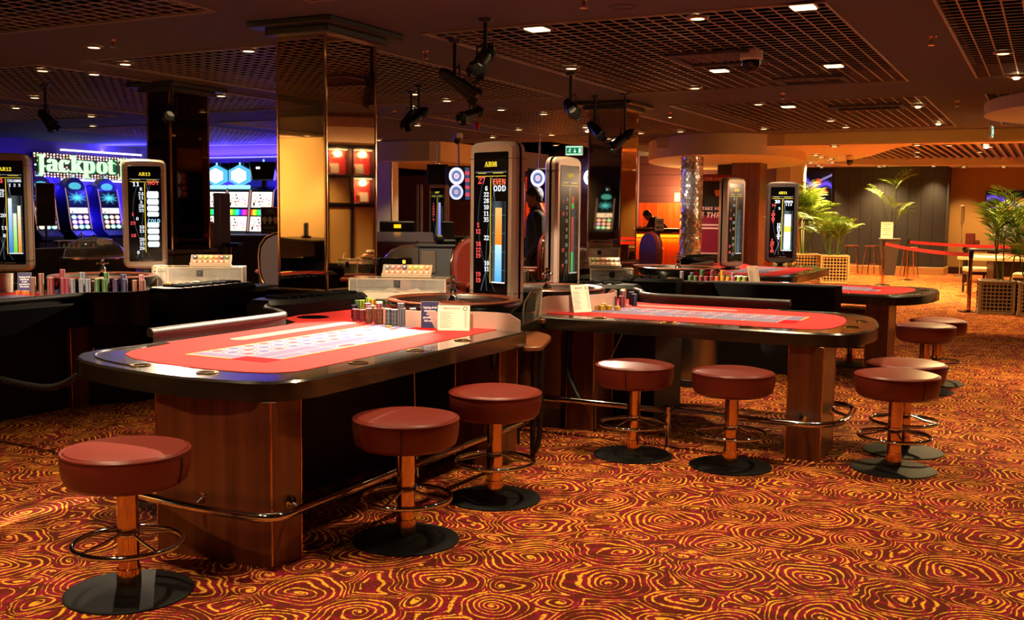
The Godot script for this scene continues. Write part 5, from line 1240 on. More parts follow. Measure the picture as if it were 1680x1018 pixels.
func slot_machine(at: Vector3, turn: float, label: String, topper: int, lit := 1.0) -> void:
	var t := th("slot_machine", label, "slot machine", at, turn, "slot machines along the blue wall")
	var dk := mt(Color(0.10, 0.10, 0.13), 0.4)
	# side profile in z, y swept over the width
	var pr := pv([-0.3, 0, 0.28, 0, 0.30, 0.72, 0.40, 0.78, 0.40, 0.86, 0.24, 0.98, 0.16, 1.35, 0.12, 1.62, 0.05, 1.94, -0.05, 2.02, -0.3, 2.02])
	var q := PackedVector2Array()
	for v in pr: q.append(Vector2(v.x, v.y))
	pt("cabinet", MB.new().prism(q, -0.29, 0.29, 0.012, true, Transform3D(Basis(Vector3(0, 0, 1), Vector3(1, 0, 0), Vector3(0, 1, 0)), V0)), dk, t)
	for s in [-1, 1]: pt("side_light_strip", MB.new().tube([Vector3(s * 0.285, 1.0, 0.25), Vector3(s * 0.285, 1.35, 0.18), Vector3(s * 0.285, 1.62, 0.14), Vector3(s * 0.285, 1.94, 0.07)], 0.012, 6), em(Color(0.8, 0.6, 0.55), 0.7 * lit), t)
	pt("reel_screen", face(0.5, 0.34, Vector3(0, 1.17, 0.215), -0.21), slot_screen(1 if topper == 0 else 2), t)
	pt("pay_screen", face(0.5, 0.13, Vector3(0, 1.43, 0.165), -0.16), slot_screen(2 if topper == 0 else 3), t)
	pt("top_screen", face(0.5, 0.36, Vector3(0, 1.72, 0.116), -0.2), slot_screen(0 if topper == 0 else 2), t)
	pt("button_deck", MB.new().box(Vector3(0, 0.86, 0.34), Vector3(0.5, 0.03, 0.14), 0.008, Basis(Vector3.RIGHT, 0.5)), M.black_gloss, t)
	for k in 5: pt("button", lt([Vector2(0.025, 0), Vector2(0.022, 0.012), Vector2(0, 0.014)], 12), em(Color(0.9, 0.8, 0.6), 0.8 * lit), t, Vector3(-0.18 + k * 0.09, 0.878, 0.345), Vector3(0.5, 0, 0))
	if topper == 0:
		pt("arched_top", MB.new().lathe([Vector2(0.29, -0.1), Vector2(0.29, 0.1), Vector2(0, 0.1), Vector2(0, -0.1), Vector2(0.29, -0.1)], 32, Vector3(0, 1.90, -0.06), UPR), dk, t)
		pt("sign_glow_panel", MB.new().lathe([Vector2(0.17, 0), Vector2(0.17, 0.01), Vector2(0, 0.011)], 24, Vector3(0, 1.99, 0.045), UPR * Basis().scaled(Vector3(1, 1, 0.5))), em(Color(0.35, 0.8, 0.85), 0.9), t)
		pt("mast", MB.new().tube([Vector3(-0.03, 2.1, -0.1), Vector3(-0.03, 2.3, -0.1)], 0.02, 8).tube([Vector3(0.06, 2.1, -0.1), Vector3(0.06, 2.3, -0.1)], 0.02, 8), M.chrome, t)
	elif topper == 1:
		var hx := PackedVector2Array()
		for k in 6: hx.append(Vector2(0.30 * sin(TAU * k / 6), 0.25 * cos(TAU * k / 6)))
		pt("hexagon_sign", MB.new().prism(hx, -0.05, 0.05, 0.02, true, Transform3D(UPR, Vector3(0, 2.27, 0.02))), em(Color(0.35, 0.75, 0.95), 1.2), t)
		var h2 := PackedVector2Array()
		for v in hx: h2.append(v * 0.72)
		pt("hexagon_lamp_face", MB.new().prism(h2, 0.0, 0.06, 0.01, true, Transform3D(UPR, Vector3(0, 2.27, 0.02))), em(Color(0.95, 1.0, 0.95), 2.0), t)
		pt("sign_bar", bx(Vector3(0.56, 0.09, 0.08), 0.02, Vector3(0, 2.01, 0.06)), em(Color(0.6, 0.9, 1.0), 1.6), t)
		pt("stem", bx(Vector3(0.2, 0.1, 0.1), 0.01, Vector3(0, 2.06, -0.05)), M.black, t)
		pt("dark_topper", MB.new().prism(pv([-0.34, -0.14, 0.34, -0.14, 0.26, 0.26, -0.26, 0.26]), -0.06, 0.06, 0.02, true, Transform3D(UPR, Vector3(0, 2.44, -0.14))), M.black_gloss, t)
	else:
		pt("dark_topper", MB.new().prism(pv([-0.34, -0.22, 0.34, -0.22, 0.26, 0.2, -0.26, 0.2]), -0.1, 0.08, 0.02, true, Transform3D(UPR, Vector3(0, 2.36, 0))), M.black_gloss, t)
		pt("neck", bx(Vector3(0.14, 0.3, 0.1), 0.01, Vector3(0, 2.15, -0.05)), M.black, t)
		pt("glint_light", bx(Vector3(0.1, 0.05, 0.004), 0.001, Vector3(-0.1, 2.44, 0.083)), em(Color(1, 0.95, 0.85), 2.0), t)
	pt("beacon_light", lt([Vector2(0.02, 0), Vector2(0.02, 0.05), Vector2(0, 0.06)], 10), em(Color(0.5, 0.8, 1.0), 2.0), t, Vector3(0, [2.19, 2.52, 2.58][topper], 0))
func slot_side() -> void:
	for p in [[-17.03, "slot machine under the jackpot sign, left one of two with blue burst screens", 0], [-17.95, "slot machine under the jackpot sign, right one of two with blue burst screens", 0], [-16.12, "slot machine behind the framed dark poster at the far left", 0], [-15.2, "slot machine hidden behind the AR12 display", 0], [-14.3, "slot machine beyond the left edge of the picture", 0]]:
		slot_machine(Vector3(-20.15, 0, p[0]), PI / 2 if p[2] != 2 else PI / 2, p[1], p[2])
	for p in [[-17.45, "lit slot machine with hexagon sign, left one beside the dark mirrored column", 1], [-16.75, "lit slot machine with hexagon sign and rainbow strip", 1], [-16.05, "black slot machine with dark flared topper behind the bulb poster", 2]]:
		slot_machine(Vector3(p[0], 0, -18.82), 0.25, p[1], p[2], 1.2)
	# the jackpot sign
	var t := th("jackpot_sign", "long bulb-studded sign with green letters reading Jackpot, hung on the blue wall", "sign", Vector3(-20.42, 2.45, -18.2), PI / 2)
	var bd := MB.new().box(Vector3(-0.1, 0, 0), Vector3(3.9, 0.56, 0.1), 0.02)
	pt("board", bd, mt(Color(0.25, 0.12, 0.16), 0.6), t)
	var bulb := lt([Vector2(0.022, 0), Vector2(0.02, 0.012), Vector2(0.01, 0.022), Vector2(0, 0.024)], 8).mesh()
	var bl := MB.new(); var b2 := MB.new()
	for row in 4:
		var y: float = [0.25, 0.19, -0.19, -0.25][row]
		for k in 44: (bl if (k + row) % 3 else b2).add(bulb, Transform3D(UPR, Vector3(-2.02 + k * 0.088, y + 0.006 * sin(k * 2.0), 0.05)))
	for k in 60: (bl if k % 2 else b2).add(bulb, Transform3D(UPR, Vector3(-2.0 + k * 0.065, 0.14 * sin(k * 2.4), 0.05)))
	pt("bulb_lamps", bl, em(Color(1.0, 0.75, 0.55), 1.6), t).set_meta("kind", "stuff")
	pt("white_bulb_lamps", b2, em(Color(1.0, 0.95, 0.9), 2.4), t).set_meta("kind", "stuff")
	var tx := text("Jackpot Joy", 0.36, serif, 0.06); tx.horizontal_alignment = HORIZONTAL_ALIGNMENT_LEFT
	pt("letters_light", MB.new().add(tx, Transform3D(Basis().scaled(Vector3(1.15, 1, 1)), Vector3(-2.0, 0.03, 0.13))), em(Color(0.75, 1.0, 0.70), 1.6), t)
	var tx2 := text("Jackpot Joy", 0.385, serif, 0.03); tx2.horizontal_alignment = HORIZONTAL_ALIGNMENT_LEFT
	pt("letter_edges", MB.new().add(tx2, Transform3D(Basis().scaled(Vector3(1.15, 1, 1)), Vector3(-2.02, 0.03, 0.10))), em(Color(0.05, 0.45, 0.12), 0.9), t)
	for p in [[2.82, "blue-white neon tube above the jackpot sign"], [2.14, "blue-white neon tube below the jackpot sign"]]:
		var nt := one("neon_tube", MB.new().tube([Vector3(0, 0, -1.45), Vector3(0, 0, 1.3)], 0.022, 10), M.neon, p[1], "neon tube", Vector3(-20.38, p[0], -18.2), 0.0, "neon tubes of the jackpot sign")
		area(nt, Vector3(0.05, 0, 0), Vector3(0.12, 1 if p[0] > 2.5 else -1, 0), 2.7, 0.05, 26.0, Color(0.25, 0.22, 1.0))
	# wall-washing blue tubes hidden behind the machines
	for p in [[Vector3(-20.44, 1.95, -16.4), 2.4, "blue neon tube on the wall behind the dark slot machine"], [Vector3(-20.44, 1.2, -18.0), 1.4, "blue neon tube on the wall behind the two slot machines"]]:
		var nt := one("neon_tube", MB.new().tube([Vector3(0, 0, -p[1] / 2), Vector3(0, 0, p[1] / 2)], 0.015, 8), em(Color(0.3, 0.25, 1.0), 3.0), p[2], "neon tube", p[0], 0.0, "neon tubes of the jackpot sign")
		area(nt, Vector3(0.16, 0.0, 0), Vector3(-1, 0.15, 0), p[1], 0.06, 26.0, Color(0.16, 0.12, 1.0))
	var nb := one("neon_tube", MB.new().tube([Vector3(-1.6, 0, 0), Vector3(1.6, 0, 0)], 0.018, 8), em(Color(0.45, 0.40, 1.0), 3.0), "violet neon tube on the wall above the hexagon slot machines", "neon tube", Vector3(-16.9, 2.72, -19.26))
	area(nb, Vector3(0, 0, 0.06), Vector3(0, 1, 0.35), 3.1, 0.05, 22.0, Color(0.30, 0.24, 1.0))
	omni(nb, Vector3(1.2, -0.5, 0.25), 2.0, Color(0.25, 0.2, 1.0), 0.2)
	omni(nb, Vector3(-0.6, -0.5, 0.25), 2.0, Color(0.25, 0.2, 1.0), 0.2)
	# posters and furniture in front
	t = th("framed_poster", "tall dark framed poster at the far left beneath the jackpot sign", "poster", Vector3(-17.1, 0, -13.8), 0.95)
	pt("panel", bx(Vector3(0.32, 0.80, 0.03), 0.004, Vector3(0, 1.55, 0)), mt(Color(0.06, 0.035, 0.03), 0.5), t)
	var fr := MB.new()
	for s in [-1, 1]: fr.box(Vector3(s * 0.16, 1.55, 0), Vector3(0.02, 0.82, 0.045), 0.004); fr.box(Vector3(0, 1.55 + s * 0.40, 0), Vector3(0.34, 0.02, 0.045), 0.004)
	pt("frame", fr, M.brass, t); pt("stand", MB.new().tube([Vector3(0, 0, 0), Vector3(0, 1.15, 0)], 0.02, 8).box(Vector3(0, 0.01, 0), Vector3(0.4, 0.02, 0.3)), M.black, t)
	pt("printing", MB.new().box(Vector3(0, 1.84, 0.017), Vector3(0.26, 0.02, 0.001)).box(Vector3(0, 1.6, 0.017), Vector3(0.2, 0.16, 0.001)), mt(Color(0.2, 0.12, 0.10)), t)
	t = th("bulb_poster", "black standing poster with three pale light bulb pictures by the hexagon slot machines", "poster", Vector3(-13.25, 0, -15.7), 0.72)
	pt("panel", bx(Vector3(0.33, 0.50, 0.02), 0.003, Vector3(0, 1.29, 0)), mt(Color(0.16, 0.13, 0.11), 0.5), t)
	fr = MB.new()
	for s in [-1, 1]: fr.box(Vector3(s * 0.165, 1.29, 0), Vector3(0.014, 0.51, 0.03), 0.003); fr.box(Vector3(0, 1.29 + s * 0.25, 0), Vector3(0.34, 0.014, 0.03), 0.003)
	pt("frame", fr, M.brass, t)
	for k in 3: pt("bulb_picture", MB.new().lathe([Vector2(0, 0.065), Vector2(0.03, 0.055), Vector2(0.043, 0.02), Vector2(0.036, -0.02), Vector2(0.016, -0.05), Vector2(0.014, -0.075), Vector2(0, -0.08)], 16, Vector3(-0.1 + k * 0.1, 1.30, 0.011), Basis().scaled(Vector3(1, 1, 0.05))), mt(Color(0.95, 0.92, 0.75) if k < 2 else Color(0.95, 0.78, 0.70)), t)
	pt("printing", MB.new().box(Vector3(0, 1.425, 0.011), Vector3(0.2, 0.016, 0.001)).box(Vector3(0, 1.475, 0.011), Vector3(0.13, 0.03, 0.001)).box(Vector3(0, 1.165, 0.011), Vector3(0.26, 0.012, 0.001)).box(Vector3(0, 1.14, 0.011), Vector3(0.2, 0.012, 0.001)).box(Vector3(0, 1.07, 0.011), Vector3(0.24, 0.012, 0.001)), mt(Color(0.55, 0.52, 0.48)), t)
	t = th("dark_desk", "dark grey desk with panelled front below the bulb poster", "desk", Vector3(-13.5, 0, -15.55), 0.72)
	pt("body", bx(Vector3(1.6, 0.98, 0.6), 0.01, Vector3(0.1, 0.49, 0.05)), mt(Color(0.12, 0.10, 0.10), 0.5), t); pt("top", bx(Vector3(1.66, 0.04, 0.66), 0.008, Vector3(0.1, 1.0, 0.05)), mt(Color(0.24, 0.20, 0.15), 0.4), t)
	for k in 3: pt("front_panel", bx(Vector3(0.48, 0.8, 0.012), 0.004, Vector3(-0.42 + 0.52 * k, 0.46, 0.356)), mt(Color(0.14, 0.12, 0.12), 0.5), t)
	t = th("upright_terminal", "tall black terminal screen seen edge on in front of the hexagon slot machines", "terminal", Vector3(-11.95, 0, -13.0), 2.0)
	pt("screen_back", bx(Vector3(0.5, 0.85, 0.10), 0.01, Vector3(0, 1.33, 0)), M.black, t); pt("violet_edge", bx(Vector3(0.04, 0.85, 0.11), 0.01, Vector3(-0.26, 1.33, 0)), mt(Color(0.35, 0.32, 0.55), 0.4), t)
	pt("stand", MB.new().box(Vector3(0, 0.45, 0), Vector3(0.16, 0.9, 0.1), 0.01).box(Vector3(0, 0.02, 0), Vector3(0.5, 0.04, 0.4), 0.01).box(Vector3(0.1, 0.92, 0.15), Vector3(0.3, 0.06, 0.25), 0.02), M.black, t)
# ---------------------------------------------------------------- the back of the room
func picture(size: Vector2i, kind: int) -> ImageTexture:
	var im := Image.create(size.x, size.y, false, Image.FORMAT_RGB8)
	for y in size.y:
		for x in size.x:
			var u := float(x) / size.x; var v := float(y) / size.y
			var c := Color(0.03, 0.02, 0.05)
			if kind == 0:      # two roulette wheels seen on a camera screen
				for w in [[0.42, 0.26, 0.30, Color(0.95, 0.93, 1.0)], [0.40, 0.76, 0.27, Color(0.75, 0.78, 0.85)]]:
					var d: float = Vector2((u - w[0]) * 1.0, (v - w[1]) * 1.25).length() / w[2]
					if d < 1.0: c = (w[3] as Color).lerp(Color(0.25, 0.3, 0.5), clampf(1.0 - absf(d - 0.55) * 3.0, 0, 1)); c = c.lerp(Color(0.8, 0.3, 0.35), 0.5 if d < 0.25 else 0.0)
					elif d < 1.12: c = Color(0.85, 0.8, 0.95)
				if u > 0.8: c = Color(0.75, 0.25, 0.3) if int(v * 9) % 2 else Color(0.2, 0.25, 0.35)
			else:              # stage picture: violet light streaks and orange figures
				var k := clampf(1.0 - absf(v - 0.25 - 0.3 * u + 0.1 * sin(u * 9.0)) * 6.0, 0, 1)
				c = c.lerp(Color(0.45, 0.30, 1.0), k); c = c.lerp(Color(0.8, 0.7, 1.0), clampf(1.0 - absf(v - 0.1 - 0.6 * (1.0 - u)) * 14.0, 0, 1) * 0.8)
				for w in [[0.25, 0.75, 0.13], [0.62, 0.35, 0.16], [0.80, 0.7, 0.15], [0.45, 0.62, 0.12]]:
					var d: float = Vector2((u - w[0]) * 1.4, v - w[1]).length() / w[2]
					if d < 1.0: c = c.lerp(Color(1.0, 0.35, 0.12), 1.0 - d * d)
			im.set_pixel(x, y, c)
	im.generate_mipmaps()
	return ImageTexture.create_from_image(im)
func screen_mat(tex: Texture2D, e: float) -> StandardMaterial3D:
	var m := mt(Color(0.02, 0.02, 0.02), 0.15); m.emission_enabled = true; m.emission = Color.WHITE; m.emission_texture = tex; m.emission_operator = BaseMaterial3D.EMISSION_OP_MULTIPLY; m.emission_energy_multiplier = e
	return m
func tv(at: Vector3, turn: float, w: float, h: float, mat: Material, label: String, drop := 0.0, tilt := 0.0) -> void:
	var t := th("television", label, "television", at, turn)
	t.rotation.x = tilt
	pt("casing", bx(Vector3(w + 0.05, h + 0.05, 0.06), 0.01), M.black, t)
	pt("screen", face(w, h, Vector3(0, 0, 0.0315)), mat, t)
	pt("rear_mount", bx(Vector3(0.2, 0.2, 0.06), 0.01, Vector3(0, 0, -0.05)), M.black, t)
	if drop > 0: pt("hanger", MB.new().tube([Vector3(0, h / 2, -0.05), Vector3(0, h / 2 + drop, -0.05)], 0.018, 8), M.chrome, t)
func far_side() -> void:
	var o: MeshInstance3D
	# mauve rear wall panels and the pale pillar under the bulkhead band
	o = st("wall_mauve", bx(Vector3(8.7, 2.58, 0.12), 0, Vector3(-15.9, 1.29, -27.5)), M.wall_mauve); tag(o, "mauve back wall under the tan bulkhead band", "wall")
	o = st("pillar", bx(Vector3(0.42, 2.58, 0.3), 0.01, Vector3(-13.33, 1.29, -19.78)), M.cream); tag(o, "pale square pillar right of the big mirrored column", "pillar")
	pt("corner_strip", bx(Vector3(0.03, 2.58, 0.03), 0.006, Vector3(0.22, 0, 0.15)), M.steel, o, Vector3(-13.33, 1.29, -19.78))
	var dk := st("pillar", bx(Vector3(0.4, 2.58, 0.3), 0.01, Vector3(-14.1, 1.29, -20.1)), mt(Color(0.10, 0.09, 0.14), 0.4)); tag(dk, "dark glossy pillar beside the pale one", "pillar")
	# purple slatted wall with the lit letter, orange cabinet, reception
	o = st("wall_purple", bx(Vector3(3.4, 3.0, 0.12), 0, Vector3(-11.0, 1.5, -25.0)), M.wall_purple); tag(o, "violet wall with a white glowing letter C", "wall")
	for k in 9: pt("board", bx(Vector3(3.4, 0.29, 0.015), 0.004, Vector3(0, -1.3 + 0.32 * k, 0.065)), M.wall_purple, o, Vector3(-11.0, 1.5, -25.0))
	var cl := th("lit_letter", "white glowing letter C on the violet wall between the display and the second mirrored column", "illuminated letter", Vector3(-10.55, 2.40, -24.85))
	var arc := []
	for k in 21:
		var a := 0.75 + (TAU - 1.5) * k / 20.0
		arc.append(Vector3(0.13 * cos(a), 0.15 * sin(a), 0))
	pt("neon_letter", MB.new().tube(arc, 0.045, 10), em(Color(0.95, 0.97, 1.0), 4.0), cl)
	o = st("wall_reception", bx(Vector3(3.6, 3.0, 0.12), 0, Vector3(-8.0, 1.5, -26.4)), mt(Color(0.32, 0.18, 0.20), 0.6)); tag(o, "dark mauve boarded wall above the reception desk", "wall")
	for k in 5: pt("board", bx(Vector3(3.6, 0.26, 0.02), 0.004, Vector3(0, 0.32 + 0.28 * k, 0.065)), mt(Color(0.34, 0.19, 0.21), 0.55), o, Vector3(-8.0, 1.5, -26.4))
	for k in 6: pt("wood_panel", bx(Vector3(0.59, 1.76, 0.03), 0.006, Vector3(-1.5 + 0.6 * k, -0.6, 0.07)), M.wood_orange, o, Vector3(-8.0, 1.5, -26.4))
	omni(o, Vector3(-8.6, 2.0, -25.7), 5.0, Color(1.0, 0.72, 0.42), 0.15)
	var t := th("reception_desk", "orange reception desk with dark top, left of the glittering column", "reception desk", Vector3(-8.05, 0, -23.6), 0.30)
	pt("body", bx(Vector3(2.2, 1.05, 0.6), 0.01, Vector3(0, 0.525, 0)), mt(Color(0.85, 0.38, 0.14), 0.45), t)
	pt("top", bx(Vector3(2.3, 0.09, 0.75), 0.015, Vector3(0, 1.11, 0)), mt(Color(0.07, 0.06, 0.10), 0.3), t)
	pt("amber_light_strip", bx(Vector3(2.2, 0.07, 0.01), 0, Vector3(0, 0.985, 0.306)), em(Color(1.0, 0.62, 0.08), 2.2), t)
	for k in 4: pt("front_panel", bx(Vector3(0.53, 0.86, 0.012), 0.003, Vector3(-0.82 + 0.55 * k, 0.48, 0.306)), mt(Color(0.88, 0.42, 0.17), 0.45), t)
	area(t, Vector3(0, 0.94, 0.36), Vector3(0, -1, 0.05), 2.0, 0.06, 2.0, Color(1, 0.5, 0.12))
	t = th("pinned_notice", "small pale notices on the wooden wall above the bending clerk", "notice", Vector3(-8.45, 1.93, -26.28), 0.0)
	for k in 3: pt("sheet", bx(Vector3(0.2, 0.22, 0.006), 0.001, Vector3(-0.22 + 0.22 * k, 0.02 * (k % 2), 0)), M.cream, t)
	t = th("direction_sign", "white sign with an arrow on a thin post in front of the reception desk", "sign", Vector3(-6.33, 0, -18.15), 0.35)
	pt("post", MB.new().tube([Vector3(0, 0.0, 0), Vector3(0, 1.2, 0)], 0.018, 8).lathe([Vector2(0.14, 0), Vector2(0.13, 0.015), Vector2(0, 0.03)], 20), M.black, t)
	pt("plate", bx(Vector3(0.16, 0.22, 0.012), 0.002, Vector3(0, 1.30, 0)), M.white, t)
	var ar := MB.new().box(Vector3(0.01, 1.25, 0.007), Vector3(0.09, 0.012, 0.001)).box(Vector3(0, 1.36, 0.007), Vector3(0.12, 0.012, 0.001)).box(Vector3(0, 1.33, 0.007), Vector3(0.1, 0.012, 0.001))
	ar.tri(Vector3(-0.02, 1.275, 0.0075), Vector3(-0.06, 1.25, 0.0075), Vector3(-0.02, 1.225, 0.0075))
	pt("arrow", ar, M.ink, t)
	# glittering column: small mirror tiles on a round shaft
	t = th("glitter_column", "round column covered in tiny mirror tiles under the curved tan bulkhead", "column", Vector3(-6.30, 0, -19.9)); t.set_meta("kind", "structure")
	pt("shaft", lt([Vector2(0.205, 0), Vector2(0.205, 2.62), Vector2(0, 2.62)], 32), mt(Color(0.5, 0.46, 0.42), 0.4, 0.6), t)
	var tiles := MB.new(); var r := RandomNumberGenerator.new(); r.seed = 9
	for y in 44:
		for k in 26:
			var a := TAU * (k + 0.5 * (y % 2)) / 26
			var bs := Basis(Vector3.UP, -a + PI / 2) * Basis.from_euler(Vector3(r.randf_range(-0.13, 0.13), r.randf_range(-0.13, 0.13), 0))
			tiles.box(Vector3(0.212 * cos(a), 0.03 + y * 0.0592, 0.212 * sin(a)), Vector3(0.046, 0.054, 0.006), 0, bs)
	pt("mirror_tiles", tiles, mt(Color(0.93, 0.91, 0.88), 0.24, 0.85), t).set_meta("kind", "stuff")
	# maroon poster
	t = th("maroon_poster", "tall maroon advertising poster with a smiling man, behind the glittering column", "poster", Vector3(-6.52, 0, -22.0), 0.28)
	pt("panel", bx(Vector3(0.86, 2.30, 0.04), 0.006, Vector3(0, 1.19, 0)), mt(Color(0.46, 0.10, 0.22), 0.35), t)
	pt("photo_field", face(0.80, 0.72, Vector3(0, 1.84, 0.0215)), mt(Color(0.03, 0.02, 0.03), 0.35), t)
	var fg := MB.new().lathe([Vector2(0, 0.10), Vector2(0.055, 0.07), Vector2(0.07, 0.0), Vector2(0.05, -0.08), Vector2(0, -0.11)], 20, Vector3(0.13, 1.98, 0.022), Basis().scaled(Vector3(1, 1, 0.04)))
	pt("printed_face", fg, mt(Color(0.72, 0.42, 0.28), 0.5), t)
	pt("printed_hair", MB.new().lathe([Vector2(0, 0.13), Vector2(0.06, 0.10), Vector2(0.078, 0.04), Vector2(0.06, 0.03), Vector2(0, 0.05)], 16, Vector3(0.13, 1.985, 0.023), Basis().scaled(Vector3(1, 1, 0.04))), mt(Color(0.10, 0.05, 0.03), 0.6), t)
	pt("printed_suit", MB.new().prism(pv([-0.12, -1.86, 0.04, -1.90, 0.22, -1.90, 0.34, -1.86, 0.38, -1.60, -0.16, -1.60]), 0.0215, 0.0225, 0, true, Transform3D(UPR, V0)), mt(Color(0.06, 0.05, 0.07), 0.5), t)
	var w := MB.new()
	w.add(text("OUR LIVE CASINO", 0.062, sans, 0.001), Transform3D(Basis(), Vector3(0, 2.25, 0.022)))
	w.add(text("TAKE HOME", 0.07, sans, 0.001), Transform3D(Basis(), Vector3(0.08, 1.62, 0.0235)))
	w.add(text("THE THRILL", 0.115, sans, 0.001), Transform3D(Basis(Vector3(1, 0, 0), Vector3(0.15, 1, 0), Vector3(0, 0, 1)), Vector3(0.0, 1.48, 0.0235)))
	for k in 4: w.box(Vector3(0, [1.27, 1.20, 0.66, 0.60][k], 0.022), Vector3([0.66, 0.54, 0.64, 0.30][k], 0.035, 0.001))
	pt("lettering", w, mt(Color(0.80, 0.68, 0.72), 0.5), t)
	pt("dice_print", MB.new().box(Vector3(-0.18, 0.34, 0.022), Vector3(0.22, 0.24, 0.001), 0, Basis(Vector3.FORWARD, 0.15)).box(Vector3(0.1, 0.28, 0.022), Vector3(0.15, 0.16, 0.001), 0, Basis(Vector3.FORWARD, -0.2)), mt(Color(0.55, 0.52, 0.75), 0.5), t)
	# square wooden pillars below the curved bulkhead
	o = st("pillar", bx(Vector3(0.62, 2.62, 0.62), 0.01, Vector3(-5.95, 1.31, -22.9)), M.wood); tag(o, "red-brown wooden pillar between the AR10 and AR11 displays", "pillar")
	o = st("pillar", bx(Vector3(0.5, 2.62, 0.5), 0.01, Vector3(-6.55, 1.31, -23.6)), mt(Color(0.20, 0.08, 0.05), 0.4)); tag(o, "dark brown pillar behind the red-brown wooden one", "pillar")
	o = st("pillar", bx(Vector3(0.30, 2.78, 0.3), 0.01, Vector3(-5.55, 1.39, -26.0)), M.cream); tag(o, "cream pillar glimpsed above the AR11 display", "pillar")
	o = st("wall_bar", bx(Vector3(1.6, 2.78, 0.1), 0, Vector3(-6.8, 1.39, -27.2)), M.wall_tan); tag(o, "tan lit wall between the wooden pillar and the AR11 display", "wall")
	omni(o, Vector3(-6.3, 2.3, -26.4), 3.0, WARM, 0.1)
	# screens and machines seen between the displays
	var wheels := screen_mat(picture(Vector2i(96, 96), 0), 1.5)
	tv(Vector3(-10.62, 2.06, -18.30), 0.35, 0.46, 0.64, wheels, "hanging screen showing roulette wheels, left of AR08", 0.66, 0.12)
	tv(Vector3(-8.95, 2.02, -18.55), 0.5, 0.42, 0.62, wheels, "hanging screen showing roulette wheels, behind the dealer's head", 0.7, 0.12)
	tv(Vector3(-11.6, 2.28, -19.1), 0.5, 0.40, 0.36, M.black_gloss, "black unlit screen hanging left of the roulette screen", 0.55, 0.1)
	t = th("electronic_terminal", "violet and maroon gaming terminal with green lit buttons beside the big mirrored column", "gaming terminal", Vector3(-9.85, 0, -14.75), 0.6)
	pt("body", MB.new().prism(rounded(pv([-0.75, -0.4, 0.75, -0.4, 0.8, 0.3, -0.8, 0.3]), [0.15]), 0.0, 0.98, 0.05), mt(Color(0.24, 0.06, 0.10), 0.25), t)
	pt("violet_side", MB.new().prism(pv([-0.8, -0.3, -0.7, 0.3, -0.3, 0.32, -0.5, -0.35]), 0.0, 1.06, 0.02), mt(Color(0.14, 0.09, 0.24), 0.3), t)
	pt("sloped_panel", MB.new().box(Vector3(0.15, 1.06, 0.02), Vector3(1.1, 0.02, 0.45), 0.006, Basis(Vector3.RIGHT, 0.35)), mt(Color(0.5, 0.45, 0.5), 0.2), t)
	pt("green_light", MB.new().box(Vector3(-0.62, 0.95, 0.34), Vector3(0.12, 0.17, 0.02), 0.004).box(Vector3(-0.42, 0.95, 0.34), Vector3(0.11, 0.15, 0.02), 0.004), em(Color(0.10, 0.75, 0.35), 1.6), t)
	pt("amber_light", bx(Vector3(0.12, 0.06, 0.02), 0.002, Vector3(0.1, 1.24, -0.25)), em(Color(1.0, 0.65, 0.05), 2.0), t)
	pt("rear_box", bx(Vector3(0.6, 0.35, 0.2), 0.02, Vector3(0.1, 1.15, -0.36)), M.black, t)
	t = th("dark_counter", "long dark counter under the hanging roulette screen", "counter", Vector3(-10.6, 0, -19.6), 0.45)
	pt("body", bx(Vector3(3.2, 0.92, 0.6), 0.01, Vector3(0, 0.46, 0)), M.dark_body, t); pt("top", bx(Vector3(3.3, 0.05, 0.7), 0.01, Vector3(0, 0.95, 0)), M.wood_dark, t)
	for k in 6: pt("front_panel", bx(Vector3(0.5, 0.8, 0.012), 0.003, Vector3(-1.32 + 0.53 * k, 0.45, 0.306)), mt(Color(0.16, 0.13, 0.12), 0.5), t)
	t = th("wall_lamp_unit", "tall orange-lit cabinet behind the dealer", "cabinet", Vector3(-10.2, 0, -21.8), 0.4)
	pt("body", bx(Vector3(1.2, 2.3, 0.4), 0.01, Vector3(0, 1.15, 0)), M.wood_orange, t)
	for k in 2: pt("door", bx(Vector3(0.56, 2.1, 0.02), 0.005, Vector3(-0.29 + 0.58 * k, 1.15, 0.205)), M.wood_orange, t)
	pt("lamp_glass", lt([Vector2(0, 1.30), Vector2(0.10, 1.32), Vector2(0.17, 1.5), Vector2(0.10, 1.68), Vector2(0, 1.70)], 20), em(Color(1.0, 0.62, 0.22), 2.2), t, Vector3(0.25, 0, 0.42))
	omni(t, Vector3(0.2, 1.6, 0.8), 1.6, Color(1, 0.5, 0.15), 0.15)
	t = th("bet_station", "dim gaming table with a pale lit surface right of the twin displays", "gaming table", Vector3(-7.6, 0, -16.3), 0.4)
	pt("body", bx(Vector3(1.2, 0.85, 0.8), 0.03, Vector3(0, 0.425, 0)), mt(Color(0.10, 0.08, 0.10), 0.4), t); pt("surface", bx(Vector3(1.24, 0.03, 0.84), 0.01, Vector3(0, 0.865, 0)), mt(Color(0.6, 0.52, 0.48), 0.3), t)
	pt("small_screen", MB.new().box(Vector3(0.1, 1.03, -0.2), Vector3(0.28, 0.2, 0.02), 0.004, Basis(Vector3.RIGHT, -0.2)), em(Color(0.6, 0.65, 0.9), 0.8), t)
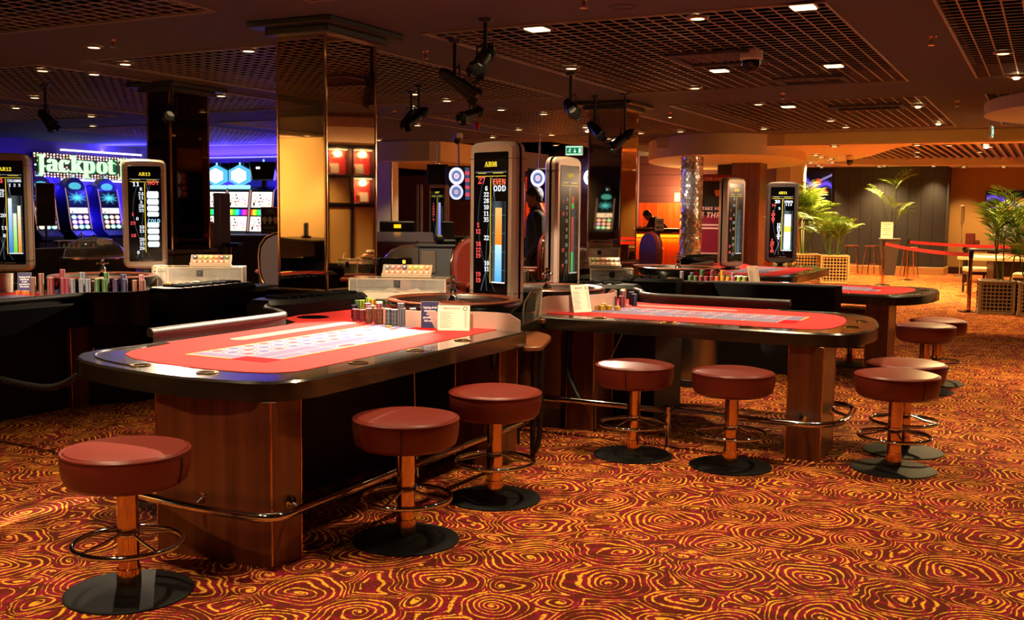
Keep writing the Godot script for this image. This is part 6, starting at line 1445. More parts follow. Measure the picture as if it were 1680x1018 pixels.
# ---------------------------------------------------------------- palms
func frond_mesh(len: float, droop: float, width: float, pairs: int, seed_: int) -> ArrayMesh:   # grows along +z, rising then drooping
	var r := RandomNumberGenerator.new(); r.seed = seed_
	var m := MB.new(); var spine := []
	for k in 13:
		var u := k / 12.0
		spine.append(Vector3(0, len * (0.95 * u - droop * u * u), len * (0.22 * u + 0.45 * u * u)))
	m.tube(spine, 0.006, 5)
	for i in pairs:
		var u := 0.22 + 0.78 * i / (pairs - 1)
		var f := u * 12.0; var a: Vector3 = spine[mini(int(f), 11)]; var b: Vector3 = spine[mini(int(f) + 1, 12)]
		var p := a.lerp(b, f - int(f)); var d := (b - a).normalized()
		var L := width * (0.55 + 0.8 * sin(PI * clampf(u * 0.85 + 0.1, 0, 1))) * r.randf_range(0.85, 1.1)
		for s in [-1, 1]:
			var out: Vector3 = (Vector3(s, 0.15, 0) + d * r.randf_range(0.7, 1.0)).normalized()
			var wv: Vector3 = d * 0.016 * (len / 0.8)
			var e := p + out * L * 0.5 + Vector3(0, 0.02 * L, 0); var t := p + out * L - Vector3(0, 0.22 * L, 0)
			m.quad(p - wv * 0.4, e - wv, e + wv, p + wv * 0.4); m.tri(e - wv, t, e + wv)
	return m.mesh()
func planter_lattice(at: Vector3, turn: float, w: float, h: float, mat: Material, label: String) -> void:
	var t := th("lattice_planter", label, "planter", at, turn, "square lattice planters")
	pt("inner_box", bx(Vector3(w - 0.08, h - 0.03, w - 0.08), 0, Vector3(0, h / 2, 0)), mt(Color(0.10, 0.06, 0.03), 0.8), t)
	var fr := MB.new()
	for x in [-1, 1]:
		for z in [-1, 1]: fr.box(Vector3(x * (w / 2 - 0.02), h / 2, z * (w / 2 - 0.02)), Vector3(0.04, h, 0.04), 0.006)
		for y in [0.02, h - 0.02]:
			fr.box(Vector3(0, y, x * (w / 2 - 0.02)), Vector3(w, 0.04, 0.04), 0.006); fr.box(Vector3(x * (w / 2 - 0.02), y, 0), Vector3(0.04, 0.04, w), 0.006)
	pt("frame", fr, mat, t)
	var n := 9
	var hs := bx(Vector3(w - 0.06, 0.016, 0.012), 0.003).mesh(); var vs := bx(Vector3(0.016, h - 0.06, 0.012), 0.003).mesh()
	for side in 4:
		var b := Basis(Vector3.UP, side * PI / 2)
		for k in range(1, n):
			var y := h * k / n; var x := -w / 2 + w * k / n
			var o := pt("slat", hs, mat, t, b * Vector3(0, y, w / 2 - 0.014)); o.basis = b
			o = pt("slat", vs, mat, t, b * Vector3(x, h / 2, w / 2 - 0.024)); o.basis = b
	pt("soil", bx(Vector3(w - 0.1, 0.02, w - 0.1), 0, Vector3(0, h - 0.05, 0)), mt(Color(0.08, 0.05, 0.03), 1.0), t)
var leaf_mats := []
func sparse_palm(at: Vector3, label: String) -> void:   # a few separate fans on thin stems
	var t := th("potted_palm", label, "palm", at, 0, "potted palms of the lounge")
	var k := 0
	for q in [[0.10, 0.05, 1.28, [0.9, 2.0, -0.5], 0.62], [-0.22, 0.05, 0.98, [-1.2, -2.2], 0.52], [0.04, 0.08, 0.72, [0.6, -0.4], 0.5], [0.18, 0.10, 0.52, [1.3, 0.7, 2.0], 0.55]]:
		var top := Vector3(q[0], q[2], q[1])
		pt("stem", MB.new().tube(spline([Vector3(q[0] * 0.2, 0, 0), Vector3(q[0] * 0.4, q[2] * 0.6, q[1] * 0.6), top], 5), 0.011, 6), leaf_mats[0], t)
		for y in q[3]:
			var o := pt("frond", frond_mesh(q[4], 0.25, 0.26, 9, 90 + k), leaf_mats[[1, 3, 0, 2][k % 4]], t, top)
			o.basis = Basis(Vector3.UP, y) * Basis(Vector3.RIGHT, -0.1 + 0.25 * (k % 3)); k += 1
func palm(at: Vector3, stems: int, tall: float, fronds: int, flen: float, label: String, seed_: int, spread := 0.1, droop := 0.35, width := 0.30) -> void:
	if leaf_mats.is_empty():
		for c in [Color(0.30, 0.42, 0.10), Color(0.42, 0.52, 0.14), Color(0.20, 0.32, 0.08), Color(0.58, 0.64, 0.24)]:
			var m := mt(c, 0.45); m.backlight_enabled = true; m.backlight = Color(0.25, 0.3, 0.05); m.cull_mode = BaseMaterial3D.CULL_DISABLED; leaf_mats.append(m)
	var t := th("potted_palm", label, "palm", at, 0, "potted palms of the lounge")
	var r := RandomNumberGenerator.new(); r.seed = seed_
	var shapes := []
	for k in 3: shapes.append(frond_mesh(flen * (0.85 + 0.15 * k), droop * (0.8 + 0.25 * k), width, 13, seed_ * 7 + k))
	for s in stems:
		var a := TAU * s / stems + r.randf() * 0.7
		var base := Vector3(cos(a), 0, sin(a)) * spread * r.randf_range(0.3, 1.0)
		var top := base * r.randf_range(1.2, 2.6) + Vector3(0, tall * r.randf_range(0.72, 1.0), 0)
		pt("stem", MB.new().tube([base, base.lerp(top, 0.5) + base * 0.15, top], 0.012, 6), leaf_mats[0], t)
		for k in fronds:
			var o := pt("frond", shapes[r.randi() % 3], leaf_mats[r.randi() % 4], t, base.lerp(top, r.randf_range(0.55, 1.0)))
			o.basis = Basis(Vector3.UP, TAU * k / fronds + r.randf_range(-0.4, 0.4)) * Basis(Vector3.RIGHT, r.randf_range(-0.75, 0.25)).scaled(Vector3.ONE * r.randf_range(0.75, 1.05))
# ---------------------------------------------------------------- the lounge, far right
func belt_post(at: Vector3, h: float, label: String) -> Node3D:
	var t := th("stanchion", label, "stanchion", at, 0, "belt barrier posts")
	pt("base", lt([Vector2(0, 0.03), Vector2(0.03, 0.03), Vector2(0.10, 0.018), Vector2(0.16, 0.012), Vector2(0.17, 0)], 32), M.chrome, t)
	pt("post", lt([Vector2(0.03, 0.02), Vector2(0.03, h - 0.12), Vector2(0, h - 0.12)], 20), M.bronze_chrome, t)
	pt("belt_head", lt([Vector2(0.03, h - 0.13), Vector2(0.036, h - 0.125), Vector2(0.036, h - 0.02), Vector2(0.03, h), Vector2(0, h + 0.004)], 20), M.black, t)
	return t
func belt(a: Vector3, b: Vector3, label: String) -> void:
	var L := a.distance_to(b); var mid := (a + b) / 2
	var pts := []
	var m := MB.new(); var r0 := PackedVector3Array(); var r1 := PackedVector3Array(); var r2 := PackedVector3Array(); var r3 := PackedVector3Array()
	var dn := Vector3(-(b - a).z, 0, (b - a).x).normalized() * 0.001
	for k in 13:
		var u := k / 12.0
		var p := a.lerp(b, u) - a - Vector3(0, 0.035 * 4.0 * u * (1 - u), 0)
		r0.append(p + Vector3(0, -0.032, 0) + dn); r1.append(p + Vector3(0, 0.032, 0) + dn); r2.append(p + Vector3(0, 0.032, 0) - dn); r3.append(p + Vector3(0, -0.032, 0) - dn)
	m.grid([r0, r1]); m.grid([r2, r3]); m.grid([r1, r2])
	one("belt", m, M.red_belt, label, "barrier belt", a)
func wood_stool(at: Vector3, turn: float, mat: Material, label: String) -> void:
	var t := th("wooden_stool", label, "bar stool", at, turn, "wooden bar stools by the dark wall")
	pt("seat", lt([Vector2(0, 0.70), Vector2(0.17, 0.70), Vector2(0.185, 0.715), Vector2(0.18, 0.74), Vector2(0.12, 0.735), Vector2(0, 0.73)], 28), mat, t)
	var lg := MB.new().tube([Vector3(0.11, 0.70, 0.11), Vector3(0.17, 0.02, 0.17)], 0.014, 8).mesh()
	for k in 4:
		var l := pt("leg", lg, M.bronze_chrome, t, V0, Vector3(0, k * PI / 2, 0))
		pt("foot", lt([Vector2(0, 0), Vector2(0.022, 0.002), Vector2(0.022, 0.025), Vector2(0.014, 0.03)], 12), M.chrome, l, Vector3(0.172, 0, 0.172))
	var rg := []
	for k in 24: rg.append(Vector3(0.195 * cos(TAU * k / 24), 0.26, 0.195 * sin(TAU * k / 24)))
	pt("foot_ring", MB.new().tube(rg, 0.008, 6, true), M.bronze_chrome, t)
func dining_chair(at: Vector3, turn: float, label: String) -> void:
	var t := th("upholstered_chair", label, "chair", at, turn, "upholstered chairs at the card table")
	var wd := mt(Color(0.20, 0.07, 0.04), 0.4)
	pt("seat", MB.new().prism(rounded(pv([-0.22, -0.22, 0.22, -0.22, 0.23, 0.23, -0.23, 0.23]), [0.04]), 0.43, 0.51, 0.02), mt(Color(0.70, 0.56, 0.36), 0.7), t)
	pt("apron", bx(Vector3(0.42, 0.07, 0.42), 0.004, Vector3(0, 0.40, 0)), wd, t)
	for x in [-1, 1]:
		for z in [-1, 1]: pt("leg", MB.new().box(Vector3(x * 0.19, 0.2, z * 0.19), Vector3(0.04, 0.4, 0.04), 0.004), wd, t)
		pt("stretcher", MB.new().box(Vector3(x * 0.19, 0.16, 0), Vector3(0.025, 0.03, 0.36), 0.003), wd, t)
func lounge_side() -> void:
	# soffit lights
	var lab := "small round downlight in the orange soffit of the lounge"
	for p in [[-3.63, -19.95], [-4.5, -22.66], [-4.57, -23.63], [-4.52, -24.44], [-4.75, -25.9], [-5.3, -26.1], [-5.6, -24.0], [-2.22, -20.05], [-5.4, -27.6], [-3.9, -28.3]]: downlight(p[0], p[1], 2.765, lab, 13.0, WARM2, 60)
	lab = "small bright downlight between the slats of the lounge ceiling"
	for p in [[-3.2, -21.6], [-2.75, -21.2], [-2.89, -22.67], [-2.51, -21.71], [-2.72, -24.67], [-2.92, -26.5], [-1.9, -22.53], [-1.18, -20.79], [-1.18, -21.92], [-1.2, -23.17], [-1.49, -25.01], [-0.68, -20.5], [0.8, -22.5], [1.5, -26.0], [3.0, -24.0]]: downlight(p[0], p[1], 2.905, lab, 14.0, WARM2, 60)
	for p in [[-4.05, -28.55, "downlight washing the dark wall behind the tall palm"], [-2.75, -28.55, "downlight washing the right end of the dark wall"], [-5.5, -28.5, "downlight washing the left end of the dark wall"], [-1.18, -29.4, "downlight above the wall television"], [0.6, -29.3, "downlight over the tan wall, outside the view"], [-2.1, -29.3, "downlight over the tan wall beside the slim loudspeaker"]]:
		downlight(p[0], p[1], 2.765, p[2], 11.0, WARM2, 45)
	var gs := th("gimbal_spot", "brightest star-like spot in the lounge ceiling", "spotlight", Vector3(-1.25, 2.9, -22.9))
	pt("ring", ring_mesh, M.lamp_ring, gs); pt("lamp", lt([Vector2(0, -0.04), Vector2(0.045, -0.034), Vector2(0.055, 0.02), Vector2(0, 0.02)], 16), em(Color(1, 0.86, 0.6), 25.0), gs, V0, Vector3(0.4, 0, 0))
	spot(gs, Vector3(0, -0.07, 0.0), Vector3(0.1, -1, 0.8), 8.0, WARM2, 40, 0.8)
	# belt barrier with notice
	var t := belt_post(Vector3(-3.24, 0, -23.99), 0.98, "belt barrier post carrying a pale notice, in front of the tall palm")
	pt("notice_frame", MB.new().box(Vector3(0.05, 1.19, 0), Vector3(0.27, 0.38, 0.012), 0.004), M.steel, t)
	pt("notice_sheet", bx(Vector3(0.25, 0.36, 0.004), 0, Vector3(0.05, 1.19, 0.008)), M.paper, t)
	var pr := MB.new()
	for k in 6: pr.box(Vector3(0.05, 1.32 - k * 0.045, 0.0105), Vector3([0.16, 0.06, 0.18, 0.15, 0.08, 0.17][k], 0.007, 0.001))
	pt("printing", pr, M.ink, t)
	belt_post(Vector3(-2.99, 0, -26.19), 0.98, "farther belt barrier post, before the single pale stool")
	belt_post(Vector3(-1.12, 0, -18.04), 0.98, "nearer belt barrier post beside the lattice planters on the right")
	belt(Vector3(-3.21, 0.90, -23.95), Vector3(-1.14, 0.90, -18.09), "red belt from the notice post to the post by the planters")
	belt(Vector3(-2.96, 0.90, -26.17), Vector3(-0.2, 0.90, -24.2), "farther red belt running behind the first to the right")
	# stools, grey planter
	wood_stool(Vector3(-4.60, 0, -28.2), 0.2, M.wood, "left one of two dark-seated wooden bar stools by the dark wall")
	wood_stool(Vector3(-4.10, 0, -28.2), 0.6, M.wood, "right one of two dark-seated wooden bar stools by the dark wall")
	wood_stool(Vector3(-3.12, 0, -27.7), 0.4, M.wood_light, "pale-seated wooden bar stool right of the grey planter")
	t = th("grey_planter", "tall tapering grey planter by the dark wall", "planter", Vector3(-3.68, 0, -28.25), 0.15)
	var pl := MB.new()
	var f := func(w: float, y: float) -> PackedVector3Array: return PackedVector3Array([Vector3(-w, y, -w), Vector3(w, y, -w), Vector3(w, y, w), Vector3(-w, y, w)])
	for k in 4:
		var a: PackedVector3Array = f.call(0.15, 0.0); var b: PackedVector3Array = f.call(0.25, 0.92)
		pl.quad(a[(k + 1) % 4], a[k], b[k], b[(k + 1) % 4])
	pt("body", pl, mt(Color(0.32, 0.28, 0.25), 0.5), t); pt("rim", MB.new().box(Vector3(0, 0.915, 0), Vector3(0.53, 0.04, 0.53), 0.008), mt(Color(0.36, 0.32, 0.28), 0.5), t)
	planter_lattice(Vector3(-4.33, 0, -24.2), 0.3, 0.62, 0.62, M.cream_wood if M.has("cream_wood") else lat_mat(), "pale lattice planter holding the bushy palm left of the wooden stools")
	palm(Vector3(-4.33, 0.58, -24.2), 8, 0.50, 4, 0.72, "bushy palm in the pale lattice planter", 41, 0.14, 0.42, 0.28)
	planter_lattice(Vector3(-5.05, 0, -24.6), 0.3, 0.60, 0.62, lat_mat(), "lattice planter half hidden behind the AR11 display")
	sparse_palm(Vector3(-3.68, 0.9, -28.25), "tall sparse palm in the grey planter against the dark wall")
	palm(Vector3(-5.05, 0.58, -24.6), 9, 1.15, 4, 0.85, "tall bushy palm right of the AR11 display", 47, 0.16, 0.36, 0.32)
	palm(Vector3(-5.0, 0.02, -22.4), 4, 1.7, 3, 0.7, "dark palm fronds between the wooden pillar and the AR11 display", 53, 0.1, 0.5, 0.30)
	var brown := mt(Color(0.50, 0.36, 0.22), 0.5)
	planter_lattice(Vector3(-0.74, 0, -18.05), 0.12, 0.52, 0.52, brown, "brown lattice planter beside the nearer barrier post")
	planter_lattice(Vector3(-0.18, 0, -17.85), 0.12, 0.52, 0.52, brown, "brown lattice planter cut by the right edge of the picture")
	palm(Vector3(-0.62, 0.48, -18.05), 3, 0.95, 4, 0.8, "palm with brightly lit fronds in the planter on the right, before the television", 61, 0.1, 0.3, 0.34)
	palm(Vector3(-0.22, 0.48, -17.9), 5, 0.42, 4, 0.6, "low palm in the planter at the right edge", 67, 0.12, 0.4, 0.28)
	# wall television, stage screen and standing speaker
	var pic := screen_mat(picture(Vector2i(128, 72), 1), 1.5)
	tv(Vector3(-0.92, 1.82, -29.95), 0.0, 1.28, 0.66, pic, "television showing a stage show on the tan wall at the right")
	tv(Vector3(-5.75, 2.28, -28.84), 0.0, 0.95, 0.75, pic, "stage show screen above the palm beside AR11")
	t = th("standing_speaker", "slim pale loudspeaker on a thin pole against the tan wall", "loudspeaker", Vector3(-2.05, 0, -28.9))
	pt("cabinet", bx(Vector3(0.10, 0.46, 0.09), 0.015, Vector3(0, 1.56, 0)), mt(Color(0.62, 0.52, 0.32), 0.5), t); pt("pole", MB.new().tube([Vector3(0, 0.03, 0), Vector3(0, 1.34, 0)], 0.014, 8), mt(Color(0.62, 0.52, 0.32), 0.5), t); pt("foot", lt([Vector2(0, 0.03), Vector2(0.14, 0.015), Vector2(0.15, 0)], 24), M.black, t)
	# card table with upholstered chairs
	t = th("card_table", "card table with a padded cream edge behind the belt barrier", "card table", Vector3(-0.35, 0, -21.9), 0.25)
	var ov := PackedVector2Array(); var ov2 := PackedVector2Array()
	for k in 48:
		var a := TAU * k / 48
		ov.append(Vector2(1.25 * signf(cos(a)) * pow(absf(cos(a)), 0.7), 0.68 * signf(sin(a)) * pow(absf(sin(a)), 0.8))); ov2.append(ov[-1] * Vector2(0.87, 0.78))
	pt("padded_edge", MB.new().prism(ov, 0.70, 0.79, 0.035), mt(Color(0.80, 0.66, 0.44), 0.5), t)
	pt("cloth", MB.new().prism(ov2, 0.78, 0.794), mt(Color(0.60, 0.18, 0.10), 0.9), t)
	for s in [-1, 1]: pt("pedestal", MB.new().box(Vector3(s * 0.6, 0.35, 0), Vector3(0.16, 0.7, 0.6), 0.01).box(Vector3(s * 0.6, 0.03, 0), Vector3(0.24, 0.06, 0.8), 0.01), M.wood_dark, t)
	for k in 4:
		var cd := one("place_mat", bx(Vector3(0.26, 0.006, 0.18), 0.001), mt(Color(0.75, 0.30, 0.16), 0.8), "orange mat lying on the card table", "mat", Vector3(-1.1 + k * 0.45, 0.798, -21.85 + 0.2 * (k % 2)), 0.3 * k, "mats on the card table")
	dining_chair(Vector3(-1.30, 0, -22.7), 0.3, "upholstered chair at the left end of the card table")
	dining_chair(Vector3(-0.35, 0, -20.9), 3.0, "upholstered chair on the near side of the card table, at the right edge")
	dining_chair(Vector3(-0.2, 0, -23.1), 0.1, "upholstered chair on the far side of the card table")
	t = th("card_table", "second card table with dark rail near the tan wall", "card table", Vector3(-0.6, 0, -26.6), 0.2)
	pt("rail", MB.new().prism(ov, 0.72, 0.80, 0.03), mt(Color(0.14, 0.06, 0.05), 0.4), t); pt("cloth", MB.new().prism(ov2, 0.79, 0.804), mt(Color(0.5, 0.14, 0.09), 0.9), t)
	for s in [-1, 1]: pt("pedestal", MB.new().box(Vector3(s * 0.6, 0.36, 0), Vector3(0.16, 0.72, 0.6), 0.01), M.wood_dark, t)
	t = th("dealer_stand", "small dark stand with dispenser beside the second card table", "stand", Vector3(-1.75, 0, -26.3))
	pt("top", bx(Vector3(0.5, 0.05, 0.35), 0.01, Vector3(0, 0.84, 0)), M.wood_dark, t); pt("post", bx(Vector3(0.10, 0.82, 0.10), 0.01, Vector3(0, 0.41, 0)), M.black, t); pt("dispenser", MB.new().box(Vector3(0.08, 1.0, 0), Vector3(0.2, 0.26, 0.14), 0.015).box(Vector3(0.22, 0.92, 0), Vector3(0.12, 0.1, 0.1), 0.01), mt(Color(0.35, 0.12, 0.08), 0.4), t)
	for q in [[-0.95, "cream padded bench back, left one of two under the television"], [0.25, "cream padded bench back, right one of two under the television"]]:
		t = th("bench", q[1], "bench", Vector3(q[0], 0, -29.55), 0, "benches under the television")
		pt("back", bx(Vector3(0.95, 0.30, 0.10), 0.03, Vector3(0, 0.92, -0.15)), mt(Color(0.60, 0.50, 0.36), 0.6), t); pt("seat", bx(Vector3(0.95, 0.14, 0.45), 0.03, Vector3(0, 0.45, 0.1)), mt(Color(0.60, 0.50, 0.36), 0.6), t); pt("plinth", bx(Vector3(0.9, 0.38, 0.4), 0.01, Vector3(0, 0.19, 0.08)), M.wood_dark, t)
func lat_mat() -> StandardMaterial3D:
	if not M.has("cream_wood"): M.cream_wood = mt(Color(0.80, 0.62, 0.36), 0.55)
	return M.cream_wood
# ---------------------------------------------------------------- what only the mirrors see
func behind_camera() -> void:
	var t := th("display_cabinet", "lit display cabinet with red niches and framed cards, reflected in the big mirrored column", "display cabinet", Vector3(2.55, 0, -17.0), -0.95)
	pt("body", bx(Vector3(4.2, 2.95, 0.1), 0, Vector3(0, 1.475, -0.35)), M.dark_body, t)
	var fr := MB.new()
	for k in 9: fr.box(Vector3(-2.08 + 0.52 * k, 1.475, -0.1), Vector3(0.05, 2.95, 0.42), 0.005)
	for y in [0.05, 1.62, 2.18, 2.76]: fr.box(Vector3(0, y, -0.1), Vector3(4.2, 0.06, 0.42), 0.005)
	fr.box(Vector3(0, 2.87, -0.08), Vector3(4.2, 0.16, 0.5), 0.005)
	pt("frame", fr, M.black, t)
	pt("fascia", bx(Vector3(4.2, 0.13, 0.02), 0.003, Vector3(0, 2.87, 0.18)), M.plaster, t)
	var red := mt(Color(0.60, 0.09, 0.14), 0.6)
	for c in 8:
		for r in 2:
			var at := Vector3(-1.82 + 0.52 * c, 1.90 + 0.57 * r, -0.28)
			if r == 0 and c % 2: pt("upper_panel", bx(Vector3(0.46, 0.5, 0.02), 0.004, Vector3(at.x, at.y, 0.02)), M.wall_tan, t); continue
			pt("niche_lining", bx(Vector3(0.46, 0.5, 0.02), 0, at), red, t)
			pt("strip_lamp", bx(Vector3(0.4, 0.02, 0.03), 0.003, at + Vector3(0, 0.24, 0.22)), em(Color(1.0, 0.9, 0.75), 3.0), t)
			omni(t, at + Vector3(0, 0.16, 0.22), 0.55, Color(1, 0.85, 0.65), 0.05)
			var o := th("framed_card", "white framed card or small lamp standing in a red niche of the reflected cabinet", "framed card", t.transform * Vector3(at.x - 0.06 + 0.1 * r, at.y - 0.25, -0.14), -0.95, "cards in the red niches")
			pt("card", MB.new().box(Vector3(0, 0.12, 0), Vector3(0.17, 0.2, 0.02), 0.004, Basis(Vector3.RIGHT, -0.2)), M.white, o); pt("easel", MB.new().box(Vector3(0, 0.07, -0.05), Vector3(0.03, 0.15, 0.02), 0, Basis(Vector3.RIGHT, 0.4)), M.brass, o)
			pt("small_lamp", lt([Vector2(0.03, 0), Vector2(0.012, 0.02), Vector2(0.012, 0.14), Vector2(0.05, 0.15), Vector2(0.025, 0.23), Vector2(0, 0.23)], 14), mt(Color(0.85, 0.7, 0.45), 0.4), o, Vector3(0.14, 0, 0.02))
		pt("lower_panel", bx(Vector3(0.46, 1.42, 0.02), 0.004, Vector3(-1.82 + 0.52 * c, 0.86, 0.02)), M.wall_tan, t)
	spot(t, Vector3(0.5, 2.6, 1.2), Vector3(0, -1.3, -1.0), 5.0, WARM2, 40)
	for x in [-16.8, -15.4, -14.2]:
		var g := th("wall_washer", "spot washing the tan front wall, seen only in mirrors", "downlight", Vector3(x, 2.98, 3.3), 0, "wall washers of the front wall")
		pt("ring", ring_mesh, M.lamp_ring, g); pt("lamp", lamp_mesh, M.lamp, g, Vector3(0, -0.004, 0))
		spot(g, Vector3(0, -0.04, 0), Vector3(0, -1, 1.0), 16.0, WARM2, 70, 0.9)
	t = th("dark_screen_wall", "dark partition by the front wall behind two slot machines, seen only in mirrors", "partition", Vector3(-11.5, 0, 3.85))
	pt("panel", bx(Vector3(3.4, 2.95, 0.1), 0, Vector3(0, 1.475, 0)), M.wall_dark, t)
	for q in [[-12.2, "left one of two slot machines by the front wall, seen only in mirrors"], [-11.4, "right one of two slot machines by the front wall, seen only in mirrors"]]: slot_machine(Vector3(q[0], 0, 3.35), PI, q[1], 0)
	t = th("rear_desk", "dark desk by the front wall, seen only in the mirrored column", "desk", Vector3(-11.6, 0, 1.2), 0.6)
	pt("body", bx(Vector3(2.2, 0.95, 0.6), 0.01, Vector3(0, 0.475, 0)), M.wood_dark, t); pt("top", bx(Vector3(2.3, 0.05, 0.7), 0.01, Vector3(0, 0.975, 0)), M.black, t)
	pt("screen_back", MB.new().box(Vector3(-0.3, 1.15, 0), Vector3(0.3, 0.24, 0.03), 0.01, Basis(Vector3.UP, 0.5)).box(Vector3(-0.3, 1.02, 0), Vector3(0.14, 0.04, 0.14)), M.dark_body, t)
# ---------------------------------------------------------------- people
# bones: [a, b, ra, rb]; one skin over their smoothly joined distance field
func skin(bones: Array, cell: float, k: float, carve := []) -> MB:
	var lo := Vector3(1e9, 1e9, 1e9); var hi := -lo
	for b in bones:
		var r: float = maxf(b[2], b[3]) + k + cell * 2
		for e in [b[0], b[1]]: lo = lo.min(e - Vector3.ONE * r); hi = hi.max(e + Vector3.ONE * r)
	var n := Vector3i(((hi - lo) / cell).ceil()) + Vector3i.ONE
	var F := PackedFloat32Array(); F.resize(n.x * n.y * n.z); F.fill(1.0)
	for b in bones:
		var pa: Vector3 = b[0]; var pb: Vector3 = b[1]; var ra: float = b[2]; var rb: float = b[3]
		var flat: Vector3 = b[4] if b.size() > 4 else Vector3.ONE
		var m: float = maxf(ra, rb) * maxf(flat.x, maxf(flat.y, flat.z)) + k * 1.5 + cell * 2
		var l := Vector3i(((pa.min(pb) - Vector3.ONE * m - lo) / cell).floor()).clamp(Vector3i.ZERO, n - Vector3i.ONE)
		var h := Vector3i(((pa.max(pb) + Vector3.ONE * m - lo) / cell).ceil()).clamp(Vector3i.ZERO, n - Vector3i.ONE)
		var ab := (pb - pa) / flat; var L2 := maxf(ab.length_squared(), 1e-9)
		for z in range(l.z, h.z + 1):
			for y in range(l.y, h.y + 1):
				for x in range(l.x, h.x + 1):
					var p := (lo + Vector3(x, y, z) * cell - pa) / flat
					var t := clampf(p.dot(ab) / L2, 0, 1)
					var d := (p - ab * t).length() - lerpf(ra, rb, t)
					var i := (z * n.y + y) * n.x + x
					var f := F[i]
					var q := clampf(0.5 + 0.5 * (f - d) / k, 0, 1)
					F[i] = lerpf(f, d, q) - k * q * (1 - q) if f < 0.9 else minf(f, d)
	var out := MB.new(); var id := {}
	var at := func(x, y, z): return (z * n.y + y) * n.x + x
	for z in n.z - 1:
		for y in n.y - 1:
			var i0: int = (z * n.y + y) * n.x
			for x in n.x - 1:
				var i := i0 + x
				var c := [F[i], F[i + 1], F[i + n.x], F[i + n.x + 1], F[i + n.x * n.y], F[i + n.x * n.y + 1], F[i + n.x * n.y + n.x], F[i + n.x * n.y + n.x + 1]]
				var s := 0
				for v in c: s += 1 if v < 0 else 0
				if s == 0 or s == 8: continue
				var sum := V0; var cnt := 0
				for e in [[0, 1], [2, 3], [4, 5], [6, 7], [0, 2], [1, 3], [4, 6], [5, 7], [0, 4], [1, 5], [2, 6], [3, 7]]:
					var a: float = c[e[0]]; var b: float = c[e[1]]
					if (a < 0) == (b < 0): continue
					var t := a / (a - b)
					var p0 := Vector3(e[0] & 1, (e[0] >> 1) & 1, e[0] >> 2); var p1 := Vector3(e[1] & 1, (e[1] >> 1) & 1, e[1] >> 2)
					sum += p0.lerp(p1, t); cnt += 1
				id[i] = out.v.size()
				out.v.append(lo + (Vector3(x, y, z) + sum / cnt) * cell)
				var g := Vector3(c[1] - c[0] + c[3] - c[2] + c[5] - c[4] + c[7] - c[6], c[2] - c[0] + c[3] - c[1] + c[6] - c[4] + c[7] - c[5], c[4] - c[0] + c[5] - c[1] + c[6] - c[2] + c[7] - c[3])
				out.n.append(g.normalized()); out.uv.append(Vector2.ZERO)
	var st3 := [1, n.x, n.x * n.y]
	for z in range(1, n.z - 1):
		for y in range(1, n.y - 1):
			for x in range(1, n.x - 1):
				var i := (z * n.y + y) * n.x + x
				for ax in 3:
					var j: int = i + st3[ax]
					if (F[i] < 0) == (F[j] < 0): continue
					var u: int = st3[(ax + 1) % 3]; var w: int = st3[(ax + 2) % 3]
					if not (id.has(i) and id.has(i - u) and id.has(i - w) and id.has(i - u - w)): continue
					var q := [id[i - u - w], id[i - w], id[i], id[i - u]]
					if F[i] < 0: out.ix.append_array([q[0], q[2], q[1], q[0], q[3], q[2]])
					else: out.ix.append_array([q[0], q[1], q[2], q[0], q[2], q[3]])
	return out
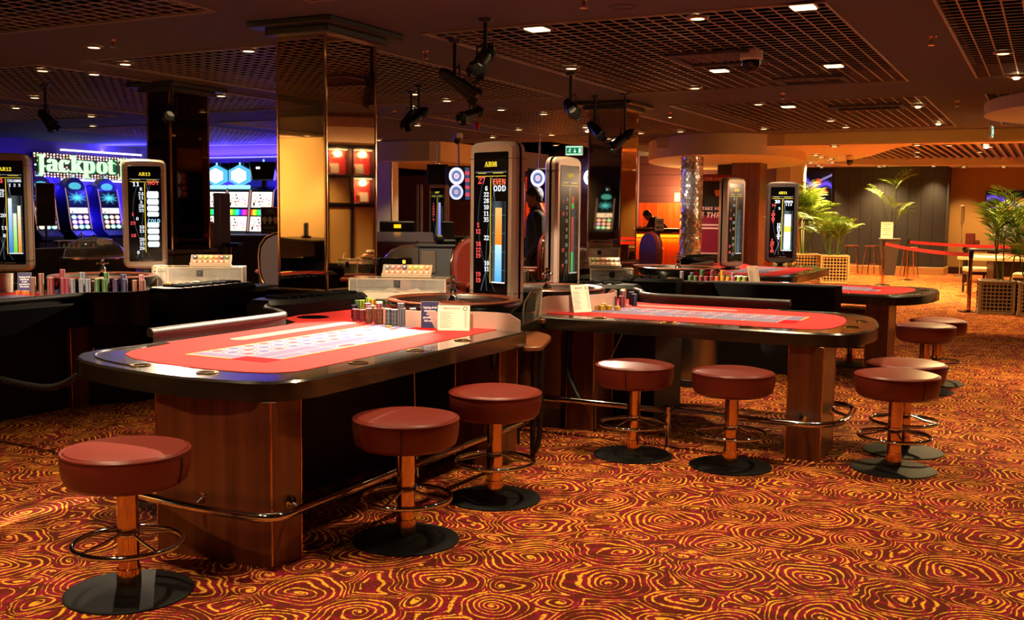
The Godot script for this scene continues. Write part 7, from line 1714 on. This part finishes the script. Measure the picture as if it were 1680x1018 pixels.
func head_parts(t: Node3D, c: Vector3, yaw: float, pitch: float, skin_m: Material, hair_m: Material) -> void:   # c: middle of the head, facing +z before turning
	var b := Basis(Vector3.UP, yaw) * Basis(Vector3.RIGHT, pitch)
	var P := func(x, y, z): return Vector3(x, y, z)
	var bones := [[P.call(0, 0.035, -0.01), P.call(0, 0.03, 0.005), 0.078, 0.076], [P.call(0, -0.02, 0.02), P.call(0, -0.075, 0.045), 0.062, 0.040], [P.call(0, -0.085, 0.058), P.call(0, -0.09, 0.06), 0.024, 0.022],
		[P.call(0, 0.012, 0.078), P.call(0, -0.024, 0.098), 0.010, 0.013], [P.call(-0.012, -0.028, 0.086), P.call(0.012, -0.028, 0.086), 0.010, 0.010], [P.call(-0.03, 0.032, 0.068), P.call(0.03, 0.032, 0.068), 0.014, 0.014], [P.call(-0.02, -0.055, 0.075), P.call(0.02, -0.055, 0.075), 0.010, 0.010], [P.call(-0.02, -0.066, 0.072), P.call(0.02, -0.066, 0.072), 0.010, 0.010],
		[P.call(-0.078, 0.005, -0.005), P.call(-0.08, -0.03, 0.0), 0.016, 0.011, Vector3(0.5, 1, 1)], [P.call(0.078, 0.005, -0.005), P.call(0.08, -0.03, 0.0), 0.016, 0.011, Vector3(0.5, 1, 1)], [P.call(0, -0.05, -0.03), P.call(0, -0.17, -0.045), 0.052, 0.056]]
	var h := pt("head", skin(bones, 0.006, 0.014), skin_m, t, c); h.basis = b
	var hb := [[P.call(0, 0.055, -0.02), P.call(0, 0.05, -0.01), 0.084, 0.082], [P.call(0, 0.0, -0.045), P.call(0, -0.04, -0.05), 0.07, 0.055], [P.call(-0.05, 0.07, 0.035), P.call(0.05, 0.075, 0.04), 0.034, 0.034], [P.call(-0.07, 0.03, 0.0), P.call(-0.072, 0.0, 0.002), 0.018, 0.012], [P.call(0.07, 0.03, 0.0), P.call(0.072, 0.0, 0.002), 0.018, 0.012]]
	pt("hair", skin(hb, 0.007, 0.02), hair_m, h)
	var ey := MB.new()
	for s in [-1, 1]: ey.lathe([Vector2(0, -0.008), Vector2(0.0095, 0), Vector2(0, 0.008)], 10, Vector3(s * 0.03, 0.012, 0.074))
	pt("eyes", ey, mt(Color(0.08, 0.05, 0.04), 0.2), h)
	pt("mouth", MB.new().box(Vector3(0, -0.0605, 0.083), Vector3(0.042, 0.003, 0.004), 0.001), mt(Color(0.35, 0.12, 0.10), 0.5), h)
func hand_mb(w: Vector3, dir: Vector3, palm_n: Vector3, side: float) -> Array:   # bones of a relaxed hand from the wrist
	var d := dir.normalized(); var s := d.cross(palm_n).normalized() * side
	var o := []
	for k in 4: o.append([w + s * (k - 1.5) * 0.012, w + d * 0.085 + s * (k - 1.5) * 0.019, 0.014, 0.011])
	for k in 4:
		var L: float = [0.066, 0.074, 0.070, 0.055][k]
		var a := w + d * 0.088 + s * (k - 1.5) * 0.0205; var b := a + (d + palm_n * 0.35) * L * 0.55; var c := b + (d * 0.6 + palm_n * 0.9).normalized() * L * 0.5
		o.append([a, b, 0.009, 0.0085]); o.append([b, c, 0.0085, 0.007])
	var th0 := w + d * 0.025 - s * 0.028; var th1 := th0 + (d * 0.7 - s * 0.7).normalized() * 0.04; var th2 := th1 + (d + palm_n * 0.4).normalized() * 0.032
	o.append([th0, th1, 0.012, 0.010]); o.append([th1, th2, 0.010, 0.008])
	return o
func people() -> void:
	var cloth := mt(Color(0.035, 0.032, 0.036), 0.75); var skn := mt(Color(0.58, 0.34, 0.24), 0.5); skn.subsurf_scatter_enabled = true; skn.subsurf_scatter_strength = 0.1
	var hair := mt(Color(0.035, 0.025, 0.02), 0.6)
	# standing dealer: facing left across the room, head bowed a little
	var t := th("person", "dark-haired person in a black shirt standing between the twin displays, looking left and down", "person", Vector3(-5.62, 0, -11.55), -0.95)
	var body := [[Vector3(0, 0.98, 0), Vector3(0, 1.12, 0.0), 0.145, 0.14, Vector3(1.15, 1, 0.8)], [Vector3(0, 1.12, 0), Vector3(0, 1.38, -0.01), 0.14, 0.15, Vector3(1.2, 1, 0.8)], [Vector3(-0.15, 1.45, -0.01), Vector3(0.15, 1.45, -0.01), 0.075, 0.075], [Vector3(0, 1.46, -0.01), Vector3(0, 1.54, 0.0), 0.065, 0.055],
		[Vector3(-0.185, 1.44, -0.01), Vector3(-0.24, 1.15, -0.01), 0.062, 0.048], [Vector3(-0.24, 1.15, -0.01), Vector3(-0.20, 0.96, 0.14), 0.046, 0.036], [Vector3(0.185, 1.44, -0.01), Vector3(0.24, 1.15, -0.02), 0.062, 0.048], [Vector3(0.24, 1.15, -0.02), Vector3(0.19, 0.96, 0.13), 0.046, 0.036],
		[Vector3(-0.09, 0.95, 0), Vector3(-0.11, 0.50, 0.01), 0.095, 0.062], [Vector3(-0.11, 0.50, 0.01), Vector3(-0.115, 0.09, -0.02), 0.062, 0.045], [Vector3(0.09, 0.95, 0), Vector3(0.11, 0.50, 0.01), 0.095, 0.062], [Vector3(0.11, 0.50, 0.01), Vector3(0.115, 0.09, -0.02), 0.062, 0.045]]
	pt("body_in_black", skin(body, 0.018, 0.03), cloth, t)
	head_parts(t, Vector3(0, 1.675, 0.025), -0.1, 0.22, skn, hair)
	pt("hand", skin(hand_mb(Vector3(-0.195, 0.945, 0.15), Vector3(0.1, -0.3, 0.8), Vector3(0.2, -0.9, -0.1), 1.0), 0.006, 0.006), skn, t); pt("hand", skin(hand_mb(Vector3(0.185, 0.945, 0.14), Vector3(-0.1, -0.3, 0.8), Vector3(-0.2, -0.9, -0.1), -1.0), 0.006, 0.006), skn, t)
	for s in [-1, 1]: pt("shoe", skin([[Vector3(s * 0.115, 0.045, -0.04), Vector3(s * 0.12, 0.035, 0.14), 0.045, 0.034]], 0.015, 0.02), M.black, t)
	pt("collar", MB.new().lathe([Vector2(0.062, 1.50), Vector2(0.074, 1.535), Vector2(0.066, 1.545), Vector2(0.058, 1.51)], 20, Vector3(0, 0, 0.0), Basis(Vector3.RIGHT, 0.0)), cloth, t)
	# clerk bending over the reception desk
	t = th("person", "person in a dark jacket bending over behind the reception desk", "person", Vector3(-8.40, 0, -24.55), -0.9)
	body = [[Vector3(0, 0.92, -0.08), Vector3(0, 1.02, 0.0), 0.14, 0.14, Vector3(1.15, 1, 0.9)], [Vector3(0, 1.02, 0.0), Vector3(0, 1.28, 0.26), 0.14, 0.15, Vector3(1.2, 1, 1)], [Vector3(-0.16, 1.31, 0.30), Vector3(0.16, 1.31, 0.30), 0.08, 0.08], [Vector3(0, 1.33, 0.33), Vector3(0, 1.37, 0.40), 0.06, 0.055],
		[Vector3(-0.2, 1.30, 0.3), Vector3(-0.27, 1.08, 0.40), 0.065, 0.05], [Vector3(-0.27, 1.08, 0.40), Vector3(-0.2, 1.16, 0.60), 0.048, 0.038], [Vector3(0.2, 1.30, 0.3), Vector3(0.27, 1.08, 0.42), 0.065, 0.05], [Vector3(0.27, 1.08, 0.42), Vector3(0.17, 1.16, 0.60), 0.048, 0.038],
		[Vector3(-0.09, 0.9, -0.08), Vector3(-0.1, 0.48, -0.04), 0.095, 0.062], [Vector3(-0.1, 0.48, -0.04), Vector3(-0.1, 0.09, -0.1), 0.062, 0.045], [Vector3(0.09, 0.9, -0.08), Vector3(0.1, 0.48, -0.04), 0.095, 0.062], [Vector3(0.1, 0.48, -0.04), Vector3(0.1, 0.09, -0.1), 0.062, 0.045]]
	pt("body_in_jacket", skin(body, 0.02, 0.03), mt(Color(0.07, 0.06, 0.065), 0.8), t)
	head_parts(t, Vector3(0, 1.45, 0.47), 0.1, 0.75, skn, hair)
	pt("hand", skin(hand_mb(Vector3(-0.19, 1.165, 0.61), Vector3(0.3, -0.05, 0.8), Vector3(0, -1, 0), 1.0), 0.008, 0.008), skn, t); pt("hand", skin(hand_mb(Vector3(0.165, 1.165, 0.61), Vector3(-0.3, -0.05, 0.8), Vector3(0, -1, 0), -1.0), 0.008, 0.008), skn, t)
	for s in [-1, 1]: pt("shoe", skin([[Vector3(s * 0.1, 0.045, -0.12), Vector3(s * 0.105, 0.035, 0.06), 0.045, 0.034]], 0.015, 0.02), M.black, t)
# things that look alike are told apart by their order from the left, as the camera sees them
func order_labels() -> void:
	var cam: Camera3D = get_node("camera")
	var by := {}
	for o in get_children():
		if o is Node3D and o.has_meta("label") and o.has_meta("group"):
			var c: Vector3 = cam.transform.affine_inverse() * (o as Node3D).position
			if c.z > -0.1: continue
			var k := 1720.0 / -c.z
			if absf(c.x * k) > 830.0 or absf(c.y * k) > 505.0: continue
			var l: String = o.get_meta("label")
			if not by.has(l): by[l] = []
			by[l].append([c.x * k, o])
	var nth := ["first", "second", "third", "fourth", "fifth", "sixth", "seventh", "eighth", "ninth", "tenth", "eleventh", "twelfth"]
	for l in by:
		var a: Array = by[l]
		if a.size() < 2 or a.size() > 12: continue
		a.sort_custom(func(p, q): return p[0] < q[0])
		for i in a.size(): a[i][1].set_meta("label", "%s %s" % [nth[i], l.replace("small downlight in the dim ceiling between the second mirrored column and the tan bulkhead band", "dim ceiling downlight from the left before the tan bulkhead band").replace("small downlight in the blue-violet ceiling before the slot machines", "small downlight from the left in the blue-violet ceiling").replace(" of the foreground table", "").replace(" of the right-hand table", " on the right-hand table").replace(" in the row along the left-hand table", " from the left along the left-hand table").replace(" beside the wheel screen", " from the left beside the wheel screen").replace("chip stack near", "chip stack from the left near").replace("stack in the front row", "stack from the left in the front row").replace("chip stack on the far", "chip stack from the left on the far").replace("low yellow chip stack", "low yellow chip stack from the left").replace("low orange chip stack", "low orange chip stack from the left").replace("small round downlight in", "small round downlight from the left in").replace("small downlight under", "small downlight from the left under").replace("downlight between", "downlight from the left between")])
func carpet_tex() -> ImageTexture:   # whorls of gold line on maroon with flowing lines between, a tile of 3 m
	var S := 1536; var T := 3.0; var ppm := S / T
	var r2 := RandomNumberGenerator.new(); r2.seed = 77
	var cs := []   # x, y, radius, turn, phase, ring spacing
	var tries := 0
	while cs.size() < 100 and tries < 5000:
		tries += 1
		var rad := (0.215 - 0.165 * minf(1.0, tries / 2500.0)) * r2.randf_range(0.75, 1.0)
		var p := Vector2(r2.randf() * T, r2.randf() * T)
		var ok := true
		for c in cs:
			var d := p - Vector2(c[0], c[1])
			d.x -= roundf(d.x / T) * T; d.y -= roundf(d.y / T) * T
			if d.length() < (rad + c[2]) * 0.93: ok = false; break
		if ok: cs.append([p.x, p.y, rad, 1.0 if r2.randf() < 0.5 else -1.0, r2.randf(), r2.randf_range(0.029, 0.037)])
	var nz := FastNoiseLite.new(); nz.seed = 5; nz.frequency = 1.0; nz.fractal_octaves = 1
	var G := 768
	var wx := PackedFloat32Array(); var wy := PackedFloat32Array(); var bl := PackedFloat32Array(); var b2 := PackedFloat32Array()
	for y in G:
		for x in G:
			var a := TAU * x / G; var b := TAU * y / G
			var q := Vector3(cos(a), sin(a), cos(b)) * 1.9; var s := sin(b) * 1.9
			wx.append(nz.get_noise_3d(q.x + s * 0.7, q.y + 9.0, q.z - s) * 0.045)
			wy.append(nz.get_noise_3d(q.x + 40.0 - s, q.y + s * 0.8, q.z) * 0.045)
			bl.append(nz.get_noise_3d(q.x * 2.6 + 7.0, q.y * 2.6 + s * 2.0, q.z * 2.6 - s * 1.6))
			b2.append(nz.get_noise_3d(q.x * 11.0 + 70.0 + s * 5.0, q.y * 11.0, q.z * 11.0 + s * 9.0))
	var B := 16; var NB := S / B
	var d := PackedByteArray(); d.resize(S * S * 3)
	for by in NB:
		for bx_ in NB:
			var mid := Vector2((bx_ + 0.5) * B / ppm, (by + 0.5) * B / ppm)
			var cand := []
			for c in cs:
				var e := mid - Vector2(c[0], c[1])
				e.x -= roundf(e.x / T) * T; e.y -= roundf(e.y / T) * T
				cand.append([e.length() - c[2], c])
			cand.sort_custom(func(p, q): return p[0] < q[0])
			var near := []
			for k in 6: near.append(cand[k][1])
			for py in B:
				for px in B:
					var X := bx_ * B + px; var Y := by * B + py
					var gi := (Y * G / S) * G + X * G / S
					var ux := X / ppm + wx[gi]; var uy := Y / ppm + wy[gi]
					var bd := 1e9; var mc: Array = near[0]; var mx := 0.0; var my := 0.0; var ws := 0.0; var ph := 0.0
					for c in near:
						var ex: float = ux - c[0]; var ey: float = uy - c[1]
						ex -= roundf(ex / T) * T; ey -= roundf(ey / T) * T
						var f: float = sqrt(ex * ex + ey * ey) - c[2]
						if f < bd: bd = f; mc = c; mx = ex; my = ey
						var w := 1.0 / (f * f + 0.0004)
						ws += w; ph += w * f
					var ang := atan2(my, mx)
					var wl := 0.265 + bl[gi] * 0.16
					if bd < 0.0:
						var lam: float = mc[5]
						var dist: float = bd + mc[2]
						ph = bd / lam + mc[3] * ang / TAU
						wl += 0.10 * sin(ang + mc[4] * 6.0)
						if dist < 0.016: wl = 1.0
					else:
						ph = ph / ws / 0.033 + mc[3] * ang / TAU
					var fr := absf(ph - floorf(ph) - 0.5) * 2.0
					if b2[gi] > 0.22: wl *= 0.35
					var line := clampf((wl - 1.0 + fr) * 9.0 + 0.5, 0, 1)
					var red := clampf((b2[gi] * 1.6 + bl[gi] * 1.6 - 0.10) * 6.0, 0, 1)
					var k3 := (Y * S + X) * 3
					var sp := 0.9 + 0.2 * float((X * 7919 + Y * 104729 + X * Y * 31) % 17) / 16.0
					d[k3] = int(clampf(lerpf(lerpf(86, 126, red), 232, line) * sp, 0, 255))
					d[k3 + 1] = int(clampf(lerpf(lerpf(32, 28, red), 164, line) * sp, 0, 255))
					d[k3 + 2] = int(clampf(lerpf(lerpf(22, 44, red), 48, line) * sp, 0, 255))
	var im := Image.create_from_data(S, S, false, Image.FORMAT_RGB8, d); im.generate_mipmaps()
	return ImageTexture.create_from_image(im)
